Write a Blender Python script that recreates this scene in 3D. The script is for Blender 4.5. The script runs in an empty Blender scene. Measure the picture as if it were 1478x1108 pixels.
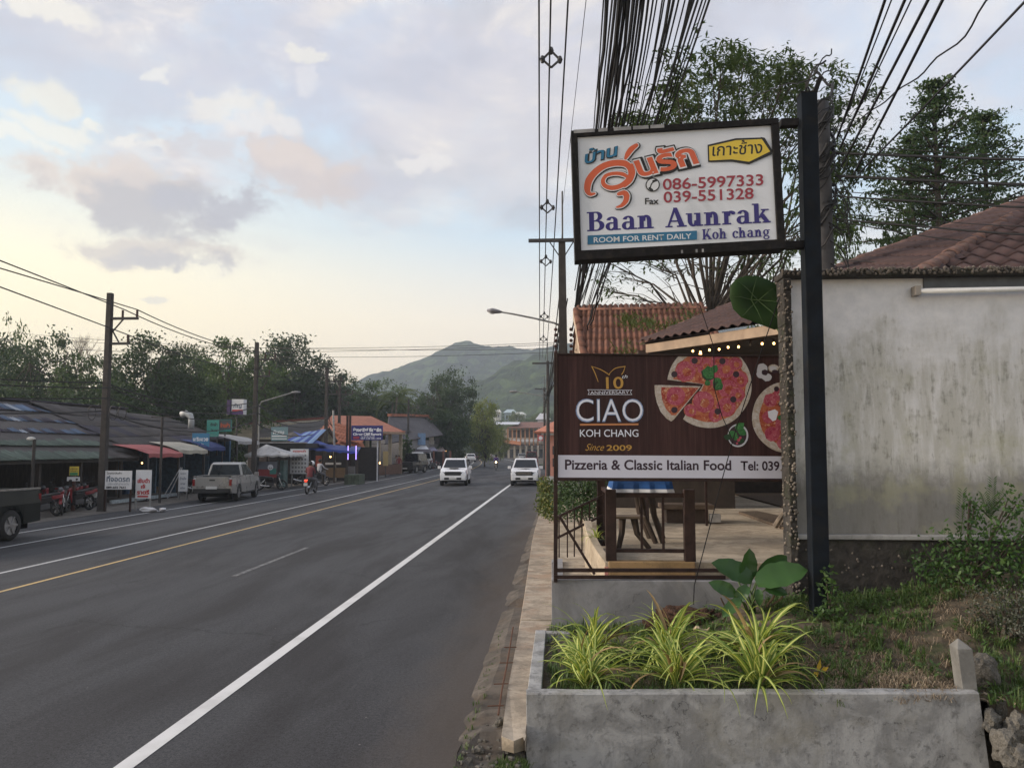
import bpy, bmesh, math, random
from mathutils import Vector, Matrix, noise
V = Vector
R = math.radians
random.seed(7)
sc = bpy.context.scene
COL = sc.collection

# ------------------------------------------------------------------ camera
F = 1150.0
YAW, PITCH, CH = R(3.44), R(4.62), 2.4
cam_d = bpy.data.cameras.new('camera')
cam_d.sensor_width = 36.0
cam_d.lens = 36.0 * F / 1478.0
cam_d.clip_start = 0.05
cam_d.clip_end = 6000
cam = bpy.data.objects.new('camera', cam_d)
COL.objects.link(cam)
cam.location = (0, 0, CH)
cam.rotation_euler = (R(90) + PITCH, 0, YAW)
sc.camera = cam
HAZE = .00056
CM = Matrix.Translation(cam.location) @ cam.rotation_euler.to_matrix().to_4x4()
C0 = CM.translation.copy()

# ------------------------------------------------------------------ light
SUN_AZ, SUN_EL = R(-97), R(19)          # azimuth from +Y, negative is left
sc.view_settings.view_transform = 'Standard'
sc.view_settings.look = 'None'
sc.view_settings.gamma = 1
sc.view_settings.use_curve_mapping = False
sc.view_settings.exposure = 0.80
sun_d = bpy.data.lights.new('sun', 'SUN')
sun_d.energy = 3.0
sun_d.angle = R(24)
sun_d.color = (1.0, 0.86, 0.72)
sun = bpy.data.objects.new('sun', sun_d)
COL.objects.link(sun)
sdir = V((math.sin(SUN_AZ) * math.cos(SUN_EL), math.cos(SUN_AZ) * math.cos(SUN_EL), math.sin(SUN_EL)))
sun.rotation_euler = sdir.to_track_quat('Z', 'Y').to_euler()
sun.location = (-40, 30, 40)

world = bpy.data.worlds.new('World')
sc.world = world
world.use_nodes = True

class NT:
 """small helper around a node tree"""
 def __init__(s, nt):
  s.nt = nt
  nt.nodes.clear()

 def n(s, typ, **kw):
  nd = s.nt.nodes.new(typ)
  for k, v in kw.items():
   if k.startswith('i_'):
    nd.inputs[k[2:].replace('_', ' ')].default_value = v
   else:
    setattr(nd, k, v)
  return nd

 def l(s, a, b):
  s.nt.links.new(a, b)

 def setin(s, sock, v):
  if isinstance(v, bpy.types.NodeSocket):
   s.l(v, sock)
  else:
   if hasattr(sock.default_value, '__len__') and not hasattr(v, '__len__'):
    v = (v,) * len(sock.default_value)
   if hasattr(v, '__len__') and len(v) == 3 and len(sock.default_value) == 4:
    v = (*v, 1)
   sock.default_value = v

 def math(s, op, a, b=None, c=None, clamp=False):
  nd = s.nt.nodes.new('ShaderNodeMath')
  nd.operation = op
  nd.use_clamp = clamp
  for i, v in enumerate((a, b, c)):
   if v is not None:
    s.setin(nd.inputs[i], v)
  return nd.outputs[0]

 def vmath(s, op, a, b=None, out=0):
  nd = s.nt.nodes.new('ShaderNodeVectorMath')
  nd.operation = op
  s.setin(nd.inputs[0], a)
  if b is not None:
   s.setin(nd.inputs[1], b)
  return nd.outputs['Value'] if op == 'LENGTH' else nd.outputs[0]

 def rng(s, v, a, b, c=0.0, d=1.0, smooth=True):
  nd = s.nt.nodes.new('ShaderNodeMapRange')
  nd.interpolation_type = 'SMOOTHSTEP' if smooth else 'LINEAR'
  s.setin(nd.inputs[0], v)
  for i, q in enumerate((a, b, c, d)):
   nd.inputs[i + 1].default_value = q
  return nd.outputs[0]

 def mix(s, f, a, b, mode='MIX'):
  nd = s.nt.nodes.new('ShaderNodeMix')
  nd.data_type = 'RGBA'
  nd.blend_type = mode
  s.setin(nd.inputs[0], f)
  s.setin(nd.inputs[6], a)
  s.setin(nd.inputs[7], b)
  return nd.outputs[2]

 def noise(s, vec, scale, detail=4, rough=.55, dist=0.0, col=False):
  nd = s.nt.nodes.new('ShaderNodeTexNoise')
  if vec is not None:
   s.l(vec, nd.inputs['Vector'])
  nd.inputs['Scale'].default_value = scale
  nd.inputs['Detail'].default_value = detail
  nd.inputs['Roughness'].default_value = rough
  nd.inputs['Distortion'].default_value = dist
  return nd.outputs[1 if col else 0]

 def ramp(s, f, stops):
  nd = s.nt.nodes.new('ShaderNodeValToRGB')
  s.l(f, nd.inputs[0])
  e = nd.color_ramp.elements
  while len(e) < len(stops):
   e.new(.5)
  for el, (p, c) in zip(e, stops):
   el.position = p
   el.color = (*c, 1)
  return nd.outputs[0]

def ray(px, py):
 return (CM.to_3x3() @ V(((px - 739) / F, -(py - 554) / F, -1))).normalized()

def azel(px, py):
 d = ray(px, py)
 return math.atan2(d.x, d.y), math.asin(d.z)

def build_sky():
 t = NT(world.node_tree)
 out = t.n('ShaderNodeOutputWorld')
 tc = t.n('ShaderNodeTexCoord')
 sep = t.n('ShaderNodeSeparateXYZ')
 t.l(tc.outputs['Generated'], sep.inputs[0])
 x, y, z = sep.outputs
 el = t.math('ARCSINE', z)
 az = t.math('ARCTAN2', x, y)
 cmb = t.n('ShaderNodeCombineXYZ')
 t.l(az, cmb.inputs[0])
 t.l(el, cmb.inputs[1])
 uv = cmb.outputs[0]
 sky = t.n('ShaderNodeTexSky')
 sky.sky_type = 'NISHITA'
 sky.sun_disc = False
 sky.sun_elevation = SUN_EL
 sky.sun_rotation = SUN_AZ
 sky.air_density = 1.2
 sky.dust_density = 2.0
 sky.ozone_density = 1.5
 bg1 = t.n('ShaderNodeBackground')
 bg1.inputs[1].default_value = 0.10
 t.l(sky.outputs[0], bg1.inputs[0])
 # thin high veil that whitens the sky, warmer towards the low sun on the left
 dz = t.math('ABSOLUTE', t.math('SUBTRACT', az, SUN_AZ))
 warm = t.rng(dz, 1.75, 0.95)
 veil_el = t.ramp(t.math('MULTIPLY', el, 1 / 1.57), [
  (0.0, (0.98, 0.74, 0.53)), (0.05, (1.04, 0.84, 0.62)), (0.10, (0.98, 0.86, 0.70)), (0.17, (0.56, 0.69, 0.80)),
  (0.27, (0.52, 0.65, 0.80)), (0.6, (0.54, 0.62, 0.78))])
 veil_w = t.ramp(t.math('MULTIPLY', el, 1 / 1.57), [
  (0.0, (1.12, 0.82, 0.42)), (0.06, (1.20, 0.95, 0.52)), (0.13, (1.12, 0.98, 0.64)), (0.20, (0.66, 0.74, 0.76)),
  (0.30, (0.50, 0.63, 0.80)), (0.6, (0.50, 0.60, 0.80))])
 veil = t.mix(warm, veil_el, veil_w)
 # projected cloud plane for broad streaky layers
 zz = t.math('ADD', t.math('MAXIMUM', z, 0.0), 0.12)
 pv = t.n('ShaderNodeCombineXYZ')
 t.l(t.math('DIVIDE', x, zz), pv.inputs[0])
 t.l(t.math('DIVIDE', y, zz), pv.inputs[1])
 n1 = t.noise(pv.outputs[0], 0.9, 10, .60, .5)
 n2 = t.noise(pv.outputs[0], 2.2, 10, .62, .4)
 n3 = t.noise(pv.outputs[0], 1.3, 9, .6, .3)
 hi = t.rng(t.math('ADD', el, t.math('MULTIPLY', t.math('SUBTRACT', n3, .5), .35)), 0.23, 0.36)
 cov = t.math('MULTIPLY', t.rng(n1, 0.40, 0.54), hi)
 gray = t.ramp(n2, [(0.36, (0.44, 0.425, 0.46)), (0.5, (0.58, 0.555, 0.58)), (0.58, (0.78, 0.71, 0.66)), (0.68, (1.08, 0.96, 0.78))])
 col = t.mix(t.math('MULTIPLY', cov, 0.92), veil, gray)
 # soft pinkish smears, right of centre
 sm = t.math('MULTIPLY', t.rng(n3, 0.50, 0.72), t.rng(el, 0.18, 0.36))
 col = t.mix(t.math('MULTIPLY', sm, 0.5), col, (0.72, 0.64, 0.63))
 # single clouds at their own directions: px, py, rx, ry, colour, strength, edge noise
 wn = t.noise(uv, 9.0, 7, .6, .4, col=True)
 wf = t.noise(uv, 22.0, 6, .62, .3, col=True)
 fb_ = t.math('MULTIPLY', t.math('SUBTRACT', t.noise(t.vmath('MULTIPLY', uv, (1, 1.6, 1)), 15.0, 10, .66, .3), .5), 2.6)
 wv = t.vmath('SUBTRACT', wn, (0.5, 0.5, 0.5))
 wv2 = t.vmath('SUBTRACT', wf, (0.5, 0.5, 0.5))
 warp = t.vmath('ADD', t.vmath('MULTIPLY', wv, (0.16, 0.08, 0)), t.vmath('MULTIPLY', wv2, (0.05, 0.03, 0)))
 uvw = t.vmath('ADD', uv, warp)
 BL = [
  (140, 85, 300, 60, (0.60, 0.60, 0.68), .6), (560, 110, 300, 90, (0.64, 0.64, 0.74), .5), (1250, 60, 420, 130, (0.72, 0.73, 0.84), .45),
  (760, 190, 190, 90, (0.78, 0.73, 0.74), .5), (620, 250, 180, 38, (0.74, 0.72, 0.75), .5),
  (55, 128, 46, 20, (1.0, 0.93, 0.76), .7), (70, 180, 60, 12, (1.0, 0.95, 0.82), .8), (25, 195, 50, 10, (1.0, 0.96, 0.84), .8),
  (130, 172, 26, 9, (1.0, 0.95, 0.82), .8), (210, 203, 44, 9, (0.98, 0.92, 0.83), .8), (345, 152, 46, 24, (1.0, 0.92, 0.80), .65),
  (372, 182, 46, 18, (0.95, 0.88, 0.82), .7), (438, 74, 22, 10, (1.0, 0.94, 0.80), .6), (240, 98, 16, 8, (0.96, 0.92, 0.84), .7),
  (70, 12, 56, 15, (1.0, 0.93, 0.80), .8), (430, 118, 24, 18, (0.92, 0.88, 0.86), .5), (620, 226, 40, 14, (1.0, 0.93, 0.86), .6),
  (150, 262, 100, 42, (0.84, 0.69, 0.58), .9), (210, 292, 125, 42, (0.56, 0.52, 0.52), .95), (310, 298, 76, 22, (0.52, 0.50, 0.54), .9),
  (190, 240, 50, 26, (0.82, 0.70, 0.62), .7), (300, 212, 44, 26, (0.72, 0.64, 0.63), .7), (440, 246, 88, 36, (0.72, 0.61, 0.57), .9), (425, 232, 60, 22, (0.84, 0.71, 0.63), .7),
  (205, 358, 105, 22, (0.74, 0.64, 0.56), .85), (240, 370, 70, 14, (0.60, 0.56, 0.56), .8), (545, 255, 60, 24, (0.62, 0.62, 0.70), .5),
  (225, 435, 18, 5, (0.80, 0.75, 0.68), .6), (580, 318, 40, 12, (0.78, 0.76, 0.78), .5), (1290, 150, 110, 60, (0.86, 0.80, 0.78), .4),
 ]
 for (px, py, rx, ry, c, st) in BL:
  a0, e0 = azel(px, py)
  d = t.vmath('SUBTRACT', uvw, (a0, e0, 0))
  d = t.vmath('MULTIPLY', d, (F / rx, F / ry, 0))
  m = t.rng(t.math('ADD', t.vmath('LENGTH', d), fb_), 1.25, 0.55, 0, st)
  col = t.mix(m, col, tuple(q * .84 for q in c))
 bg2 = t.n('ShaderNodeBackground')
 t.l(col, bg2.inputs[0])
 bg2.inputs[1].default_value = 0.76
 ms = t.n('ShaderNodeMixShader')
 ms.inputs[0].default_value = 0.86
 t.l(bg1.outputs[0], ms.inputs[1])
 t.l(bg2.outputs[0], ms.inputs[2])
 # below the horizon the sky is only seen by bounced light: plain dim haze
 bg3 = t.n('ShaderNodeBackground')
 bg3.inputs[0].default_value = (0.25, 0.24, 0.22, 1)
 ms2 = t.n('ShaderNodeMixShader')
 t.l(t.rng(z, -0.02, -0.08), ms2.inputs[0])
 t.l(ms.outputs[0], ms2.inputs[1])
 t.l(bg3.outputs[0], ms2.inputs[2])
 t.l(ms2.outputs[0], out.inputs[0])

build_sky()
sc.cycles.max_bounces = 6
sc.cycles.transparent_max_bounces = 8
sc.cycles.volume_bounces = 0
sc.cycles.use_denoising = True

# ------------------------------------------------------------------ picture measurements -> places
def G(px, py, z=0.0):
 """the point of the level plane z that is seen at (px, py)"""
 d = ray(px, py)
 return C0 + d * ((z - CH) / d.z)

def A(px, py, Y):
 """the point seen at (px, py) at world Y"""
 d = ray(px, py)
 return C0 + d * (Y / d.y)

def Z(P, py):
 """height at which the vertical through P meets picture row py"""
 fx, fy = -math.sin(YAW), math.cos(YAW)
 dh = P[0] * fx + P[1] * fy
 k = -(py - 554) / F
 c, s = math.cos(PITCH), math.sin(PITCH)
 return CH + dh * (k * c + s) / (c - k * s)

def X(px, Y, z=2.4):
 """world x of picture column px at world Y near the horizon"""
 return A(px, 647, Y).x

# ------------------------------------------------------------------ materials
def bsdf(t, col, rough=.7, metal=0.0, bump=None, bstr=.3, bdist=.02, spec=.4, emit=None, es=0):
 out = t.n('ShaderNodeOutputMaterial')
 b = t.n('ShaderNodeBsdfPrincipled')
 t.setin(b.inputs['Base Color'], col)
 t.setin(b.inputs['Roughness'], rough)
 b.inputs['Metallic'].default_value = metal
 b.inputs['Specular IOR Level'].default_value = spec
 if bump is not None:
  bp = t.n('ShaderNodeBump')
  bp.inputs['Strength'].default_value = bstr
  bp.inputs['Distance'].default_value = bdist
  t.l(bump, bp.inputs['Height'])
  t.l(bp.outputs[0], b.inputs['Normal'])
 if emit:
  b.inputs['Emission Color'].default_value = (*emit, 1)
  b.inputs['Emission Strength'].default_value = es
 t.l(b.outputs[0], out.inputs[0])
 return b, out

def new_mat(name):
 m = bpy.data.materials.new(name)
 m.use_nodes = True
 return m, NT(m.node_tree)

def ocoord(t, scale=None):
 tc = t.n('ShaderNodeTexCoord')
 o = tc.outputs['Object']
 if scale:
  o = t.vmath('MULTIPLY', o, scale)
 return o

MC = {}

def mat(name, col, rough=.7, metal=0.0, var=.22, scale=6.0, bump=.25, dirt=None, dscale=1.5, spec=.4, emit=None, es=0, rnd=0.0, stretch=None, bdist=.02):
 """plain surface: colour with two scales of variation, optional dirt patches, fine bump, per object variation"""
 if name in MC:
  return MC[name]
 m, t = new_mat(name)
 o = ocoord(t, stretch)
 n = t.noise(o, scale, 5, .6)
 lo = tuple(c * (1 - var) for c in col)
 hi = tuple(min(1, c * (1 + var)) for c in col)
 c = t.mix(t.rng(n, .3, .7), lo, hi)
 if dirt:
  d = t.noise(o, dscale, 6, .65, .5)
  c = t.mix(t.rng(d, .48, .75, 0, .8), c, dirt)
 if rnd:
  oi = t.n('ShaderNodeObjectInfo')
  k = t.rng(oi.outputs['Random'], 0, 1, 1 - rnd, 1 + rnd, smooth=False)
  c = t.mix(1.0, c, t.vmath('MULTIPLY', (1, 1, 1), k), 'MULTIPLY')
 r = t.rng(n, .2, .8, max(0, rough - .08), min(1, rough + .08))
 bsdf(t, c, r, metal, n if bump else None, bump or 0, bdist, spec, emit, es)
 MC[name] = m
 return m

def leaf_mat(name, c1, c2, c3=None, trans=.25, rough=.55):
 if name in MC:
  return MC[name]
 m, t = new_mat(name)
 g = t.n('ShaderNodeNewGeometry')
 oi = t.n('ShaderNodeObjectInfo')
 o = ocoord(t)
 n = t.noise(o, 1.1, 3)
 f = t.math('ADD', t.math('MULTIPLY', g.outputs['Random Per Island'], .6), t.math('MULTIPLY', n, .55))
 f = t.math('ADD', f, t.math('MULTIPLY', t.math('SUBTRACT', oi.outputs['Random'], .5), .25))
 c = t.ramp(f, [(0.15, c1), (0.6, c2), (0.95, c3 or c2)])
 b, out = bsdf(t, c, rough, spec=.35)
 if trans:
  tr = t.n('ShaderNodeBsdfTranslucent')
  t.l(t.mix(.5, c, (min(1, c2[0] * 2.2), min(1, c2[1] * 2.0), c2[2] * .6)), tr.inputs[0])
  ms = t.n('ShaderNodeMixShader')
  ms.inputs[0].default_value = trans
  t.l(b.outputs[0], ms.inputs[1])
  t.l(tr.outputs[0], ms.inputs[2])
  t.l(ms.outputs[0], out.inputs[0])
 MC[name] = m
 return m

def mat_asphalt():
 m, t = new_mat('asphalt')
 o = ocoord(t)
 fine = t.noise(o, 75, 4, .8)
 mid = t.noise(o, 14, 4, .6)
 big = t.noise(t.vmath('MULTIPLY', o, (1, .22, 1)), .8, 5, .6, .4)
 st = t.noise(t.vmath('MULTIPLY', o, (2.2, .05, 1)), 1.0, 4, .6)
 c = t.mix(t.rng(t.math('ADD', t.math('MULTIPLY', fine, .65), t.math('MULTIPLY', t.noise(o, 26, 3, .8), .35)), .38, .62), (.012, .012, .014), (.074, .074, .080))
 c = t.mix(t.rng(big, .42, .66, 0, .6), c, (.022, .021, .023))
 c = t.mix(t.rng(st, .52, .70, 0, .22), c, (.058, .058, .061))
 c = t.mix(t.rng(mid, .62, .80, 0, .35), c, (.038, .037, .038))
 # tar patches and small pale chips
 v = t.n('ShaderNodeTexVoronoi')
 v.inputs['Scale'].default_value = .55
 t.l(o, v.inputs['Vector'])
 sp = t.math('ADD', v.outputs['Distance'], t.math('MULTIPLY', t.noise(o, 3, 4), .35))
 c = t.mix(t.rng(sp, .30, .18, 0, .35), c, (.022, .022, .024))
 ve = t.n('ShaderNodeTexVoronoi', feature='DISTANCE_TO_EDGE')
 ve.inputs['Scale'].default_value = .23
 t.l(t.vmath('ADD', o, t.vmath('MULTIPLY', t.noise(o, 1.5, 6, .7, col=True), (.9, .9, 0))), ve.inputs['Vector'])
 ck = t.math('MULTIPLY', t.rng(ve.outputs['Distance'], .006, .002), t.rng(t.noise(o, .25, 2), .48, .58))
 c = t.mix(t.math('MULTIPLY', ck, .7), c, (.016, .016, .017))
 v2 = t.n('ShaderNodeTexVoronoi')
 v2.inputs['Scale'].default_value = 3.1
 t.l(o, v2.inputs['Vector'])
 c = t.mix(t.rng(v2.outputs['Distance'], .035, .02, 0, .6), c, (.26, .25, .23))
 # the shoulder on the right gathers brown dust
 sx = t.n('ShaderNodeSeparateXYZ')
 t.l(o, sx.inputs[0])
 dn = t.noise(t.vmath('MULTIPLY', o, (1, .35, 1)), 2.3, 5, .65)
 ed = t.math('ADD', sx.outputs[0], t.math('MULTIPLY', dn, .9))
 c = t.mix(t.rng(ed, -1.35, -.35, 0, .60), c, (.085, .066, .052))
 bsdf(t, c, t.rng(big, .3, .7, .68, .88), 0, t.math('ADD', fine, t.math('MULTIPLY', mid, .5)), .5, .006, .3)
 return m

def mat_paint(name, col, wear=.5):
 m, t = new_mat(name)
 o = ocoord(t)
 n = t.noise(o, 9, 6, .7)
 f = t.noise(o, 90, 3, .7)
 w = t.math('ADD', t.math('MULTIPLY', n, .6), t.math('MULTIPLY', f, .4))
 c = t.mix(t.rng(w, wear + .10, wear - .06), (.075, .074, .076), col)
 c = t.mix(t.rng(t.noise(o, 1.7, 4), .45, .7, 0, .25), c, (.20, .19, .18))
 bsdf(t, c, .7, 0, f, .3, .004)
 return m

def mat_concrete(name, base, dark, warm=None, streak=True, scale=1.0):
 m, t = new_mat(name)
 o = ocoord(t)
 n1 = t.noise(o, 1.6 * scale, 7, .65, .5)
 n2 = t.noise(o, 7 * scale, 6, .7)
 n3 = t.noise(o, 45, 3, .7)
 s = t.noise(t.vmath('MULTIPLY', o, (3.5, 3.5, .35)), 1.6 * scale, 5, .65, .3)
 c = t.mix(t.rng(n1, .38, .62), base, tuple(.60 * b for b in base))
 c = t.mix(t.rng(n2, .52, .68, 0, .65), c, dark)
 if streak:
  c = t.mix(t.rng(s, .52, .74, 0, .38), c, dark)
 ve = t.n('ShaderNodeTexVoronoi', feature='DISTANCE_TO_EDGE')
 ve.inputs['Scale'].default_value = .8
 t.l(t.vmath('ADD', o, t.vmath('MULTIPLY', t.noise(o, 3, 6, .7, col=True), (.5, .5, .5))), ve.inputs['Vector'])
 c = t.mix(t.math('MULTIPLY', t.rng(ve.outputs['Distance'], .005, .0015, 0, .7), t.rng(n1, .5, .56)), c, tuple(.4 * b for b in dark))
 if warm:
  c = t.mix(t.rng(t.noise(o, 2.2, 5, .6), .48, .70, 0, .65), c, warm)
 c = t.mix(t.rng(n3, .60, .8, 0, .35), c, tuple(min(1, b * 1.3) for b in base))
 h = t.math('ADD', n2, t.math('MULTIPLY', n3, .35))
 bsdf(t, c, .85, 0, h, .55, .012, .25)
 return m

# ------------------------------------------------------------------ mesh helper
WM = {}

class MB:
 def __init__(s):
  s.v, s.f, s.m, s.cm = [], [], [], 0

 def add(s, vs, fs, M=None):
  b = len(s.v)
  s.v += [tuple(M @ V(p)) if M else tuple(p) for p in vs]
  s.f += [tuple(b + i for i in f) for f in fs]
  s.m += [s.cm] * len(fs)
  return s

 def box(s, a, b, M=None):
  (x0, y0, z0), (x1, y1, z1) = a, b
  return s.add([(x0, y0, z0), (x1, y0, z0), (x1, y1, z0), (x0, y1, z0), (x0, y0, z1), (x1, y0, z1), (x1, y1, z1), (x0, y1, z1)],
      [(3, 2, 1, 0), (4, 5, 6, 7), (0, 1, 5, 4), (1, 2, 6, 5), (2, 3, 7, 6), (3, 0, 4, 7)], M)

 def hexa(s, p):
  return s.add(p, [(3, 2, 1, 0), (4, 5, 6, 7), (0, 1, 5, 4), (1, 2, 6, 5), (2, 3, 7, 6), (3, 0, 4, 7)])

 def bar(s, p, q, w, h=None, up=(0, 0, 1)):
  h = h or w
  p, q = V(p), V(q)
  d = (q - p)
  L = d.length
  d.normalize()
  u = V(up)
  if abs(d.dot(u)) > .98:
   u = V((0, 1, 0))
  sd = d.cross(u).normalized()
  u = sd.cross(d)
  M = Matrix((sd, d, u)).transposed().to_4x4()
  M.translation = p
  return s.box((-w / 2, 0, -h / 2), (w / 2, L, h / 2), M)

 def tube(s, pts, r, n=6, caps=True):
  pts = [V(p) for p in pts]
  rs = r if hasattr(r, '__len__') else [r] * len(pts)
  b = len(s.v)
  prev = None
  for i, p in enumerate(pts):
   d = (pts[min(i + 1, len(pts) - 1)] - pts[max(i - 1, 0)])
   d = d.normalized() if d.length > 1e-9 else V((0, 0, 1))
   if prev is None:
    u = d.orthogonal().normalized()
   else:
    u = (prev - d * prev.dot(d))
    u = u.normalized() if u.length > 1e-6 else d.orthogonal().normalized()
   prev = u
   w = d.cross(u)
   for k in range(n):
    a = 2 * math.pi * k / n
    s.v.append(tuple(p + (u * math.cos(a) + w * math.sin(a)) * rs[i]))
  for i in range(len(pts) - 1):
   for k in range(n):
    k2 = (k + 1) % n
    s.f.append((b + i * n + k, b + i * n + k2, b + (i + 1) * n + k2, b + (i + 1) * n + k))
    s.m.append(s.cm)
  if caps:
   s.f.append(tuple(b + k for k in range(n))[::-1])
   s.f.append(tuple(b + (len(pts) - 1) * n + k for k in range(n)))
   s.m += [s.cm, s.cm]
  return s

 def quad(s, a, b, c, d, M=None):
  return s.add([a, b, c, d], [(0, 1, 2, 3)], M)

 def poly(s, pts, M=None):
  return s.add(pts, [tuple(range(len(pts)))], M)

 def prism(s, pts, h, M=None):
  """outline in xy extruded from z 0 to h"""
  n = len(pts)
  vs = [(p[0], p[1], 0) for p in pts] + [(p[0], p[1], h) for p in pts]
  fs = [tuple(range(n))[::-1], tuple(range(n, 2 * n))] + [(i, (i + 1) % n, n + (i + 1) % n, n + i) for i in range(n)]
  return s.add(vs, fs, M)

 def slab(s, a, b, c, d, th):
  """quad thickened against its normal"""
  a, b, c, d = V(a), V(b), V(c), V(d)
  nn = (b - a).cross(d - a).normalized() * th
  return s.hexa([tuple(p) for p in (a - nn, b - nn, c - nn, d - nn, a, b, c, d)])

 def ball(s, c, r, n=6, m=4, sq=(1, 1, 1)):
  b = len(s.v)
  for i in range(m + 1):
   th = math.pi * i / m
   for k in range(n):
    a = 2 * math.pi * k / n
    s.v.append((c[0] + r * sq[0] * math.sin(th) * math.cos(a), c[1] + r * sq[1] * math.sin(th) * math.sin(a), c[2] + r * sq[2] * math.cos(th)))
  for i in range(m):
   for k in range(n):
    k2 = (k + 1) % n
    s.f.append((b + i * n + k, b + (i + 1) * n + k, b + (i + 1) * n + k2, b + i * n + k2))
    s.m.append(s.cm)
  return s

 def mesh(s, name, mats, smooth=False):
  me = bpy.data.meshes.new(name)
  me.from_pydata(s.v, [], s.f)
  for q in (mats if isinstance(mats, (list, tuple)) else [mats]):
   me.materials.append(q)
  if any(s.m):
   me.polygons.foreach_set('material_index', s.m)
  if smooth:
   me.polygons.foreach_set('use_smooth', [True] * len(me.polygons))
  me.update()
  return me

 def build(s, name, mats, parent=None, world=True, smooth=False, bevel=0, **kw):
  if parent is not None and world:
   inv = WM[parent.name].inverted()
   s.v = [tuple(inv @ V(p)) for p in s.v]
  o = link(name, s.mesh(name, mats, smooth), parent, **kw)
  if bevel:
   md = o.modifiers.new('bevel', 'BEVEL')
   md.width = bevel
   md.segments = 2
   md.limit_method = 'ANGLE'
   md.angle_limit = R(35)
  return o

def link(name, data, parent=None, M=None, **kw):
 o = bpy.data.objects.new(name, data)
 COL.objects.link(o)
 if parent is not None:
  o.parent = parent
 if M is not None:
  o.matrix_local = M
 if parent is not None:
  WM[o.name] = WM[parent.name] @ (M if M is not None else Matrix())
 else:
  WM[o.name] = M.copy() if M is not None else Matrix()
 for k, v in kw.items():
  o[k] = v
 return o

def thing(name, label, cat, loc=(0, 0, 0), rz=0.0, group=None):
 M = Matrix.Translation(V(loc)) @ Matrix.Rotation(rz, 4, 'Z')
 o = link(name, None, None, M)
 o['label'] = label
 o['category'] = cat
 if group:
  o['group'] = group
 return o

def tag(o, label, cat, group=None):
 o['label'] = label
 o['category'] = cat
 if group:
  o['group'] = group
 return o

def recentre(o):
 """give a one-mesh thing an origin at its base"""
 me = o.data
 xs = [v.co for v in me.vertices]
 c = V((sum(v.x for v in xs) / len(xs), sum(v.y for v in xs) / len(xs), min(v.z for v in xs)))
 me.transform(Matrix.Translation(-c))
 o.location = o.location + c
 WM[o.name] = Matrix.Translation(o.location)
 return o

def copy_tree(o, parent=None, loc=None, rz=None, label=None, group=None, swap=None):
 c = o.copy()
 COL.objects.link(c)
 if parent is not None:
  c.parent = parent
 if loc is not None:
  c.location = loc
 if rz is not None:
  c.rotation_euler = (c.rotation_euler[0], c.rotation_euler[1], rz)
 if label:
  c['label'] = label
 if group:
  c['group'] = group
 WM[c.name] = Matrix.Translation(c.location) @ c.rotation_euler.to_matrix().to_4x4()
 if swap and c.data:
  for i, ms in enumerate(c.material_slots):
   nm = ms.material.name if ms.material else ''
   if nm in swap:
    ms.link = 'OBJECT'
    ms.material = swap[nm]
 for ch in list(o.children):
  copy_tree(ch, c, swap=swap)
 return c

def structure(o):
 o['kind'] = 'structure'
 return o

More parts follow.
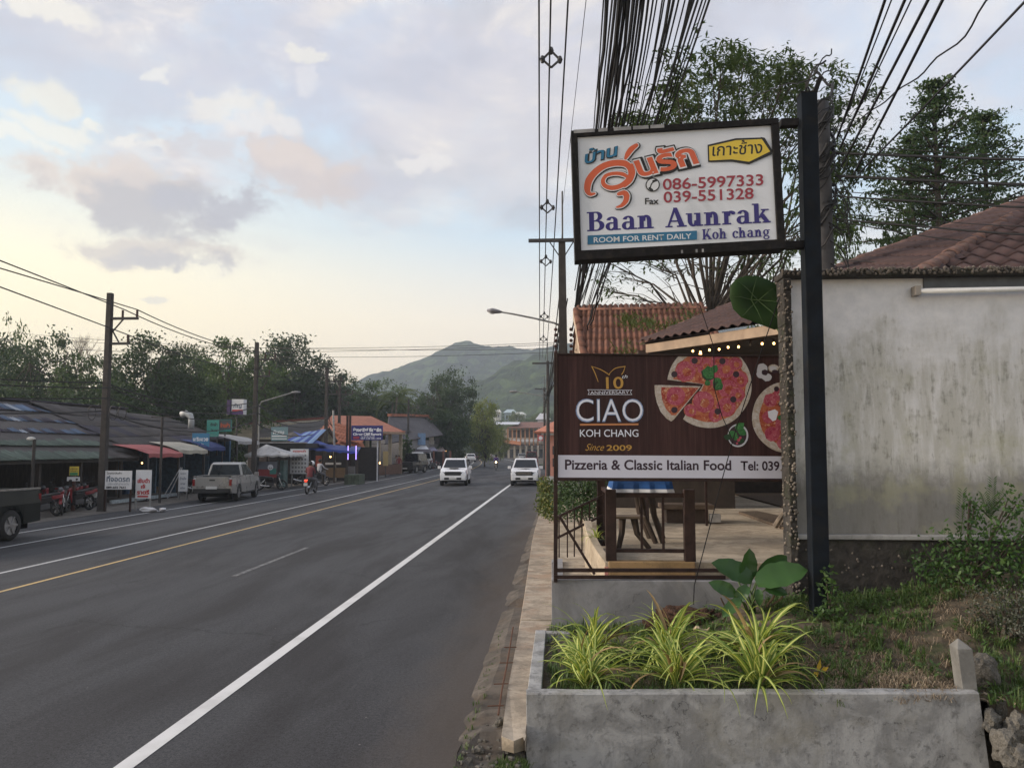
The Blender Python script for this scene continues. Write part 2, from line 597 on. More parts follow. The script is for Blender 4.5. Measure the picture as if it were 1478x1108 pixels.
# ------------------------------------------------------------------ flat print: strokes and letters on a panel
class Print:
 """letters and shapes printed on a flat panel; M places panel xy (z is out of the panel)"""
 def __init__(s, M, parent, L=None):
  s.M, s.parent, s.L = M, parent, L
  s.z = .002
  s.k = 0

 def nz(s):
  s.k += 1
  return s.z + s.k * .00003

 def put(s, mb, name, m):
  mb.v = [tuple(s.M @ V(p)) for p in mb.v]
  return mb.build(name, m, s.parent)

 def stroke(s, pts, w, mb, seg=6):
  """ribbon along a smooth line; pts (x,y) in panel units, w one width or a list"""
  ws = w if hasattr(w, '__len__') else [w] * len(pts)
  P = []
  n = len(pts)
  for i in range(n - 1):
   p0, p1, p2, p3 = V(pts[max(i - 1, 0)]), V(pts[i]), V(pts[i + 1]), V(pts[min(i + 2, n - 1)])
   for k in range(seg):
    t = k / seg
    q = .5 * ((2 * p1) + (p2 - p0) * t + (2 * p0 - 5 * p1 + 4 * p2 - p3) * t * t + (3 * p1 - p0 - 3 * p2 + p3) * t ** 3)
    P.append((q, ws[i] * (1 - t) + ws[i + 1] * t))
  P.append((V(pts[-1]), ws[-1]))
  z = s.nz()
  b = len(mb.v)
  for i, (q, ww) in enumerate(P):
   d = P[min(i + 1, len(P) - 1)][0] - P[max(i - 1, 0)][0]
   d = d.normalized() if d.length > 1e-9 else V((1, 0))
   nn = V((-d.y, d.x)) * ww / 2
   mb.v += [(q.x + nn.x, q.y + nn.y, z), (q.x - nn.x, q.y - nn.y, z)]
  for i in range(len(P) - 1):
   mb.f.append((b + 2 * i + 1, b + 2 * i + 3, b + 2 * i + 2, b + 2 * i))
   mb.m.append(mb.cm)
  for (q, ww) in (P[0], P[-1]):
   s.disc(q.x, q.y, ww / 2, ww / 2, mb, 10)

 def disc(s, x, y, rx, ry, mb, n=20):
  z = s.nz()
  mb.poly([(x + rx * math.cos(2 * math.pi * i / n), y + ry * math.sin(2 * math.pi * i / n), z) for i in range(n)])

 def poly(s, pts, mb):
  z = s.nz()
  mb.poly([(p[0], p[1], z) for p in pts])

 def rect(s, x0, y0, x1, y1, mb):
  s.poly([(x0, y0), (x1, y0), (x1, y1), (x0, y1)], mb)

 def arc(s, cx, cy, rx, ry, wx, wy, a0, a1, mb, n=14):
  z = s.nz()
  b = len(mb.v)
  for i in range(n + 1):
   a = R(a0 + (a1 - a0) * i / n)
   c_, s_ = math.cos(a), math.sin(a)
   mb.v += [(cx + rx * c_, cy + ry * s_, z), (cx + (rx - wx) * c_, cy + (ry - wy) * s_, z)]
  for i in range(n):
   mb.f.append((b + 2 * i, b + 2 * i + 2, b + 2 * i + 3, b + 2 * i + 1))
   mb.m.append(mb.cm)

 def text(s, body, p0, p1, h, name, m, bold=0.0, shear=0.0, inplace=True, cap=.70):
  """letters with the baseline from p0 to p1 (full width) and cap height h"""
  cu = bpy.data.curves.new('lettering', 'FONT')
  cu.body = body
  cu.size = 1
  cu.offset = bold
  cu.shear = shear
  cu.resolution_u = 4
  o = bpy.data.objects.new('lettering', cu)
  COL.objects.link(o)
  dg = bpy.context.evaluated_depsgraph_get()
  me = bpy.data.meshes.new_from_object(o.evaluated_get(dg))
  COL.objects.unlink(o)
  bpy.data.objects.remove(o)
  bpy.data.curves.remove(cu)
  xs = [v.co.x for v in me.vertices]
  x0, x1 = min(xs), max(xs)
  p0, p1 = V(p0), V(p1)
  d = p1 - p0
  L = d.length
  d.normalize()
  up = V((-d.y, d.x))
  kx, ky = L / (x1 - x0), h / cap
  z = s.nz()
  Mt = Matrix(((d.x * kx, up.x * ky, 0, p0.x - d.x * kx * x0), (d.y * kx, up.y * ky, 0, p0.y - d.y * kx * x0), (0, 0, 1, z), (0, 0, 0, 1)))
  inv = WM[s.parent.name].inverted() if s.parent else Matrix()
  me.transform(inv @ s.M @ Mt)
  me.materials.clear()
  me.materials.append(m)
  me.name = name
  return link(name, me, s.parent)

def serif(pr, mb, text, p0, p1, h):
 """bold slab-serif letters drawn from stems, bowls and slabs; baseline p0..p1, cap height h"""
 adv = {'B': .66, 'a': .60, 'n': .66, 'A': .74, 'u': .66, 'r': .50, 'k': .66, 'K': .78, 'o': .56, 'h': .66, 'c': .50, 'g': .58, ' ': .38}
 tot = sum(adv[c] for c in text)
 p0, p1 = V(p0), V(p1)
 d = (p1 - p0)
 k = d.length / tot
 d.normalize()
 up = V((-d.y, d.x))
 hy = h / .74
 tmp = MB()
 x = 0

 def T(c, x):
  r = lambda a, b, c_, d_: pr.rect(x + a, b, x + c_, d_, tmp)
  q = lambda *pt: pr.poly([(x + a, b) for a, b in pt], tmp)
  ar = lambda cx, cy, rx, ry, wx, wy, a0, a1: pr.arc(x + cx, cy, rx, ry, wx, wy, a0, a1, tmp)
  if c == 'B':
   r(.08, 0, .24, .74); r(0, 0, .3, .055); r(0, .685, .3, .74); r(.24, .36, .34, .41); r(.24, .685, .34, .74); r(.24, 0, .36, .055)
   ar(.33, .56, .22, .18, .145, .055, -90, 90); ar(.35, .205, .27, .205, .16, .055, -90, 90)
  elif c == 'a':
   r(.31, .05, .45, .36); ar(.25, .35, .20, .17, .13, .055, 0, 165); ar(.21, .15, .19, .16, .13, .055, 60, 300); r(.24, .25, .34, .30)
   q((.28, .06), (.34, .0), (.40, .0), (.40, .08)); r(.36, 0, .56, .055); q((.31, .02), (.45, .0), (.45, .1), (.31, .12))
   q((.18, -.01), (.26, -.01), (.34, .07), (.31, .12))
  elif c in 'nh':
   top = .74 if c == 'h' else .5
   r(.07, 0, .21, top); r(0, top - .05, .12, top); r(0, 0, .28, .055); ar(.31, .29, .18, .23, .14, .075, 0, 180); r(.35, 0, .49, .30); r(.30, 0, .57, .055)
  elif c == 'u':
   r(.06, .2, .20, .5); r(0, .45, .14, .5); ar(.25, .22, .19, .23, .14, .07, 180, 360); r(.37, 0, .51, .5); r(.30, .45, .44, .5); r(.44, 0, .60, .055)
  elif c == 'r':
   r(.07, 0, .21, .5); r(0, .45, .12, .5); r(0, 0, .30, .055); ar(.32, .30, .17, .22, .12, .09, 45, 170); pr.disc(x + .40, .43, .065, .065, tmp, 12)
  elif c in 'kK':
   top = .74
   w = .1 if c == 'K' else 0
   r(.07, 0, .22, top); r(0, top - .05, .14 + w * 1.6, top); r(0, 0, .29, .055)
   ty = .70 if c == 'K' else .47
   q((.20, .20), (.26, .18), (.46 + w, ty), (.38 + w, ty)); q((.26, .33 if c == 'K' else .28), (.40 + w * .3, .42 if c == 'K' else .34), (.60 + w, .04), (.44 + w, .04))
   r(.36 + w, 0, .64 + w, .055); r(.32 + w, ty, .58 + w, ty + .05)
  elif c == 'A':
   q((.05, .04), (.11, .04), (.36, .70), (.30, .74)); q((.28, .74), (.40, .74), (.66, .04), (.48, .04)); r(.15, .20, .52, .26)
   r(-.02, 0, .22, .055); r(.40, 0, .74, .055)
  elif c == 'o':
   ar(.26, .25, .25, .26, .14, .055, 0, 360)
  elif c == 'c':
   ar(.26, .25, .25, .26, .14, .055, 50, 320); pr.disc(x + .39, .39, .07, .07, tmp, 12)
  elif c == 'g':
   ar(.24, .30, .22, .20, .12, .05, 0, 360); ar(.26, -.06, .24, .15, .09, .06, 0, 360); q((.10, .14), (.16, .12), (.20, .06), (.10, .04)); r(.38, .42, .54, .48)
 for c in text:
  for dx in (-.011, .011):
   T(c, x + dx)
  x += adv[c]
 for (vx, vy, vz) in tmp.v:
  mb.v.append((p0.x + d.x * vx * k + up.x * vy * hy, p0.y + d.y * vx * k + up.y * vy * hy, vz))
 b = len(mb.v) - len(tmp.v)
 mb.f += [tuple(b + i for i in f) for f in tmp.f]
 mb.m += [mb.cm] * len(tmp.f)

def panel_frame(o, ux, uy, skew=False):
 """matrix of a panel with lower left corner o, x axis towards ux and y axis towards uy"""
 o, ux, uy = V(o), V(ux), V(uy)
 ex = (ux - o).normalized()
 ey = (uy - o)
 ey = ey.normalized() if skew else (ey - ex * ey.dot(ex)).normalized()
 ez = ex.cross(ey).normalized()
 M = Matrix((ex, ey, ez)).transposed().to_4x4()
 M.translation = o
 return M

def on_panel(M):
 """function: picture (px, py) -> panel x, y"""
 n = V(M.col[2][:3])
 inv = M.inverted()

 def f(px, py):
  d = ray(px, py)
  t = (M.translation - C0).dot(n) / d.dot(n)
  q = inv @ (C0 + d * t)
  return (q.x, q.y)
 return f

# ================================================================== GROUND, ROAD
def cx(Y):
 """sideways shift of the road where it bends left"""
 if Y < 55:
  return 0.0
 if Y < 215:
  return -(Y - 55) ** 2 / 1650
 return -(160 ** 2) / 1650 - (Y - 215) * .22

def sm(a, b, x):
 t = min(1, max(0, (x - a) / (b - a)))
 return t * t * (3 - 2 * t)

def gz(x, y):
 """ground height"""
 z = -.05
 if x > -.9 and y < 9.5:
  z -= .95 * sm(-.31, -.22, x) * sm(7.6, 7.0, y) + .10 * sm(-.8, -.4, x) * sm(6.8, 6.2, y)
 if x > 3.2 and y < 40:
  z += .9 * sm(3.6, 7.5, x) * sm(5.5, 9, y)
 if y > 240:
  z += (y - 240) * .012
 if x < -60:
  z += (-60 - x) * .02
 return z

xs = sorted(set([-900, -500, -300, -200, -140, -100, -80, -60, -45, -35, -28, -24, -20, -18, -17, -15, -10, -5, -2] + [round(-1.2 + .15 * i, 2) for i in range(80)] + [12, 15, 20, 30, 50, 80, 120, 200, 300, 500, 900]))
ys = sorted(set([-30, -10, 0, 3] + [round(4.5 + .2 * i, 2) for i in range(30)] + [12, 14, 17, 20, 25, 30, 40, 55, 70, 90, 120, 150, 180, 215, 260, 320, 400, 520, 700, 900, 1200, 1600, 2500]))
g = MB()
for y in ys:
 for x in xs:
  n = .05 * noise.noise(V((x * 1.6, y * 1.6, 0))) if (x > -1 and y < 12) else 0
  g.v.append((x, y, gz(x, y) + n * (1 if x > -.5 else 0)))
nx = len(xs)
for j in range(len(ys) - 1):
 for i in range(nx - 1):
  a = j * nx + i
  g.f.append((a, a + 1, a + nx + 1, a + nx))
  g.m.append(0)

def mat_ground():
 m, t = new_mat('dirt ground')
 o = ocoord(t)
 n = t.noise(o, .35, 6, .65)
 f = t.noise(o, 9, 5, .7)
 p = t.noise(o, 60, 2, .6)
 c = t.mix(t.rng(n, .38, .62), (.115, .098, .082), (.07, .062, .052))
 c = t.mix(t.rng(f, .45, .7, 0, .6), c, (.16, .145, .125))
 c = t.mix(t.rng(t.noise(o, .9, 5, .6), .52, .68, 0, .7), c, (.035, .05, .018))
 c = t.mix(t.rng(p, .62, .75, 0, .5), c, (.24, .23, .21))
 bsdf(t, c, .95, 0, t.math('ADD', f, p), .5, .03, .15)
 return m

GROUND_M = mat_ground()
structure(g.build('ground', GROUND_M, smooth=True))

M_ASPH = mat_asphalt()
RY = [-12, -6, 0, 3, 6, 9, 12, 16, 20, 25, 30, 40, 50, 55, 60, 66, 72, 80, 88, 96, 106, 116, 128, 140, 155, 170, 185, 200, 215, 240, 280, 340]
NSTEP = [n for n in RY]

def strip(mb, l0, l1, z, y0=None, y1=None, wob=0):
 Y = [y for y in RY if (y0 is None or y > y0) and (y1 is None or y < y1)]
 if y0 is not None:
  Y = [y0] + Y
 if y1 is not None:
  Y = Y + [y1]
 b = len(mb.v)
 for y in Y:
  mb.v += [(l0 + cx(y), y, z), (l1 + cx(y), y, z)]
 for i in range(len(Y) - 1):
  mb.f.append((b + 2 * i, b + 2 * i + 1, b + 2 * i + 3, b + 2 * i + 2))
  mb.m.append(mb.cm)
 return mb

def fine_edge(l, amp, z, y0, y1, step=.25, seed=0):
 return [(l + cx(y) + amp * noise.noise(V((y * 1.3, seed, 0))) + amp * .5 * noise.noise(V((y * 5, seed, 3))), y, z) for y in [y0 + step * i for i in range(int((y1 - y0) / step) + 1)]]

r = MB()
strip(r, -16.9, -1.0, 0.0)
# ragged right edge of the asphalt, then its thickness
e1 = fine_edge(-.80, .05, 0.0, -12, 30, seed=2)
b = len(r.v)
for p in e1:
 r.v += [(-1.0, p[1], 0.0), p, (p[0] + .02, p[1], -.30)]
for i in range(len(e1) - 1):
 a = b + 3 * i
 r.f += [(a, a + 1, a + 4, a + 3), (a + 1, a + 2, a + 5, a + 4)]
 r.m += [0, 0]
strip(r, -1.0, -.8, 0.0, 30, 340)
e2 = fine_edge(-16.95, .10, 0.0, -12, 60, .5, seed=9)
b = len(r.v)
for p in e2:
 r.v += [p, (-16.85 + cx(p[1]), p[1], 0.0), (p[0] - .05, p[1], -.15)]
for i in range(len(e2) - 1):
 a = b + 3 * i
 r.f += [(a, a + 1, a + 4, a + 3), (a + 2, a, a + 3, a + 5)]
 r.m += [0, 0]
structure(r.build('road', M_ASPH))

M_WHITE = mat_paint('white road paint', (.62, .62, .62), .645)
M_WHITE2 = mat_paint('worn white road paint', (.42, .42, .42), .60)
M_FAINT = mat_paint('very worn road paint', (.34, .34, .34), .42)
M_YEL = mat_paint('yellow road paint', (.50, .35, .15), .60)
for nm, l, w, m, y0, y1 in (('road_marking_edge_line', -3.30, .15, M_WHITE, None, None), ('road_marking_centre_line_yellow', -9.40, .095, M_YEL, None, None),
       ('road_marking_centre_line_white', -10.80, .11, M_WHITE2, None, None), ('road_marking_lane_line', -13.55, .10, M_WHITE2, None, None),
       ('road_marking_shoulder_line', -15.4, .12, M_WHITE2, None, None)):
 s_ = MB()
 strip(s_, l - w / 2, l + w / 2, .004, y0, y1)
 structure(s_.build(nm, m))
s_ = MB()
for k, (y0, y1) in enumerate(((14.9, 19.3),)):
 strip(s_, -6.20, -6.09, .004, y0, y1)
structure(s_.build('road_marking_lane_dashes', M_FAINT))

# left dirt shoulder in front of the shops, and the paved forecourt farther on
M_DIRT = mat('shoulder dirt', (.125, .112, .098), .95, var=.35, scale=3, bump=.5, dirt=(.06, .055, .048), dscale=.7)
s_ = MB()
for (y0, y1) in ((-12, 70),):
 n = 60
 b = len(s_.v)
 for i in range(n + 1):
  y = y0 + (y1 - y0) * i / n
  s_.v += [(-16.75 + .12 * noise.noise(V((y, 1, 5))), y, -.006), (-18.5, y, .03 + .03 * noise.noise(V((y * .7, 7, 0)))), (-24, y, .05)]
 for i in range(n):
  a = b + 3 * i
  s_.f += [(a, a + 3, a + 4, a + 1), (a + 1, a + 4, a + 5, a + 2)]
  s_.m += [0, 0]
structure(s_.build('dirt_shoulder', M_DIRT, smooth=True))

# kerb and tan footpath on the right
M_KERB = mat_concrete('gutter concrete', (.125, .108, .092), (.045, .038, .032), (.11, .08, .055), scale=2.0)
M_TAN = mat_concrete('tan footpath concrete', (.41, .35, .28), (.15, .125, .10), (.29, .20, .14), streak=False, scale=1.8)

def fx(y, side):
 t = sm(6.4, 24, y)
 return (-.50 - .22 * t, -.285 + .17 * sm(8.9, 9.4, y))[side] + cx(y)

k = MB()
n = 150
b = 0
for i in range(n + 1):
 y = 4.2 + i * (36.0 / n)
 broke = sm(7.3, 6.2, y + .5 * noise.noise(V((y * 3, 1, 1))))
 w = .045 * noise.noise(V((y * 2.3, 0, 1))) + .03 * noise.noise(V((y * 9, 4, 1)))
 zt = .07 - .15 * broke + (.035 + .05 * broke) * noise.noise(V((y * 4, 2, 1))) - (.07 * (noise.noise(V((y * 1.1, 8, 1))) > .25))
 k.v += [(-.93, y, -.02), (-.80 + w, y, max(zt * .3, -.012)), (-.68 + w * .6, y, zt), (fx(y, 0) + .04, y, zt + .01), (fx(y, 0) + .05, y, -.3)]
for i in range(n):
 a = 5 * i
 for q in range(4):
  k.f.append((a + q, a + q + 1, a + 5 + q + 1, a + 5 + q))
  k.m.append(0)
ob = k.build('gutter', M_KERB, smooth=False)
structure(ob)
path = link('footpath', None)
path['kind'] = 'structure'
random.seed(3)
y = 6.42
i = 0
while y < 36:
 L = 1.45 + random.uniform(-.1, .1)
 s_ = MB()
 a0, a1, b0, b1 = fx(y, 0), fx(y, 1), fx(y + L, 0), fx(y + L, 1)
 z = .15 + random.uniform(-.006, .006)
 gq = .008
 if i == 0:      # broken near end
  s_.add([(a0 + .03, y + .02, z), (a0 + .13, y - .05, z - .01), (a0 + .22, y + .04, z), (a1, y - .02, z), (b1, y + L, z), (b0, y + L, z)] +
      [(a0 + .03, y + .06, .03), (a0 + .13, y - .0, .03), (a0 + .22, y + .08, .03), (a1, y + .02, .03), (b1, y + L, .03), (b0, y + L, .03)],
      [(0, 1, 2, 3, 4, 5), (6, 7, 1, 0), (7, 8, 2, 1), (8, 9, 3, 2), (9, 10, 4, 3), (11, 6, 0, 5)])
 else:
  s_.hexa([(a0, y + gq, -.2), (a1, y + gq, -.2), (b1, y + L - gq, -.2), (b0, y + L - gq, -.2), (a0, y + gq, z), (a1, y + gq, z), (b1, y + L - gq, z), (b0, y + L - gq, z)])
 s_.build('slab', M_TAN, path, bevel=.008)
 y += L
 i += 1
s_ = MB()
strip(s_, -.78, 1.2, .12, 36, 120)
structure(s_.build('verge', mat('verge grass dirt', (.06, .07, .03), .95, var=.4, scale=2, bump=.4, dirt=(.12, .10, .07))))

# rust brown reinforcing bar lying along the gutter
t_ = MB().tube([(-.53, 6.9, .165), (-.55, 7.6, .168), (-.56, 8.4, .165), (-.575, 9.2, .168), (-.60, 10.2, .166)], .009, 5)
for yy in (7.1, 7.75, 8.5, 9.15):
 t_.tube([(-.64, yy, .172), (-.50, yy + .02, .172)], .006, 4)
tag(recentre(t_.build('reinforcing_bar', mat('rust', (.10, .045, .025), .9))), 'rusty reinforcing bar lying along the footpath edge by the gutter', 'steel bar')
# rubble and broken concrete at the near end of the gutter: single stones
M_ROCK = mat('grey rock', (.13, .122, .108), .95, var=.35, scale=8, bump=.7, dirt=(.08, .075, .06), dscale=5, bdist=.04, rnd=.25)

def rock_mesh(seed, r=1.0, sub=2, sq=(1, .8, .6)):
 bm = bmesh.new()
 bmesh.ops.create_icosphere(bm, subdivisions=sub, radius=r)
 for v in bm.verts:
  c_ = noise.cell_vector(v.co * 1.25 / r + V((seed * 7.3, 0, 0)))
  n_ = noise.noise(v.co * 1.3 / r + V((seed * 9, 0, 0))) * .5 + noise.noise(v.co * 4 / r + V((seed * 9, 5, 0))) * .25 + (c_.x - .5) * .16
  v.co = V((v.co.x * sq[0], v.co.y * sq[1], v.co.z * sq[2])) * (1 + n_)
 me = bpy.data.meshes.new('rock')
 bm.to_mesh(me)
 bm.free()
 me.materials.append(M_ROCK)
 return me

ROCKS = [rock_mesh(i, 1, 3) for i in range(4)]
random.seed(11)
rub = MB()
for _ in range(170):
 px, py, s, z = random.uniform(665, 756), random.uniform(1030, 1107), random.uniform(.006, .028), random.uniform(-.12, .03)
 p = G(px, py, z)
 rub.ball(tuple(p), s, 5, 3, (random.uniform(.7, 1.4), random.uniform(.7, 1.3), random.uniform(.5, .9)))
o = rub.build('rubble', M_ROCK)
o['kind'] = 'stuff'
tag(o, 'loose chips and pebbles where the gutter breaks up at the near end', 'rubble')
for (px, py, s, z) in ((722, 1040, .05, .09), (738, 1044, .055, .09), (751, 1046, .05, .08), (745, 1056, .06, .04), (730, 1056, .05, .04), (708, 1032, .045, .03), (722, 1048, .06, .02), (742, 1055, .05, 0), (700, 1062, .05, 0), (690, 1085, .06, -.05), (715, 1075, .035, -.1), (728, 1068, .04, -.1), (738, 1090, .05, -.2), (676, 1100, .05, -.05), (703, 1100, .035, -.15)):
 o = link('broken_stone', ROCKS[random.randrange(4)])
 o.location = G(px, py, z)
 o.scale = (s, s, s)
 o.rotation_euler = (random.uniform(0, 1), random.uniform(0, 1), random.uniform(0, 6))
 tag(o, 'small lump of broken concrete in the gutter at the near end of the footpath', 'stone', 'broken concrete lumps by the gutter')

# ================================================================== HILLS
def hill(name, prof, Yd, depth, m, seed, rough=5.0, base=-5, nxs=260, nys=26):
 """prof: picture skyline points (px, py) of a ridge at distance Yd"""
 pts = [(A(px, 647, Yd).x, Z(A(px, 647, Yd), py)) for px, py in prof]

 def top(x):
  for (x0, z0), (x1, z1) in zip(pts, pts[1:]):
   if x0 <= x <= x1:
    t = (x - x0) / (x1 - x0)
    return z0 + (z1 - z0) * t
  return pts[0][1] if x < pts[0][0] else pts[-1][1]
 h = MB()
 x0, x1 = pts[0][0], pts[-1][0]
 for j in range(nys + 1):
  t = j / nys
  y = Yd - depth * (1 - t)
  for i in range(nxs + 1):
   x = x0 + (x1 - x0) * i / nxs
   zt = top(x)
   spur = .5 + .5 * noise.noise(V((x / (depth * .35), seed, t * 1.1)))
   f = sm(0, 1, t) ** (1.0 + .9 * (spur - .4))
   bump_ = noise.fractal(V((x / 26, y / 26, seed)), 1.0, 2.0, 3) * rough * (.5 + .7 * (1 - t)) + noise.noise(V((x / 8, y / 8, seed))) * rough * .75
   h.v.append((x, y, base + (zt - base) * f + bump_))
 for j in range(nys):
  for i in range(nxs):
   a = j * (nxs + 1) + i
   h.f.append((a, a + 1, a + nxs + 2, a + nxs + 1))
   h.m.append(0)
 # back slope
 b = len(h.v)
 for i in range(nxs + 1):
  x = x0 + (x1 - x0) * i / nxs
  h.v.append((x, Yd + depth * .4, base))
 for i in range(nxs):
  a = nys * (nxs + 1) + i
  h.f.append((a, a + 1, b + i + 1, b + i))
  h.m.append(0)
 return structure(h.build(name, m, smooth=False))

def mat_forest(name, c1, c2, sc_):
 m, t = new_mat(name)
 o = ocoord(t)
 v = t.n('ShaderNodeTexVoronoi')
 v.inputs['Scale'].default_value = sc_
 t.l(o, v.inputs['Vector'])
 n = t.noise(o, .02, 5, .6)
 f = t.noise(o, sc_ * 3, 4, .7)
 c = t.mix(t.rng(n, .35, .65), c1, c2)
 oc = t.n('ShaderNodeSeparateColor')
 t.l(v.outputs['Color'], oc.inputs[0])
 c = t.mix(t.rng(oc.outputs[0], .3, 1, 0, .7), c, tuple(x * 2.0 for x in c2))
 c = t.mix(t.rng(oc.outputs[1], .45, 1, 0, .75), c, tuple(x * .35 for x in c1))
 h = t.math('SUBTRACT', t.math('MULTIPLY', f, 1.0), t.math('MULTIPLY', v.outputs['Distance'], 1.0))
 bsdf(t, c, 1.0, 0, h, 1.0, 7.0, .05)
 return m

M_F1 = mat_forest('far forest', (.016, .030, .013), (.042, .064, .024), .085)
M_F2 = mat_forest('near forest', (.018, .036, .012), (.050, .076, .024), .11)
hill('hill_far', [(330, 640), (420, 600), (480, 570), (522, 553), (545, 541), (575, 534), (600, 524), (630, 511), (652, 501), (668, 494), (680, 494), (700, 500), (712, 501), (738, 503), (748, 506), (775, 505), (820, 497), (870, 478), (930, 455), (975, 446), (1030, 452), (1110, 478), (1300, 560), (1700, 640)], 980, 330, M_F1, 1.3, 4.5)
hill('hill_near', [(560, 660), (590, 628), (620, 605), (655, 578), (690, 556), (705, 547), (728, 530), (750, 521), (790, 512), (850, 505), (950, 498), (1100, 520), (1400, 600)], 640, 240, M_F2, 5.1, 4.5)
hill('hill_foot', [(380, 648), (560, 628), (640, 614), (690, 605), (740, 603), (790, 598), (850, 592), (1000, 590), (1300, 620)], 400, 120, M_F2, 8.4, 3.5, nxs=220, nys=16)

# ================================================================== RIGHT SIDE: WHITE HOUSE
M_PLASTER = None

def mat_plaster():
 m, t = new_mat('weathered white plaster')
 o = ocoord(t)
 sx = t.n('ShaderNodeSeparateXYZ')
 t.l(o, sx.inputs[0])
 xx, zz = sx.outputs[0], sx.outputs[2]
 n1 = t.noise(o, 1.1, 6, .62, .3)
 n2 = t.noise(o, 6, 6, .68)
 n3 = t.noise(o, 32, 4, .7)
 st = t.noise(t.vmath('MULTIPLY', o, (3.0, 1, .55)), 1.5, 7, .7, .5)
 st2 = t.noise(t.vmath('MULTIPLY', o, (9, 1, 1.3)), 1.5, 6, .72, .4)
 white = t.mix(t.rng(n2, .3, .7), (.68, .69, .73), (.80, .80, .83))
 # mould grows from the foot of the wall and along drips
 hgt = t.math('ADD', t.math('SUBTRACT', 3.55, zz), t.math('MULTIPLY', t.math('SUBTRACT', n1, .5), 2.6))
 mould = t.rng(hgt, -.1, .75)
 patchy = t.math('MULTIPLY', mould, t.rng(st, .30, .62, .30, .95))
 c = t.mix(t.math('MULTIPLY', patchy, .80), white, (.375, .37, .325))
 pt = t.math('MULTIPLY', mould, t.rng(t.math('ADD', t.math('MULTIPLY', n2, .6), t.math('MULTIPLY', st2, .5)), .54, .70))
 c = t.mix(t.math('MULTIPLY', pt, .72), c, (.17, .17, .145))
 lo = t.rng(t.math('ADD', zz, t.math('MULTIPLY', t.math('SUBTRACT', n2, .5), .7)), 1.85, 1.38)
 c = t.mix(t.math('MULTIPLY', lo, .8), c, (.13, .125, .115))
 gr = t.math('MULTIPLY', t.rng(t.noise(o, 1.9, 4, .6), .50, .66), t.rng(hgt, .3, 1.2))
 c = t.mix(t.math('MULTIPLY', gr, .45), c, (.36, .36, .24))
 # a few long dark drips
 for (px_, w_, s_) in ((1386, .040, .65), (1399, .03, .55), (1458, .07, .60), (1420, .05, .35), (1295, .03, .3)):
  x0 = A(px_, 600, 9.6).x
  dd = t.math('ABSOLUTE', t.math('SUBTRACT', t.math('ADD', xx, t.math('MULTIPLY', t.math('SUBTRACT', n2, .5), .07)), x0))
  k = t.math('MULTIPLY', t.rng(dd, w_, 0), t.rng(t.math('ADD', zz, n1), 3.7, 2.6))
  c = t.mix(t.math('MULTIPLY', k, t.rng(n3, .3, .7, s_ * .6, s_)), c, (.12, .125, .14))
 c = t.mix(t.rng(n3, .66, .8, 0, .5), c, (.20, .19, .17))
 bsdf(t, c, .85, 0, t.math('ADD', n2, t.math('MULTIPLY', n3, .5)), .45, .012, .25)
 return m

YW = 9.6
P0 = A(1145, 771, YW)
zl = P0.z
zt = Z(P0, 404)
xw0, xw1 = P0.x, 9.5
house = thing('white_house', 'weathered white plastered house wall with pebble column and brown tiled roof beside the sign post', 'house', (xw0, YW, .5))
M_PL = mat_plaster()
w = MB().box((xw0, YW, zl), (xw1, YW + .18, zt))
w.box((6.6, YW + .18, zl - .8), (6.8, YW + 8, zt))
w.build('wall', M_PL, house)
M_BASE = mat('dark pebble render', (.040, .036, .033), .95, var=.4, scale=9, bump=.8, dirt=(.03, .04, .015), dscale=2.5, bdist=.05)
MB().box((xw0, YW - .10, .2), (xw1, YW + .17, zl - .045)).build('stone_base', M_BASE, house, bevel=.02)
MB().box((xw0 - .02, YW - .14, zl - .043), (xw1, YW - .003, zl + .012)).build('ledge', mat_concrete('ledge concrete', (.33, .33, .33), (.12, .12, .11)), house, bevel=.01)
# column clad in dark render and shells, coping along the wall top
xc0, xc1 = A(1126, 600, 9.70).x, A(1146, 600, 9.4).x + .01
zc = Z(V((xc0, 9.35, 0)), 400)
cl = MB()
for i in range(22):
 z0 = .35 + (zc - .35) * i / 22
 z1 = .35 + (zc - .35) * (i + 1) / 22
 q = lambda a: .012 * noise.noise(V((a, i * 1.7, 0)))
 cl.box((xc0 + q(1), 9.40 + q(2), z0), (xc1 + q(3), YW + .10, z1))
cl.build('column', M_BASE, house, bevel=.01)
zcop0, zcop1 = zt + .001, Z(P0, 394)
MB().box((xc0, YW - .16, zcop0), (xw1, YW + .22, zcop1)).build('coping', M_BASE, house, bevel=.02)
random.seed(5)
pb = MB()
for i in range(280):
 z = random.uniform(.5, zc)
 if random.random() < .5:
  x, y = random.uniform(xc0, xc1), 9.39
 else:
  x, y = xc0 - .004, random.uniform(9.4, 9.70)
 pb.ball((x, y, z), random.uniform(.010, .021), 5, 3)
for i in range(420):
 x = random.uniform(xc0, 6.6)
 pb.ball((x, YW - .165, random.uniform(zcop0 + .02, zcop1 + .01)), random.uniform(.012, .022), 5, 3)
for i in range(150):
 x = random.uniform(xw0, 5.6)
 pb.ball((x, YW - .098, random.uniform(.35, zl - .07)), random.uniform(.008, .02), 5, 3)
ob = pb.build('shells', mat('shell pebbles', (.15, .13, .11), .8, var=.5, scale=9, bump=0), house, smooth=True)
ob['kind'] = 'stuff'
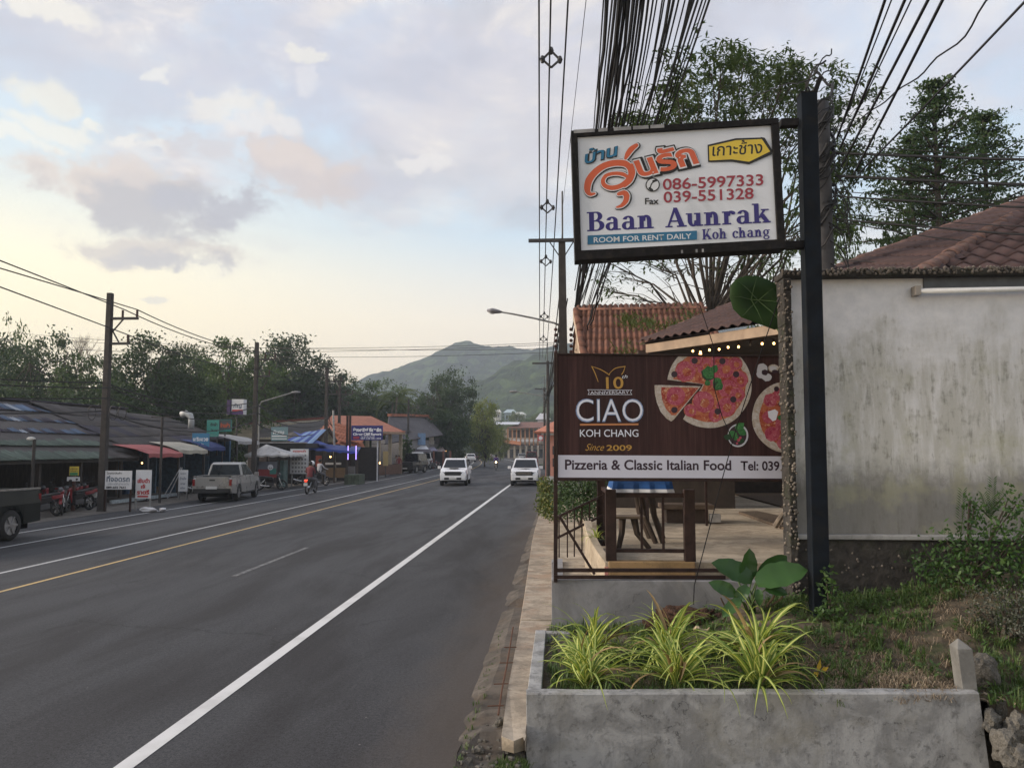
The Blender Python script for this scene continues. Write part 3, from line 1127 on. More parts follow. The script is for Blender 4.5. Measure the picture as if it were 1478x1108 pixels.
# pale conduit, and a dark strip coloured as the shaded gap under the eave
a, b_ = A(1328, 421, YW - .12), A(1640, 408, YW - .12)
a.z = Z(a, 420)
cond = MB().tube([a, (b_.x, a.y, a.z + .02)], .032, 10)
cond.build('lamp_tube', mat('white tube', (.75, .76, .78), .4, var=.08), house, smooth=True)
MB().box((a.x - .06, a.y - .03, a.z - .05), (a.x + .0, a.y + .10, a.z + .06)).build('tube_bracket', mat('old bracket', (.30, .27, .24), .8), house)
xb = A(1332, 410, YW).x
MB().box((xb, YW - .03, a.z + .045), (xw1, YW - .003, zt - .0)).build('gap_strip', mat('dark gap grey', (.10, .11, .125), .7), house)

# ---- tiled roofs: every tile a part
M_TILE_B = mat('brown roof tile', (.050, .028, .027), .8, var=.3, scale=5, bump=.3, dirt=(.06, .045, .04), dscale=3, rnd=.22)
M_TILE_O = mat('orange roof tile', (.155, .070, .047), .85, var=.3, scale=5, bump=.3, dirt=(.13, .075, .06), dscale=2, rnd=.25)
M_RIDGE = mat('ridge tile', (.12, .070, .060), .85, var=.35, scale=7, bump=.4, dirt=(.09, .07, .06), dscale=6, rnd=.2)

def tile_mesh(w, l, waves=1, h=.05, m=None, th=.018, seg=6):
 """one roof tile, corrugated across, x across, y up the slope, lifted at its lower edge"""
 t = MB()
 n = waves * seg
 for yy, lift in ((-.03, th + .012), (l * 1.06, 0)):
  for i in range(n + 1):
   t.v.append((w * i / n, yy, lift + h * (.5 - .5 * math.cos(2 * math.pi * waves * i / n))))
 for i in range(n + 1):
  t.v.append((w * i / n, -.03, lift - th + .012 + h * (.5 - .5 * math.cos(2 * math.pi * waves * i / n))))
 for i in range(n):
  t.f.append((i, i + 1, n + 2 + i, n + 1 + i))
  t.f.append((2 * (n + 1) + i, 2 * (n + 1) + i + 1, i + 1, i))
  t.m += [0, 0]
 return t.mesh('tile', m, smooth=True)

def inside(p, poly):
 c = False
 n = len(poly)
 for i in range(n):
  (x0, y0), (x1, y1) = poly[i], poly[i - 1]
  if (y0 > p[1]) != (y1 > p[1]) and p[0] < (x1 - x0) * (p[1] - y0) / (y1 - y0) + x0:
   c = not c
 return c

def tile_face(parent, corners, across, me, w, l, jit=.006, name='roof_tile', ms=None, limit=300, pick=None, under=None):
 """lay tiles over the planar polygon corners (world); across = unit direction of a course"""
 o = V(corners[0])
 nrm = V((0, 0, 0))
 cs = [V(c) for c in corners]
 for i in range(1, len(cs) - 1):
  nrm += (cs[i] - cs[0]).cross(cs[i + 1] - cs[0])
 nrm.normalize()
 if nrm.z < 0:
  nrm = -nrm
 ax = V(across)
 ax = (ax - nrm * ax.dot(nrm)).normalized()
 ay = nrm.cross(ax)
 if ay.z < 0:
  ax = -ax
  ay = nrm.cross(ax)
 pl = [((c - o).dot(ax), (c - o).dot(ay)) for c in cs]
 x0, x1 = min(p[0] for p in pl), max(p[0] for p in pl)
 y0, y1 = min(p[1] for p in pl), max(p[1] for p in pl)
 inv = WM[parent.name].inverted()
 if under:
  u = MB()
  u.poly([tuple(c - nrm * .03) for c in cs])
  u.build('roof_deck', under, parent)
 cnt = 0
 rest = MB()
 j = 0
 y = y0
 while y < y1:
  x = x0
  while x < x1:
   if inside((x + w / 2, y + l / 2), pl):
    M = Matrix((ax, ay, nrm)).transposed().to_4x4()
    M.translation = o + ax * x + ay * y + nrm * random.uniform(0, jit)
    M = inv @ M @ Matrix.Rotation(random.uniform(-.01, .01), 4, 'Z')
    mm = me if not isinstance(me, list) else (pick(x - x0, y - y0, me) if pick else random.choice(me))
    if cnt < limit:
     t_ = link(name, mm, parent, M)
    cnt += 1
   x += w
  y += l
 return (o, ax, ay, nrm)

def ridge_caps(parent, p, q, r, m, step=.36, name='ridge_tile'):
 p, q = V(p), V(q)
 d = q - p
 n = max(1, int(d.length / step))
 me = None
 t = MB()
 seg = 7
 for yy, rr in ((-.02, r * 1.12), (step * 1.12, r * .92)):
  for i in range(seg + 1):
   a = math.pi * i / seg
   t.v.append((-rr * math.cos(a), yy, rr * .85 * math.sin(a)))
 t.v += [(x * .8, y, z * .8) for x, y, z in t.v[:seg + 1]]
 for i in range(seg):
  t.f.append((i, seg + 1 + i, seg + 2 + i, i + 1))
  t.f.append((i, i + 1, 2 * (seg + 1) + i + 1, 2 * (seg + 1) + i))
  t.m += [0, 0]
 me = t.mesh('ridge_tile', m, smooth=True)
 dn = d.normalized()
 sx_ = dn.cross(V((0, 0, 1))).normalized()
 up = sx_.cross(dn)
 inv = WM[parent.name].inverted()
 for i in range(n):
  M = Matrix((sx_, dn, up)).transposed().to_4x4()
  M.translation = p + d * (i / n) + up * random.uniform(-.01, .012)
  link(name, me, parent, inv @ M @ Matrix.Rotation(random.uniform(-.06, .06), 4, 'Z'))

E1, E2, E3 = A(1178, 400, 11.4), A(1322, 402, 10.3), A(1322, 402, 10.3) + V((4.0, 0, 0))
H1 = A(1478, 306, 11.9)
H1 = E2 + (H1 - E2) * 1.9
H2 = A(1478, 290, 14.2)
# keep the left face planar: far edge parallel to the near hip
H2 = E1 + (H2 - E1) * 1.75
nl = (E2 - E1).cross(H1 - E1)
d_ = ray(1478, 289)
T_ = (E1 - C0).dot(nl) / d_.dot(nl)
random.seed(21)
E0 = A(1178, 402, 12.5)
tm_big = tile_mesh(.30, .42, 1, .065, M_TILE_B)
tm_small = tile_mesh(.24, .50, 1, .05, M_TILE_B)
L0 = A(1185, 396, 13.4)
L1 = L0 + (A(1478, 289, 16.5) - L0) * 1.6
nrm_ = (L1 - L0).cross(E2 - L0)
# near hip top placed on that plane
hd = ray(1478, 306)
hp = C0 + hd * ((L0 - C0).dot(nrm_) / hd.dot(nrm_))
HT = E2 + (hp - E2) * 1.7
tile_face(house, [L0, E2, HT, L1], (E2 - L0), tm_small, .24, .50, under=M_TILE_B, limit=290)
nr = E3 - E2
tile_face(house, [E2, E3, E3 + V((0, 2.2, 1.25)), HT], V((1, 0, 0)), tm_big, .30, .42, under=M_TILE_B, limit=160)
ridge_caps(house, E2 + V((0, -.05, .02)), HT, .115, M_RIDGE, .34)
ridge_caps(house, L0, L1, .085, M_RIDGE, .5)

# ================================================================== SIGN POST AND SIGNS
M_STEEL = mat('dark blue black painted steel', (.006, .009, .014), .6, var=.4, scale=4, bump=.15, dirt=(.015, .014, .013), dscale=6, spec=.12)
M_FRAME = mat('rough black steel', (.009, .008, .009), .7, var=.5, scale=12, bump=.4, dirt=(.03, .025, .02), dscale=9, spec=.2)
PB = A(1183, 884, 8.75)
px_top = A(1162, 138, 8.75)
post = thing('sign_post', 'tall dark steel post holding the white hotel sign in front of the house wall', 'post', (PB.x, PB.y, PB.z))
ptx = px_top.x + .02
zt_ = Z(V((ptx, 8.75, 0)), 138)
pw = .088
lean = V((ptx - PB.x, 0, zt_ - PB.z + .3))
m_ = MB()
b0 = V((PB.x, PB.y, PB.z - .3))
m_.hexa([tuple(b0 + V(q)) for q in ((-pw, -pw, 0), (pw, -pw, 0), (pw, pw, 0), (-pw, pw, 0))] + [tuple(b0 + lean + V(q)) for q in ((-pw, -pw, 0), (pw, -pw, 0), (pw, pw, 0), (-pw, pw, 0))])
m_.build('column_tube', M_STEEL, post, bevel=.008)
tp = b0 + lean
MB().box(tuple(tp + V((-pw - .004, -pw - .004, -.005))), tuple(tp + V((pw + .004, pw + .004, .012)))).build('cap_plate', M_FRAME, post)
hk = A(1184, 112, 8.75)
MB().bar(tp + V((.06, 0, -.04)), hk, .045, .045).build('cable_hook', M_FRAME, post)
# arms to the sign
for (y_, x_) in ((178, 1150), (354, 1158)):
 q = A(x_, y_, 8.75)
 MB().box((A(1128, y_, 8.7).x, 8.70, q.z - .04), (q.x + .01, 8.80, q.z + .04)).build('arm', M_FRAME, post)
# loose wire twisted to the hook
wp = [hk, A(1165, 116, 9.0), A(1150, 121, 9.6), A(1139, 120, 10.2), A(1128, 124, 11.0), A(1060, 150, 15.0)]
tag(recentre(MB().tube(wp, .009, 4).build('tie_wire', M_FRAME)), 'thin twisted wire tied to the bracket on top of the sign post', 'wire')

# ---- the white hotel sign
BLc, BRc, TLc = A(830, 376.5, 8.58), A(1133, 359.5, 8.62), A(824, 190, 8.58)
Mb = panel_frame(BLc, BRc, TLc, True)
Wb, Hb = (BRc - BLc).length, (TLc - BLc).length
fb = on_panel(Mb)
bs = thing('hotel_sign', 'white lightbox sign of a guesthouse with orange Thai lettering, hung from the tall steel post', 'sign', BLc)
WMb = WM[bs.name].inverted() @ Mb

def panel_box(parent, M, x0, y0, x1, y1, z0, z1, name, m, bevel=0):
 b = MB().box((x0, y0, z0), (x1, y1, z1))
 b.v = [tuple(M @ V(p)) for p in b.v]
 return b.build(name, m, parent, bevel=bevel)

fw = .070
fl_ = .105
panel_box(bs, Mb, 0, 0, Wb, Hb, -.20, -.02, 'casing', M_FRAME, .005)
for a in ((0, 0, Wb, fl_), (0, Hb - fw, Wb, Hb), (0, fl_, fw, Hb - fw), (Wb - fw * 1.15, fl_, Wb, Hb - fw)):
 panel_box(bs, Mb, *a, -.02, .03, 'frame_bar', M_FRAME, .004)
M_SIGNW = mat('sign white acrylic', (.70, .73, .79), .35, var=.03, scale=1.5, bump=0, dirt=(.50, .53, .57), dscale=1.2)
panel_box(bs, Mb, fw, fl_, Wb - fw * 1.15, Hb - fw, -.02, -.005, 'face_panel', M_SIGNW)
tape = mat('silver tape', (.25, .25, .26), .4, var=.3)
x_, y_ = fb(828, 192), fb(958, 186)
for k, (a, b_) in enumerate(((.03, .26), (.30, .40), (.47, .66), (.68, .85), (.87, 1.02))):
 panel_box(bs, Mb, a, Hb - .035, b_, Hb + .004, .030, .034, 'foil_tape', tape)
pr = Print(Mb, bs)
pr.z = -.004
flat = lambda n, c: mat(n, c, .45, var=.04, bump=0)
M_NAVY, M_CRIM, M_TEAL, M_BLK, M_ORG, M_YELS, M_BLUE, M_PW = flat('navy print', (.030, .022, .17)), flat('crimson print', (.30, .035, .055)), flat('teal print', (.020, .14, .27)), flat('black print', (.015, .014, .014)), flat('orange print', (.62, .12, .05)), flat('yellow print', (.68, .50, .055)), flat('blue print', (.025, .17, .32)), flat('white print', (.66, .68, .72))
mb = MB()
serif(pr, mb, 'Baan Aunrak', fb(848, 334), fb(1113, 321), math.dist(fb(848, 334), fb(848, 306)))
pr.put(mb, 'hotel_name', M_NAVY)
mb = MB()
serif(pr, mb, 'Koh chang', fb(1014, 346), fb(1112, 341), .115)
pr.put(mb, 'island_name', M_NAVY)
mb = MB()
pr.poly([fb(848, 353), fb(1006, 346), fb(1006, 333), fb(848, 340)], mb)
pr.put(mb, 'teal_band', M_TEAL)
pr.text('ROOM FOR RENT DAILY', fb(857, 350.3), fb(998, 344.3), math.dist(fb(857, 350), fb(857, 342.5)), 'lettering', M_PW, .012)
pr.text('086-5997333', fb(957, 274), fb(1102, 267), math.dist(fb(957, 274), fb(957, 258)), 'lettering', M_CRIM, .014, 0, cap=.72)
pr.text('039-551328', fb(958, 292.5), fb(1088, 286.5), math.dist(fb(957, 292), fb(957, 276)), 'lettering', M_CRIM, .014, 0, cap=.72)
pr.text('Fax', fb(931, 295), fb(951, 294.5), math.dist(fb(931, 295), fb(931, 286)), 'lettering', M_BLK, .02)
# blue handwritten word
Uv = lambda L: [fb(800 + x / 3.359, 160 + y / 3.359) for x, y in L]
cs = 1 / 3.359 / F * 8.5
for col_, bold, off in ((M_BLK, .05, 2.5), (M_BLUE, .018, 0)):
 pr.text('บ้าน', Uv([(150 + off, 256 + off)])[0], Uv([(318 + off, 212 + off)])[0], math.dist(Uv([(300, 250)])[0], Uv([(300, 204)])[0]), 'word_strokes', col_, bold, .25, cap=.60)
# orange word: first letter drawn, the rest lettered
sw = [[(196, 402), (172, 404), (160, 380), (168, 338), (196, 300), (240, 268), (290, 254), (340, 256), (366, 276), (372, 310), (352, 342), (318, 366), (276, 374), (244, 362), (236, 338), (252, 314), (292, 304), (332, 308), (356, 322)],
   [(345, 232), (356, 210), (374, 186), (398, 168)], [(312, 404), (338, 398), (350, 412), (346, 438), (326, 460), (302, 468)], [(376, 262), (384, 300), (368, 340), (340, 366)]]
sww = [[10, 20, 32, 36, 34, 32, 32, 32, 30, 28, 26, 24, 24, 22, 20, 18, 18, 20, 16], [14, 26, 28, 20], [18, 26, 30, 26, 18, 8], [14, 18, 20, 14]]
for col_, ex, off, nm in ((M_BLK, 16, 3.5, 'word_outline'), (M_PW, 9, 0, 'word_edge'), (M_ORG, 0, 0, 'word_strokes')):
 mb = MB()
 for L, W_ in zip(sw, sww):
  pr.stroke(Uv([(x + off, y + off * .6) for x, y in L]), [(w + ex) * cs for w in W_], mb, 4)
 pr.put(mb, nm, col_)
for col_, bold, off, nm in ((M_BLK, .105, 2.2, 'word_outline'), (M_BLK, .10, 0, 'word_outline'), (M_PW, .062, 0, 'word_edge'), (M_ORG, .033, 0, 'word_strokes')):
 grow = {.105: 5, .10: 5, .062: 3, .033: 0}[bold]
 a, b_ = Uv([(400 - grow + off, 322 + off + grow * .7)])[0], Uv([(702 + grow + off, 250 + off + grow * .7)])[0]
 h_ = math.dist(Uv([(600, 290)])[0], Uv([(600, 208)])[0]) * (1 + grow * .012)
 pr.text('นรัก', a, b_, h_, nm, col_, bold, -.12, cap=.60)
# phone badge
mb = MB()
cxp = fb(942, 267)
pr.disc(*cxp, .078, .078, mb, 24)
pr.put(mb, 'phone_badge', M_BLK)
mb = MB()
pr.disc(*cxp, .066, .066, mb, 24)
pr.put(mb, 'phone_badge', M_PW)
mb = MB()
pr.stroke(Uv([(492, 340), (474, 352), (466, 372), (470, 384)]), 6 * cs, mb)
pr.stroke(Uv([(494, 338), (480, 342)]), 12 * cs, mb)
pr.stroke(Uv([(462, 376), (474, 386)]), 12 * cs, mb)
pr.put(mb, 'phone_handset', M_BLK)
# yellow arrow board
for col_, pts in ((M_BLK, [(743, 166), (880, 134), (1012, 130), (1056, 190), (1054, 212), (944, 260), (860, 246), (746, 250)]), (M_BLK, [(1000, 128), (1020, 132), (1056, 192), (1046, 192)]), (M_YELS, [(750, 174), (880, 144), (1006, 138), (1046, 198), (944, 248), (860, 236), (752, 242)])):
 mb = MB()
 pr.poly(Uv(pts)[::-1], mb)
 pr.put(mb, 'arrow_board', col_)
pr.text('เกาะช้าง', Uv([(766, 220)])[0], Uv([(1010, 206)])[0], math.dist(Uv([(800, 220)])[0], Uv([(800, 172)])[0]), 'lettering', M_BLK, .012, .1, cap=.60)
# droppings and scratches on the lower bar
for px_ in (982, 1003, 1012):
 a = fb(px_, 356)
 panel_box(bs, Mb, a[0], .01, a[0] + .02, .045, .030, .0325, 'paint_chip', tape)

# ================================================================== PIZZERIA SIGN
cBL, cBR, cTL = A(805, 690, 9.62), A(1140, 691.5, 9.88), A(804, 512, 9.62)
Mc = panel_frame(cBL, cBR, cTL)
Wc, Hc = (cBR - cBL).length, (cTL - cBL).length
fc = on_panel(Mc)
M_BRN = mat('dark brown painted steel', (.030, .017, .015), .5, var=.4, scale=8, bump=.2, dirt=(.05, .03, .024), dscale=5, spec=.2)
cs_ = thing('pizzeria_sign', 'dark wood pattern pizzeria sign with pizza pictures on the low grey wall', 'sign', (cBL.x, cBL.y, cBL.z - 1.2))

def mat_signwood():
 m, t = new_mat('printed dark wood')
 o = ocoord(t)
 g = t.noise(t.vmath('MULTIPLY', o, (22, 22, .9)), 1.0, 6, .7, .3)
 p = t.noise(t.vmath('MULTIPLY', o, (3.2, 3.2, .2)), 1.0, 3, .6)
 c = t.mix(t.rng(g, .3, .75), (.032, .013, .013), (.078, .036, .034))
 c = t.mix(t.rng(p, .40, .64, 0, .5), c, (.022, .010, .010))
 c = t.mix(t.rng(t.noise(t.vmath('MULTIPLY', o, (40, 40, 1.2)), 1.0, 3), .62, .78, 0, .35), c, (.13, .08, .075))
 bsdf(t, c, .55, 0, None, spec=.2)
 return m

panel_box(cs_, Mc, 0, 0, Wc, Hc, -.05, -.004, 'board', mat_signwood())
bandh = math.dist(fc(806, 690), fc(806, 656.5))
M_BANDW = mat('sign grey white vinyl', (.60, .60, .71), .45, var=.03, scale=2, bump=0)
panel_box(cs_, Mc, .004, .01, Wc, bandh, -.003, 0, 'white_band', M_BANDW)
for a in ((-.022, -.03, 0, Hc + .02), (0, Hc, Wc, Hc + .02), (0, -.03, Wc, 0)):
 panel_box(cs_, Mc, *a, -.06, .02, 'frame_bar', M_BRN, .003)
# standing frame below
zb = .84
lp = fc(803, 690)
pz = Mc.inverted() @ V((cBL.x, cBL.y, zb))
panel_box(cs_, Mc, -.045, pz.y - .02, -.001, Hc + .03, -.045, .0, 'post', M_BRN)
q1, q2 = fc(801, 824), fc(1060, 824)
panel_box(cs_, Mc, -.045, q1[1] - .012, 2.35, q1[1] + .030, -.045, -.001, 'rail', M_BRN)
panel_box(cs_, Mc, -.045, q1[1] - .085, 2.0, q1[1] - .045, .002, .04, 'rail', M_BRN)
d1, d2 = fc(807, 744), fc(858, 828)
b_ = MB().bar(Mc @ V((d1[0], d1[1], .015)), Mc @ V((d2[0], d2[1], .015)), .035, .03)
b_.build('brace', M_BRN, cs_)
panel_box(cs_, Mc, Wc - .06, pz.y, Wc - .02, 0, -.05, -.005, 'post', M_BRN)
pr = Print(Mc, cs_)
pr.z = .001
M_DK = flat('dark plum print', (.030, .012, .028))
M_LT = flat('pale lilac print', (.72, .74, .85))
M_GLOW = flat('blue edge print', (.22, .30, .50))
M_GOLD = flat('gold print', (.48, .27, .055))
M_COP = flat('copper print', (.50, .20, .08))
pr.text('Pizzeria & Classic Italian Food', fc(815.5, 677), fc(1055.5, 678), math.dist(fc(806, 677), fc(806, 663)), 'lettering', M_DK, .022)
pr.text('Tel: 039', fc(1069, 678), fc(1125, 678.5), math.dist(fc(806, 677), fc(806, 664)), 'lettering', M_DK, .022)
ch = math.dist(fc(840, 608), fc(840, 576))
pr.text('CIAO', fc(831, 608.5), fc(929, 608.5), ch * 1.05, 'lettering_edge', M_GLOW, .004)
pr.text('CIAO', fc(832.5, 607.5), fc(927.5, 607.5), ch, 'lettering', M_LT, -.012)
mb = MB()
pr.poly([fc(837, 614), fc(921.5, 613.5), fc(921.5, 610.8), fc(837, 611.3)], mb)
pr.put(mb, 'copper_line', M_COP)
pr.text('KOH CHANG', fc(837, 630), fc(921.5, 630), math.dist(fc(806, 630), fc(806, 619.5)), 'lettering', M_LT, .004)
pr.text('Since', fc(845, 650), fc(872, 650), math.dist(fc(806, 650), fc(806, 640)), 'lettering', M_GOLD, -.006, .45)
pr.text('2009', fc(875.5, 650), fc(912, 650), math.dist(fc(806, 650), fc(806, 642)), 'lettering', M_GOLD, .012)
pr.text('10', fc(875, 561), fc(900, 560.5), math.dist(fc(806, 561), fc(806, 544)), 'lettering', M_GOLD, .01)
pr.text('th', fc(898, 546), fc(906, 545.5), math.dist(fc(806, 546), fc(806, 541)), 'lettering', M_LT, 0, .3)
pr.text('ANNIVERSARY', fc(852, 568.8), fc(908, 568.2), math.dist(fc(806, 568), fc(806, 563.5)), 'lettering', M_LT, -.002)
K = lambda L: [fc(780 + x / 3.695, 480 + y / 3.695) for x, y in L]
ck = 1 / 3.695 / F * 9.7
mb = MB()
for L in ([(308, 262), (292, 218), (274, 180)], [(274, 180), (320, 196), (358, 218)], [(368, 218), (400, 190), (452, 180)], [(452, 180), (444, 205), (434, 222)], [(358, 218), (366, 225), (368, 218)]):
 pr.stroke(K(L), [2, 4, 2] if len(L) == 3 else 4, mb) if False else pr.stroke(K(L), [2.2 * ck] + [4.5 * ck] * (len(L) - 1), mb)
pr.put(mb, 'emblem_wings', M_GOLD)
mb = MB()
for L in ([(252, 304), (488, 306)], [(256, 330), (486, 330)], [(252, 304), (260, 317), (254, 330)], [(488, 306), (480, 317), (488, 330)]):
 pr.stroke(K(L), 2.2 * ck, mb, 2)
pr.put(mb, 'emblem_ribbon', M_LT)

# pizza pictures
def clip_poly(pts, x0, y0, x1, y1):
 def cut(P, f, g):
  out = []
  for i in range(len(P)):
   a, b = P[i - 1], P[i]
   ia, ib = f(a), f(b)
   if ia != ib:
    out.append(g(a, b))
   if ib:
    out.append(b)
  return out
 lx = lambda X_: (lambda a, b: (X_, a[1] + (b[1] - a[1]) * (X_ - a[0]) / (b[0] - a[0])))
 ly = lambda Y_: (lambda a, b: (a[0] + (b[0] - a[0]) * (Y_ - a[1]) / (b[1] - a[1]), Y_))
 for f, g in ((lambda p: p[0] >= x0, lx(x0)), (lambda p: p[0] <= x1, lx(x1)), (lambda p: p[1] >= y0, ly(y0)), (lambda p: p[1] <= y1, ly(y1))):
  if pts:
   pts = cut(pts, f, g)
 return pts

def mat_mottle(name, a, b, c_, s):
 m, t = new_mat(name)
 o = ocoord(t)
 n = t.noise(o, s, 5, .7, .8)
 n2 = t.noise(o, s * 2.4, 4, .7)
 c = t.mix(t.rng(n, .38, .58), a, b)
 v = t.n('ShaderNodeTexVoronoi')
 v.inputs['Scale'].default_value = s * 3.5
 t.l(o, v.inputs['Vector'])
 c = t.mix(t.rng(v.outputs['Distance'], .26, .14, 0, .55), c, c_)
 c = t.mix(t.rng(n2, .55, .66, 0, .8), c, c_)
 bsdf(t, c, .45, 0, None, spec=.3)
 return m

M_CRUST = mat_mottle('pizza crust print', (.52, .47, .44), (.40, .33, .27), (.60, .58, .60), 14)
M_SAUCE = mat_mottle('pizza sauce print', (.28, .028, .022), (.44, .13, .06), (.62, .40, .25), 9)
M_SALAMI = mat_mottle('salami print', (.30, .030, .070), (.42, .085, .125), (.56, .24, .27), 13)
M_OLIVE = flat('olive print', (.030, .012, .022))
M_BASIL = mat_mottle('basil print', (.015, .085, .022), (.035, .17, .045), (.10, .26, .09), 18)
M_BASILD = flat('basil dark print', (.008, .040, .012))

def wob(cx_, cy_, r, seed, a0=0, a1=360, n=44, amp=.03, apex=None, ry=None):
 pts = []
 for i in range(n + 1):
  a = a0 + (a1 - a0) * i / n
  rr = r * (1 + amp * noise.noise(V((math.cos(R(a)) * 2, math.sin(R(a)) * 2, seed))))
  pts.append((cx_ + rr * math.cos(R(a)), cy_ - (rr * (ry or 1)) * math.sin(R(a))))
 if apex:
  pts.append(apex)
 return pts

def put_px(pts, m, name, cx0=.0):
 P = clip_poly([fc(780 + x / 3.695, 480 + y / 3.695) for x, y in pts], .004, bandh + .003, Wc - .01, Hc - .006)
 if len(P) < 3:
  return
 mb = MB()
 pr.poly(P[::-1] if True else P, mb)
 pr.put(mb, name, m)

# big pizza: disc missing the slice, whose edges run from the apex to 172 and 228 degrees
random.seed(4)
ax_, ay_ = 868, 275
cen, rad = (900, 282), 226
put_px(wob(*cen, rad, 3, -128, 172, 60, .012, (ax_, ay_)), M_CRUST, 'pizza_crust')
put_px(wob(*cen, rad * .86, 4, -126, 170, 60, .03, (ax_ + 6, ay_)), M_SAUCE, 'pizza_sauce')
SAL = [(775, 205, 62), (880, 180, 55), (985, 190, 60), (1060, 250, 52), (1000, 300, 60), (870, 370, 66), (990, 395, 60), (1050, 330, 45), (930, 440, 40), (800, 415, 38), (930, 250, 40), (1040, 165, 40), (830, 150, 40), (940, 150, 40)]
for i, (x, y, r_) in enumerate(SAL):
 r_ *= .86
 put_px(wob(x, y, r_ * 1.10, i + 40, 0, 350, 18, .10), M_SAUCE, 'salami_slice')
 put_px(wob(x, y, r_, i, 0, 350, 18, .12), M_SALAMI, 'salami_slice')
 put_px(wob(x + 6, y + 5, r_ * .45, i + 9, 0, 350, 12, .3), M_SAUCE, 'salami_slice')
# slice
put_px([(608, 280), (640, 279), (855, 286), (712, 462), (697, 473), (672, 458), (640, 420), (620, 370), (610, 325)], M_CRUST, 'slice_crust')
put_px([(645, 290), (845, 293), (722, 440), (700, 440), (668, 405), (650, 360), (643, 320)], M_SAUCE, 'slice_sauce')
put_px(wob(722, 338, 50, 2, 0, 350, 18, .06), M_SALAMI, 'salami_slice')
put_px(wob(716, 345, 20, 6, 0, 350, 12, .06), M_SAUCE, 'salami_slice')
for x, y in ((714, 222), (822, 150), (970, 152), (1043, 222), (1028, 356), (945, 420), (714, 412)):
 put_px(wob(x, y, 17, x, 0, 350, 14, .04), M_OLIVE, 'olive')
leaf = lambda x, y, l, w_, a: [(x + math.cos(R(a)) * l * t - math.sin(R(a)) * w_ * s_, y + math.sin(R(a)) * l * t + math.cos(R(a)) * w_ * s_) for t, s_ in ((0, 0), (.15, .6), (.4, 1), (.7, .85), (1, 0), (.75, -.7), (.4, -1), (.15, -.65))]
for (x, y, l, w_, a, mm) in ((925, 245, -80, 30, 30, M_BASILD), (925, 240, -75, 26, 35, M_BASIL), (900, 225, -50, 24, 80, M_BASIL), (915, 215, 50, 20, -60, M_BASIL), (930, 240, 60, 26, 62, M_BASIL), (945, 262, 48, 22, 100, M_BASILD), (940, 270, 44, 24, 50, M_BASIL), (905, 260, 34, 16, 150, M_BASIL)):
 put_px(leaf(x, y, l, w_, a), mm, 'basil_leaf')
# bowl with basil
M_BOWL = flat('white bowl print', (.50, .50, .56))
put_px(wob(1053, 548, 55, 3, 0, 350, 26, .02, None, 1.12), M_BOWL, 'bowl')
put_px(wob(1051, 548, 48, 3, 0, 350, 26, .02, None, 1.10), M_OLIVE, 'bowl')
for (x, y, l, w_, a, mm) in ((1000, 545, 50, 20, -10, M_BASIL), (1020, 560, -45, 16, 8, M_BASILD), (1040, 520, 60, 22, -40, M_BASIL), (1065, 545, 40, 26, -60, M_BASIL), (1045, 560, 50, 18, 30, M_BASILD), (1030, 540, 40, 16, 60, M_BASIL)):
 put_px(leaf(x, y, l, w_, a), mm, 'basil_leaf')
for x, y, r_ in ((1056, 572, 9), (1066, 560, 7), (1048, 590, 6)):
 put_px(wob(x, y, r_, x, 0, 350, 10, .1), M_SALAMI, 'tomato_cube')
# garlic / mushrooms
for (x, y, a, b_) in ((1182, 200, 28, 1.3), (1208, 238, 26, .8), (1175, 222, 24, .9)):
 put_px(wob(x, y, a, x, 0, 350, 18, .2, None, b_), M_BOWL, 'mushroom')
put_px(wob(1196, 212, 16, 7, 0, 350, 12, .3), M_OLIVE, 'mushroom')
put_px(wob(1242, 190, 28, 9, 0, 350, 18, .08, None, .75), M_CRUST, 'mushroom')
put_px(wob(1240, 190, 20, 9, 0, 350, 14, .1, None, .7), M_BOWL, 'mushroom')
put_px(wob(1250, 207, 16, 9, 0, 350, 12, .2, None, .6), M_OLIVE, 'mushroom')
# second pizza
put_px(wob(1318, 450, 190, 12, 0, 358, 60, .015, None, 1.0), M_CRUST, 'pizza_crust')
put_px(wob(1318, 448, 152, 13, 0, 358, 60, .05, None, 1.0), M_SAUCE, 'pizza_sauce')
for x, y, r_ in ((1225, 360, 36), (1215, 450, 34), (1235, 540, 40), (1275, 330, 34), (1290, 590, 30), (1285, 490, 34)):
 put_px(wob(x, y, r_, x, 0, 350, 16, .15), M_SALAMI, 'salami_slice')
put_px([(1212, 420), (1250, 408), (1268, 422), (1256, 466), (1238, 472), (1216, 450)], M_LT, 'cheese_piece')
put_px(leaf(1262, 450, 40, 14, 10), M_BASIL, 'basil_leaf')
for x, y in ((1258, 300), (1282, 380)):
 put_px(wob(x, y, 14, x, 0, 350, 12, .05), M_OLIVE, 'olive')
# thin cable hanging across the sign
cab = [A(1009, 426, 9.0), A(1020, 500, 9.1), A(1052, 640, 9.2), A(1034, 700, 9.1), A(1010, 800, 8.9), A(1001, 842, 8.85), A(1000, 872, 8.8)]
cab = [A(1125, 430, 9.1), A(1096, 515, 9.15), A(1062, 620, 9.2), A(1040, 700, 9.1), A(1014, 800, 8.9), A(1002, 845, 8.85), A(1001, 872, 8.8)]
tag(recentre(MB().tube(cab, .0065, 4).build('hanging_cable', M_FRAME)), 'thin black cable hanging slantwise in front of the pizzeria sign down to the planter', 'cable')
cab = [A(1010, 440, 9.3), A(1030, 500, 9.32), A(1031, 560, 9.34), A(1042, 600, 9.36), A(1056, 632, 9.38)]
tag(recentre(MB().tube(cab, .006, 4).build('hanging_cable', M_FRAME)), 'thin black cable end dangling over the large pizza picture', 'cable')

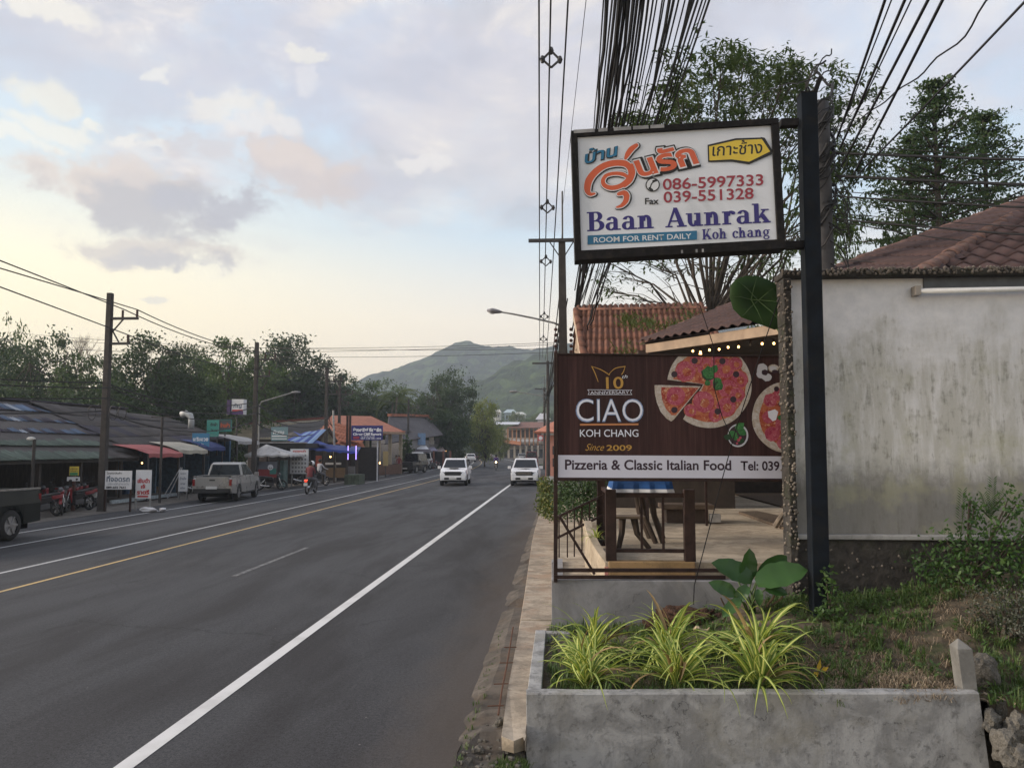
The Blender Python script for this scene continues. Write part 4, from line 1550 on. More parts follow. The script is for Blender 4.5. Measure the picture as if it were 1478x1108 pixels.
# ================================================================== PLANTER AND LOW WALL
M_CONC = mat_concrete('weathered planter concrete', (.36, .362, .365), (.11, .11, .112), (.25, .24, .21), scale=2.2)
M_CONC2 = mat_concrete('grey render', (.27, .27, .285), (.16, .16, .165), (.27, .26, .25), streak=False, scale=.7)
FL = A(760, 1000, 6.70)
FR = A(1413, 999, 6.95)
pl = thing('planter', 'low grey concrete planter box full of spider plants beside the footpath', 'planter', (FL.x, FL.y, -.6))
zf = FL.z

def wob_wall(p, q, zb_, z0, z1, th, nseg, m, name, parent, lean=0.0, amp=.006):
 """concrete wall from p to q with a slightly uneven top"""
 p, q = V((p[0], p[1], 0)), V((q[0], q[1], 0))
 d = (q - p)
 nn = V((-d.y, d.x, 0)).normalized() * th
 mb = MB()
 b = len(mb.v)
 for i in range(nseg + 1):
  t = i / nseg
  c = p + d * t
  z = z0 + (z1 - z0) * t + amp * noise.noise(V((t * 9, z0 * 7, 0)))
  e = lean * t
  for (o_, zz) in ((V((e, 0, 0)), zb_), (V((0, amp * noise.noise(V((t * 14, 3, 0))), 0)), z - .012), (V((0, .01, 0)), z), (nn - V((0, .008, 0)), z + amp * noise.noise(V((t * 12, 5, 0)))), (nn, z - .02), (nn, zb_)):
   mb.v.append(tuple(c + o_ + V((0, 0, zz))))
 for i in range(nseg):
  a = b + 6 * i
  for k_ in range(5):
   mb.f.append((a + k_, a + 6 + k_, a + 7 + k_, a + 1 + k_))
   mb.m.append(0)
 mb.f += [tuple(range(b, b + 6)), tuple(range(b + 6 * nseg, b + 6 * nseg + 6))[::-1]]
 mb.m += [0, 0]
 mb.f = [f[::-1] for f in mb.f]
 return mb.build(name, m, parent)

wob_wall((FL.x, FL.y), (FR.x, FR.y), -.7, zf, FR.z, .12, 40, M_CONC, 'front_wall', pl, lean=.10)
LB = A(777.5, 913, 8.95)
MB().box((FL.x + .003, FL.y + .123, -.3), (FL.x + .118, 9.0, zf - .002)).build('side_wall', M_CONC, pl, bevel=.006)
MB().box((FL.x + .12, 8.88, -.2), (.1, 8.998, zf - .006)).build('back_wall', M_CONC, pl, bevel=.006)
# soil and grass inside, rising to the right
M_SOIL = mat('planting soil', (.080, .062, .042), .98, var=.45, scale=8, bump=.8, dirt=(.045, .065, .020), dscale=3, bdist=.05)

def soil_z(x, y):
 base = zf - .09 + .02 * sm(7, 9, y)
 rise = sm(.9, 2.5, x) * sm(6.95, 8.9, y) * .33
 rise += sm(2.6, 5.5, x) * sm(6.9, 9.0, y) * .35
 n_ = noise.noise(V((x * 2.2, y * 2.2, 1))) * .04 + noise.noise(V((x * 7, y * 7, 1))) * .015
 return base + rise + n_

sb = MB()
nxs_, nys_ = 90, 34
for j in range(nys_ + 1):
 for i in range(nxs_ + 1):
  x = FL.x + .115 + (9.0 - FL.x) * i / nxs_
  y = 6.78 + .25 * sm(-.28, 3.6, x) + .04 * (x > .5)
  y = y + (9.56 - y) * j / nys_
  if x > 3.45 and y < 7.4:
   z = soil_z(x, y) - .9 * sm(3.5, 3.9, x) * sm(7.4, 6.95, y)
  else:
   z = soil_z(x, y)
  if x < .1 and y > 8.88:
   z = min(z, zf - .1)
  sb.v.append((x, y, z))
for j in range(nys_):
 for i in range(nxs_):
  a = j * (nxs_ + 1) + i
  sb.f.append((a, a + 1, a + nxs_ + 2, a + nxs_ + 1))
  sb.m.append(0)
structure(sb.build('soil', M_SOIL, smooth=True))

# low rendered retaining wall under the pizzeria sign
WL = A(796, 836, 9.66)
rw = thing('retaining_wall', 'low smooth grey rendered wall carrying the pizzeria sign frame', 'wall', (WL.x, WL.y, .1))
MB().box((WL.x, 9.64, -.1), (2.78, 9.84, WL.z)).build('wall', M_CONC2, rw, bevel=.006)
MB().box((WL.x, 9.841, -.1), (WL.x + .14, 12.2, WL.z - .10)).build('return_wall', M_CONC2, rw)

# ================================================================== TERRACE
M_TERR = mat_concrete('warm terrace concrete', (.46, .39, .30), (.15, .118, .085), (.29, .235, .17), streak=False, scale=.9)
M_YEND = mat_concrete('ochre painted step', (.30, .20, .10), (.12, .09, .06), (.34, .22, .12), streak=False)
M_PINK = mat('pink paint', (.42, .18, .15), .8, var=.2, scale=5, dirt=(.22, .12, .10))
tz = .86
te = thing('terrace', 'raised warm concrete terrace of the pizzeria behind the sign frame', 'terrace', (1, 10, 0))
T0 = A(877, 806, 10.5)
MB().box((-.05, 9.86, -.1), (3.4, 29, tz - .16)).build('landing_slab', M_TERR, te)
fl = MB()
fl.prism([(x, y) for x, y in ((T0.x + .05, 10.58), (2.9, 10.58), (9.6, 10.7), (9.6, 28), (.55, 28), (.45, 14), (.42, 11.6), (.50, 11.0))], .23)
fl.v = [(x, y, z + tz - .155) for x, y, z in fl.v]
fl.build('floor_slab', M_TERR, te, bevel=.012)
# ochre kerb in front of the railing, pink curved side
a, b_ = A(878, 812, 10.45), A(1003, 812, 10.45)
MB().box((a.x, 10.40, tz - .155), (b_.x, 10.575, tz + .10)).build('ochre_step', M_YEND, te, bevel=.012)
cv = MB()
pts = []
for i in range(9):
 t_ = i / 8
 pts.append((a.x - .04 - .22 * math.sin(t_ * math.pi / 2), 10.42 + 1.5 * t_ ** 1.3))
nn_ = len(pts)
for (x, y), h in zip(pts, [tz + .08 + .05 * i for i in range(9)]):
 cv.v += [(x, y, tz - .16), (x, y, h), (x + .10, y, h), (x + .10, y, tz - .16)]
for i in range(nn_ - 1):
 for k_ in range(3):
  q = 4 * i + k_
  cv.f.append((q, q + 1, q + 5, q + 4))
  cv.m.append(0)
cv.f.append((0, 3, 2, 1)); cv.m.append(0)
cv.build('curved_kerb', M_TERR, te)
MB().box((a.x - .05, 10.405, tz - .155), (a.x - .003, 10.70, tz + .03)).build('pink_base', M_PINK, te)
# soil bed with an edging on the terrace, far right
M_GRAVEL = mat('brown gravel', (.10, .072, .050), .95, var=.5, scale=30, bump=.8, dirt=(.05, .04, .03), dscale=8)
gb = [G(1058, 742, tz + .02), G(1148, 752, tz + .02), G(1148, 778, tz + .02), G(1110, 762, tz + .02), G(1062, 748, tz + .02)]
b2 = MB().prism([(p.x, p.y) for p in (G(1066, 741, tz + .08), G(1093, 740, tz + .08), G(1150, 752, tz + .08), G(1150, 771, tz + .08), G(1100, 753, tz + .08))][::-1], .05)
b2.v = [(x, y, z + tz + .078) for x, y, z in b2.v]
b2.build('gravel_bed', M_GRAVEL, te)
gq = [G(1030, 706, tz + .08), G(1165, 742, tz + .08), G(1200, 700, tz + .08), G(1060, 694, tz + .08)]
b3 = MB().prism([(p.x, p.y) for p in gq], .04)
b3.v = [(x, y, z + tz + .08) for x, y, z in b3.v]
b3.build('gravel_bed', M_GRAVEL, te)

# railing of dark brown steel
rl = thing('terrace_railing', 'dark brown steel railing with two stout posts on the terrace edge', 'railing', (T0.x, T0.y, tz))
for (px_, y_) in ((882, 10.5), (995.5, 10.5)):
 p = A(px_, 800, y_)
 MB().box((p.x - .068, y_ - .068, tz + .10), (p.x + .068, y_ + .068, Z(p, 706))).build('post', M_BRN, rl, bevel=.004)
pa, pb_ = A(889, 714, 10.5), A(989, 714, 10.5)
MB().box((pa.x, 10.47, pa.z - .03), (pb_.x, 10.53, pa.z + .03)).build('top_rail', M_BRN, rl)
pa2 = A(889, 794, 10.5)
MB().box((pa.x, 10.47, pa2.z - .022), (pb_.x, 10.53, pa2.z + .022)).build('bottom_rail', M_BRN, rl)
for px_ in (926, 957):
 p = A(px_, 750, 10.5)
 MB().box((p.x - .016, 10.484, pa2.z + .02), (p.x + .016, 10.516, pa.z - .028)).build('baluster', M_BRN, rl)
# part that runs back along the terrace edge
p2 = V((pa.x - .10, 12.3, 0))
MB().box((p2.x - .06, 12.24, tz - .05), (p2.x + .06, 12.36, Z(p2, 692))).build('post', M_BRN, rl)
for zz in (pa.z, pa2.z):
 MB().bar((pa.x - .06, 10.57, zz), (p2.x + .02, 12.24, zz + .0), .05).build('side_rail', M_BRN, rl)
for i in range(5):
 t_ = (i + 1) / 6
 x, y = pa.x - .06 + (p2.x - pa.x + .08) * t_, 10.57 + 1.67 * t_
 MB().box((x - .014, y - .014, pa2.z), (x + .014, y + .014, pa.z - .02)).build('baluster', M_BRN, rl)

sr = thing('stair_railing', 'thin dark sloping stair railing beside the footpath seen through the pizzeria sign frame', 'railing', (.2, 12.2, .7))
Yr = 12.2
for (x0, y0, x1, y1) in ((804, 746, 874, 713), (804, 776, 874, 741)):
 MB().bar(A(x0, y0, Yr), A(x1, y1, Yr), .035).build('rail', M_BRN, sr)
for (px_, yt, yb) in ((807, 745, 804), (819, 740, 804), (829, 735, 803), (840, 730, 800), (851, 725, 800), (862, 720, 792)):
 MB().bar(A(px_, yb, Yr), A(px_, yt, Yr), .020).build('baluster', M_BRN, sr)
MB().bar(A(846, 804, Yr), A(864, 796, Yr), .03).build('rail', M_BRN, sr)
# steps towards the footpath
stp = thing('steps', 'grey concrete steps between the footpath and the terrace landing', 'steps', (-.1, 12.8, .1))
for i in range(4):
 MB().box((-.14 - 0 * i, 12.3 + .32 * i, .0), (.44, 12.3 + .32 * (i + 1) - .003, .68 - .13 * i)).build('step', M_CONC2, stp, bevel=.01)

# table with blue cloth and dark wooden benches
tx0, tx1 = A(884, 690, 12.6).x, A(968, 690, 12.6).x
tb = thing('terrace_table', 'dark wooden table with splayed legs under a blue cloth on the terrace', 'table', ((tx0 + tx1) / 2, 12.9, tz + .075))
ztab = Z(V((tx0, 12.45, 0)), 711) + .19
M_DW = mat('dark wood', (.045, .030, .022), .6, var=.4, scale=6, bump=.2, stretch=(6, 1, 1))
MB().box((tx0 + .03, 12.45, ztab - .06), (tx1 - .03, 13.5, ztab - .02)).build('table_top', M_DW, tb, bevel=.01)
for (sx_, sy_, k_) in ((.35, 12.6, .22), (.55, 12.65, .16), (.35, 13.3, .2), (.6, 13.3, .2)):
 x = tx0 + .1 + (tx1 - tx0) * sx_
 MB().tube([(x, sy_, ztab - .05), (x + k_ * .3, sy_, tz + .5), (x + k_ * 1.1, sy_ - .03, tz + .078)], [.05, .045, .04], 8).build('leg', M_DW, tb)
cm = MB()
n = 46
ring = []
for i in range(n):
 t_ = i / n * 4
 s_, f_ = int(t_), t_ - int(t_)
 cor = [(tx0, 12.42), (tx1, 12.42), (tx1, 13.55), (tx0, 13.55)]
 x = cor[s_][0] + (cor[(s_ + 1) % 4][0] - cor[s_][0]) * f_
 y = cor[s_][1] + (cor[(s_ + 1) % 4][1] - cor[s_][1]) * f_
 ring.append((x, y))
cxm, cym = (tx0 + tx1) / 2, 12.98
M_CLB, M_CLW = mat('blue cloth', (.015, .065, .20), .9, var=.25, scale=4, bump=.2), mat('white cloth hem', (.55, .56, .58), .9, var=.06, bump=.1)
for lv, (dz, out_) in enumerate(((0, 0), (-.06, .01), (-.13, .03), (-.19, .045))):
 for i, (x, y) in enumerate(ring):
  w_ = .03 * math.sin(i * 2.1) * (lv / 3)
  dx, dy = (x - cxm), (y - cym)
  L_ = math.hypot(dx, dy)
  cm.v.append((x + dx / L_ * (out_ + w_), y + dy / L_ * (out_ + w_), ztab + dz))
cm.f.append(tuple(range(n)))
cm.m.append(0)
for lv in range(3):
 for i in range(n):
  cm.f.append((lv * n + i, (lv + 1) * n + i, (lv + 1) * n + (i + 1) % n, lv * n + (i + 1) % n))
  cm.m.append(1 if lv == 2 else 0)
tc_ = cm.build('tablecloth', [M_CLB, M_CLW])
tag(recentre(tc_), 'royal blue tablecloth with a pleated white hem on the terrace table', 'tablecloth')
bn = thing('wooden_stool', 'small curved leg wooden stool beside the blue clothed table', 'stool', (A(905, 720, 11.9).x, 12.0, tz + .075))
bx = A(910, 720, 11.9).x
MB().box((bx - .25, 11.75, tz + .52), (bx + .20, 12.1, tz + .56)).build('seat', mat('worn wood', (.14, .105, .075), .7, var=.3), bn, bevel=.01)
for (dx, k_) in ((-.12, -.06), (.05, .22)):
 MB().tube([(bx + dx, 11.92, tz + .52), (bx + dx + k_ * .2, 11.92, tz + .3), (bx + dx + k_, 11.9, tz + .078)], [.055, .045, .035], 8).build('leg', M_DW, bn)
bench = thing('stone_bench', 'low brown bench behind the blue clothed table', 'bench', (A(985, 715, 17).x, 17, tz + .075))
qa, qb = A(962, 722, 16), A(1022, 716, 16)
MB().box((qa.x, 16, tz + .075), (qb.x, 16.5, tz + .35)).build('base', mat('brown block', (.07, .05, .04), .9), bench, bevel=.01)
MB().box((qa.x - .1, 15.9, tz + .352), (qb.x + .1, 16.6, tz + .44)).build('seat', mat('brown slab', (.12, .085, .06), .8), bench, bevel=.01)
p = A(1019, 700, 15.5)
MB().box((p.x - .02, 15.48, tz + .075), (p.x + .02, 15.52, tz + 1.6)).build('support_post', M_BRN, bench)
# things lying at the back right of the terrace
M_LOG = mat('pale log', (.17, .14, .11), .9, var=.3)
for i, (px_, a_) in enumerate(((1118, .1), (1126, .05), (1133, .12))):
 p = A(px_, 722, 15 + .4 * i)
 p.z = tz + .12
 t_ = MB().tube([p, p + V((.07, -.1, .16)), p + V((.14, -.1, .26))], [.055, .05, .045], 7)
 tag(recentre(t_.build('concrete_stump', M_LOG)), 'short pale curved stump leaning on the gravel at the back of the terrace', 'stump', 'pale stumps on the terrace gravel')
p = A(1030, 700, 16)
cb = thing('cinder_block', 'small pale block standing at the foot of the terrace bench', 'block', (p.x, 16, tz + .075))
MB().box((p.x - .09, 15.9, tz + .1), (p.x + .11, 16.1, tz + .26)).build('block', mat('pale block', (.35, .34, .33), .9), cb, bevel=.01)
# back wall and interior of the restaurant
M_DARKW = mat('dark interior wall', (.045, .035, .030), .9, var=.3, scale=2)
M_CREAM = mat('cream fascia paint', (.29, .215, .155), .8, var=.2, scale=3, dirt=(.20, .14, .10), dscale=2)
M_OLDB = mat('dark beam', (.055, .035, .03), .8)

rest = thing('restaurant', 'open pizzeria pavilion with brown tiled roof, cream fascia and dark interior behind the pizzeria sign', 'restaurant', (3, 16, tz))
F0, F1 = A(932, 497, 15.6), A(1124, 467, 12.6)
F1 = F0 + (F1 - F0) * 1.35
F1.z = F0.z + (F1.z - F0.z)
dfx = (F1 - F0)
e_h = V((0, 0, -.165))
fs = MB()
fs.hexa([tuple(F0 + e_h), tuple(F1 + e_h), tuple(F1 + e_h + V((.03, .05, 0))), tuple(F0 + e_h + V((.03, .05, 0))), tuple(F0), tuple(F1), tuple(F1 + V((.03, .05, 0))), tuple(F0 + V((.03, .05, 0)))])
fs.build('fascia', M_CREAM, rest)
RL0 = A(930, 492, 15.5)
RL1 = RL0 + dfx
R1 = A(1060, 438, 17.8)
R2 = R1 + dfx * .9
tm_p = tile_mesh(.25, .45, 1, .05, M_TILE_B)
random.seed(8)
tile_face(rest, [RL0, RL1, R2, R1], dfx, tm_p, .25, .45, under=M_TILE_B, limit=240)
ridge_caps(rest, RL0, R1, .07, M_RIDGE, .4)
# left end closing the roof, ceiling, beams, back wall, posts
MB().poly([tuple(RL0 + V((0, 0, -.03))), tuple(R1 + V((0, 0, -.03))), tuple(R1 + V((-1.0, 3.2, -1.4)))]).build('roof_end', M_TILE_B, rest)
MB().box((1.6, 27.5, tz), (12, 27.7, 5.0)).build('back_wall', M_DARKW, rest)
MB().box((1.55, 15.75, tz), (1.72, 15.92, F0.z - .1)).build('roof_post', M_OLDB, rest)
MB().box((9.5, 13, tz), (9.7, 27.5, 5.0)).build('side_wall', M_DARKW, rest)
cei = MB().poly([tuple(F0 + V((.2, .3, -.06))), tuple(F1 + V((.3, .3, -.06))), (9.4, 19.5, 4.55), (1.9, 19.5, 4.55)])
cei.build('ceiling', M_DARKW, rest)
# counter and clutter in the shade under the roof
MB().box((3.4, 26.3, tz + .08), (9.2, 26.9, tz + 1.05)).build('counter', mat('brown counter', (.06, .045, .035), .7), rest)
# bulbs on a cord
M_BULB = mat('lit bulb', (1, .8, .5), .3, bump=0, emit=(1.0, .50, .17), es=4.5)
M_BULB2 = mat('unlit bulb glass', (.35, .33, .30), .1, bump=0)
bl = [(1000, 506.5), (1011, 508), (1024, 505), (1038, 504), (1051, 501), (1066, 500.5), (1083, 497), (1100, 496), (1117, 495.5)]
cord = thing('string_lights', 'string of small warm bulbs under the cream fascia of the pizzeria', 'string lights', tuple(A(1060, 500, 14.4)))
prev = None
pts = []
for i, (x, y) in enumerate(bl):
 Yb = 15.3 - 2.6 * (x - 1000) / 192
 p = A(x, y - 5, Yb)
 pts += [p + V((0, 0, .02))]
pts = [A(975, 500, 15.6)] + pts + [A(1150, 490, 12.4)]
MB().tube(pts, .008, 4).build('cord', M_OLDB, cord)
for i, (x, y) in enumerate(bl):
 Yb = 15.3 - 2.6 * (x - 1000) / 192
 p = A(x, y, Yb)
 b_ = MB().ball(tuple(p), .021, 10, 8, (1, 1, 1.15)).build('bulb', M_BULB2 if i == 6 else M_BULB, cord, smooth=True)
 MB().tube([p + V((0, 0, .03)), p + V((0, 0, .075))], .016, 6).build('socket', M_OLDB, cord)
p = A(1011, 513, 15.2)
lt = thing('hanging_lamp', 'larger glowing hanging lamp under the string of bulbs', 'lamp', tuple(p))
MB().tube([p + V((0, 0, .05)), p + V((0, 0, -.02)), p + V((0, 0, -.07))], [.02, .042, .02], 8).build('shade', M_BULB, lt, smooth=True)
MB().tube([p + V((0, 0, .05)), p + V((0, 0, .14))], .01, 5).build('stem', M_OLDB, lt)

# orange tiled gable house farther along the road
og = thing('orange_roof_house', 'house with faded orange corrugated tile roof and cream gable rising behind the pizzeria sign', 'house', (1.5, 20, 0))
OE0, OE1 = A(858, 520, 20.0), A(1000, 520, 19.6)
OE0 = A(848, 530, 19.5)
OE1 = OE0 + V((3.6, -.2, 0))
OR0, OR1 = A(832, 449, 22.6), A(975, 450, 22.4)
OR1 = OR0 + V((3.6, -.2, 0))
random.seed(31)
tm_o = tile_mesh(.15, .80, 1, .05, M_TILE_O)
tile_face(og, [OE0, OE1, OR1, OR0], V((1, -.05, 0)), tm_o, .15, .80, under=M_TILE_O, limit=290)
ridge_caps(og, OE0 + V((-.02, 0, .03)), OR0 + V((0, 0, .03)), .09, M_TILE_O, .5)
ridge_caps(og, OR0, OR1, .09, M_TILE_O, .5)
gd = MB().hexa([tuple(OE0 + V((-.10, 0, -.28))), tuple(OE0 + V((-.04, 0, -.28))), tuple(OR0 + V((-.04, 0, -.22))), tuple(OR0 + V((-.10, 0, -.22))), tuple(OE0 + V((-.10, 0, .0))), tuple(OE0 + V((-.04, 0, .0))), tuple(OR0 + V((-.04, 0, .04))), tuple(OR0 + V((-.10, 0, .04)))])
gd.build('barge_board', mat('cream barge board', (.42, .33, .25), .8, dirt=(.2, .15, .11)), og)
back = OR0 + (OR0 - OE0)
back.z = OE0.z
MB().poly([tuple(OE0 + V((.05, 0, -.1))), tuple(OR0 + V((.05, 0, -.1))), tuple(back + V((.05, 0, -.1)))]).build('gable', M_CREAM, og)
MB().slab(tuple(OR1 + V((0, .02, 0))), tuple(OR0 + V((0, .02, 0))), tuple(back), tuple(back + V((3.6, 0, 0))), .04).build('roof_back', M_TILE_O, og)
MB().box((OE0.x + .3, OE0.y + .5, 0), (OE0.x + 3.6, back.y - .5, OE0.z)).build('wall', M_DARKW, og)
# moss tufts on the roof are grown with the plants below

# pink building beyond, cut by the sign's left edge
pk = thing('pink_building', 'salmon pink building with a small orange roof beside the parked white pickup', 'building', (-.7, 62, 0))
yb = 66
x0_ = X(787, yb)
x1_ = X(860, yb)
M_SAL = mat('salmon wall', (.52, .235, .18), .85, var=.12, scale=1.2, dirt=(.36, .17, .13), dscale=.6)
p = V((x0_, yb, 0))
MB().box((x0_, yb, -.3), (x1_, yb + 9, Z(p, 628))).build('wall', M_SAL, pk)
zr = Z(p, 622)
r_ = MB()
r_.slab((x0_ - .9, yb - .9, Z(p, 623)), (x1_ + .5, yb - .9, Z(p, 624)), (x1_ + .5, yb + 3, Z(p, 596)), (x0_ + 1.6, yb + 3, Z(p, 598)), .12)
r_.slab((x0_ - .9, yb + 9.5, Z(p, 623)), (x0_ - .9, yb - .9, Z(p, 623)), (x0_ + 1.6, yb + 3, Z(p, 598)), (x0_ + 1.6, yb + 7, Z(p, 598)), .12)
r_.build('roof', mat('salmon orange roof', (.42, .17, .11), .85, var=.2, scale=2), pk)
for z_ in (.9, 1.9):
 MB().box((x0_ + .6, yb - .06, z_), (x0_ + 1.5, yb - .003, z_ + .7)).build('window', mat('dark glass pane', (.03, .035, .045), .15, bump=0), pk)
bd = thing('small_signboard', 'small white board with grey writing at the foot of the pink building', 'sign', (X(795, 40), 40, 0))
q = V((X(788, 42), 42, 0))
MB().box((q.x, 42, Z(q, 703)), (q.x + 1.1, 42.06, Z(q, 687))).build('board', mat('dull white board', (.45, .45, .46), .6, var=.1), bd)
MB().box((q.x + .1, 42.02, 0), (q.x + .16, 42.058, Z(q, 703))).build('leg', M_BRN, bd)
MB().box((q.x + .9, 42.02, 0), (q.x + .96, 42.058, Z(q, 703))).build('leg', M_BRN, bd)

# ================================================================== PLANTS
def leaf_strip(L, W, droop, up, curl=0.0, n=9, stripe=True, fold=.25):
 """one long leaf along +x that rises then arches down"""
 m_ = MB()
 P = []
 ang = up
 x = z = 0.0
 st = L / n
 for i in range(n + 1):
  t = i / n
  P.append((x, curl * t * t * L, z, ang))
  x += st * math.cos(ang)
  z += st * math.sin(ang)
  ang -= droop * (.5 + 1.3 * t) / n
 for i, (x, y, z, a) in enumerate(P):
  t = i / n
  w = W * (.45 + .55 * min(1, t * 4)) * (1 - t ** 3) if i < n else .0015
  w = max(w, .0015)
  for s_ in ((-1, -.36, .36, 1) if stripe else (-1, 0, 1)):
   lift = abs(s_) * w * fold
   m_.v.append((x - math.sin(a) * lift, y + s_ * w / 2, z + math.cos(a) * lift))
 k_ = 4 if stripe else 3
 for i in range(n):
  for j in range(k_ - 1):
   a = i * k_ + j
   m_.f.append((a, a + k_, a + k_ + 1, a + 1))
   m_.m.append(1 if stripe and j == 1 else 0)
 return m_

M_LG = leaf_mat('spider plant green', (.10, .17, .035), (.18, .27, .055), (.26, .34, .08), .3)
M_LY = leaf_mat('spider plant cream stripe', (.46, .50, .13), (.62, .62, .20), (.70, .68, .28), .3)
M_DEAD = leaf_mat('withered leaf', (.14, .09, .04), (.26, .18, .08), (.34, .27, .14), .1)
random.seed(17)
SP = []
for i in range(14):
 up = (1.45, 1.3, 1.15, 1.0, .85, .65, .5)[i % 7]
 SP.append(leaf_strip(random.uniform(.44, .78), random.uniform(.024, .038), random.uniform(1.2, 2.9), up, random.uniform(-.25, .25)).mesh('leaf', [M_LG, M_LY], smooth=True))
SPD = [leaf_strip(random.uniform(.34, .46), .026, random.uniform(1.0, 1.8), random.uniform(.1, .5), 0).mesh('leaf', [M_LG, M_LY], smooth=True) for _ in range(3)]

def spider(px, py, Y, s, n, label, zoff=.0, seed=0):
 random.seed(seed)
 n = int(n * 1.25)
 q = A(px, py, Y)
 z = soil_z(q.x, Y)
 t = thing('spider_plant', label, 'plant', (q.x, Y, z), random.uniform(0, 6), 'striped spider plants in the planter')
 for i in range(n):
  me = random.choice(SP)
  M = Matrix.Translation((random.uniform(-.03, .03), random.uniform(-.03, .03), random.uniform(0, .03))) @ Matrix.Rotation(i * 2.399 + random.uniform(-.3, .3), 4, 'Z') @ Matrix.Rotation(random.uniform(-.35, .2), 4, 'Y') @ Matrix.Rotation(random.uniform(-.5, .5), 4, 'X')
  M = M @ Matrix.Scale(s * random.uniform(.8, 1.12), 4)
  W = WM[t.name] @ M
  ok = True
  for v_ in me.vertices:
   w_ = W @ v_.co
   if (w_.y < 6.87 and w_.z < zf + .012 and w_.y > 6.62) or (-.32 < w_.x < -.14 and w_.z < zf + .01) or (w_.y <= 6.62 and w_.z > zf + .1 and i % 2):
    ok = False
    break
  if ok:
   o_ = link('leaf', me, t, M)
   if i % 13 == 5:
    o_.material_slots[0].link = o_.material_slots[1].link = 'OBJECT'
    o_.material_slots[0].material = o_.material_slots[1].material = M_DEAD
 return t

sp1 = spider(848, 1000, 7.12, 1.0, 74, 'striped spider plant at the left front corner of the planter', seed=1)
sp2 = spider(975, 1000, 7.15, 1.05, 74, 'striped spider plant at the middle of the planter front edge', seed=2)
sp3 = spider(1096, 1002, 7.10, 1.1, 70, 'striped spider plant hanging over the planter front edge on the right', seed=3)
sp4 = spider(852, 930, 7.95, 1.0, 62, 'striped spider plant behind the front left one, against the side wall', seed=4)
sp5 = spider(965, 928, 7.95, 1.1, 62, 'striped spider plant in the middle of the back row before the low grey wall', seed=5)
sp6 = spider(1090, 938, 7.85, 1.15, 62, 'tallest striped spider plant, at the right of the back row', seed=6)

# drooping leaves over the wall edges
def extra(t, deg, me, s, tilt=0.0, off=(0, 0, .03)):
 wz = t.rotation_euler[2] if False else 0
 inv = Matrix.Rotation(-math.atan2(WM[t.name][1][0], WM[t.name][0][0]), 4, 'Z')
 link('leaf', me, t, inv @ Matrix.Translation(off) @ Matrix.Rotation(R(deg), 4, 'Z') @ Matrix.Rotation(tilt, 4, 'Y') @ Matrix.Scale(s, 4))

extra(sp3, -95, SPD[0], 1.15, -.2)
extra(sp3, -60, SPD[1], 1.0, -.3)
extra(sp3, -40, SPD[2], 1.1, -.35)
extra(sp1, 190, SPD[1], 1.15, .1, (-.05, 0, .08))
extra(sp2, -70, SPD[2], 1.1, -.3)

# broad leaved plant beside the column
M_TARO = leaf_mat('broad green leaf', (.014, .042, .011), (.030, .080, .020), (.055, .12, .032), .2, .35)
M_STEM = mat('green stem', (.06, .10, .03), .6, var=.2)

def broad_leaf(L, W, cup=.2, bend=.5, n=10, m_=None):
 b = MB()
 for i in range(n + 1):
  t = i / n
  w = W / 2 * (math.sin(math.pi * min(1, t * .93 + .05)) ** .62) * (1 - .15 * t) if i < n else .002
  x = L * t
  z = -bend * L * t * t * .5 + .02 * math.sin(t * 9) * W
  for s_ in (-1, -.5, 0, .5, 1):
   zz = z + cup * abs(s_) * w + (.012 * math.sin(t * 22) * abs(s_))
   b.v.append((x, s_ * w, zz))
 for i in range(n):
  for j in range(4):
   a = i * 5 + j
   b.f.append((a, a + 5, a + 6, a + 1))
   b.m.append(0)
 return b.mesh('leaf', m_ or M_TARO, smooth=True)

random.seed(23)
tp0 = A(1085, 880, 9.0)
zs = soil_z(tp0.x, 9.0)
tr = thing('broad_leaf_plant', 'plant with big glossy oval leaves at the foot of the pebble column', 'plant', (tp0.x, 9.0, zs))
BL_ = [broad_leaf(.48, .30, .25, .5), broad_leaf(.42, .26, .35, .8), broad_leaf(.36, .20, .3, .4)]
for (px_, py_, Y, tgt, me, s_, roll, stem) in (
  (1075, 840, 8.9, (1092, 780), 0, .75, .6, 1), (1085, 838, 8.85, (1038, 808), 0, 1.05, 0, 1), (1092, 842, 8.8, (1150, 818), 0, 1.2, -.1, 1), (1095, 832, 9.0, (1142, 802), 1, .9, .6, 1),
  (1060, 858, 8.7, (1030, 838), 1, .95, -.3, 1), (1068, 865, 8.7, (1040, 890), 2, .9, 0, 1), (1105, 850, 8.75, (1140, 852), 1, .9, .1, 1), (1080, 846, 8.75, (1060, 868), 1, 1.0, 0, 0), (1095, 850, 8.7, (1096, 874), 1, .9, .2, 0),
  (1062, 830, 9.05, (1085, 812), 2, .9, .2, 1)):
 p = A(px_, py_, Y)
 q = A(tgt[0], tgt[1], Y - .08)
 d = (q - p)
 ex = d.normalized()
 up_ = V((0, -.75, .66))
 ey = up_.cross(ex).normalized()
 ez = ex.cross(ey)
 M = Matrix((ex, ey, ez)).transposed().to_4x4()
 M.translation = p
 M = M @ Matrix.Rotation(roll, 4, 'X')
 k_ = d.length / (.48, .42, .36)[me] * s_
 lf = link('leaf', BL_[me], tr, WM[tr.name].inverted() @ M @ Matrix.Diagonal((k_, k_, k_, 1)))
 if stem:
  MB().tube([(tp0.x + random.uniform(-.05, .05), 9.0, zs - .02), ((p.x + tp0.x) / 2 + random.uniform(-.05, .05), (p.y + 9) / 2, (p.z + zs) / 2 + .03), tuple(p)], [.013, .010, .007], 6).build('stem', M_STEM, tr, smooth=True)
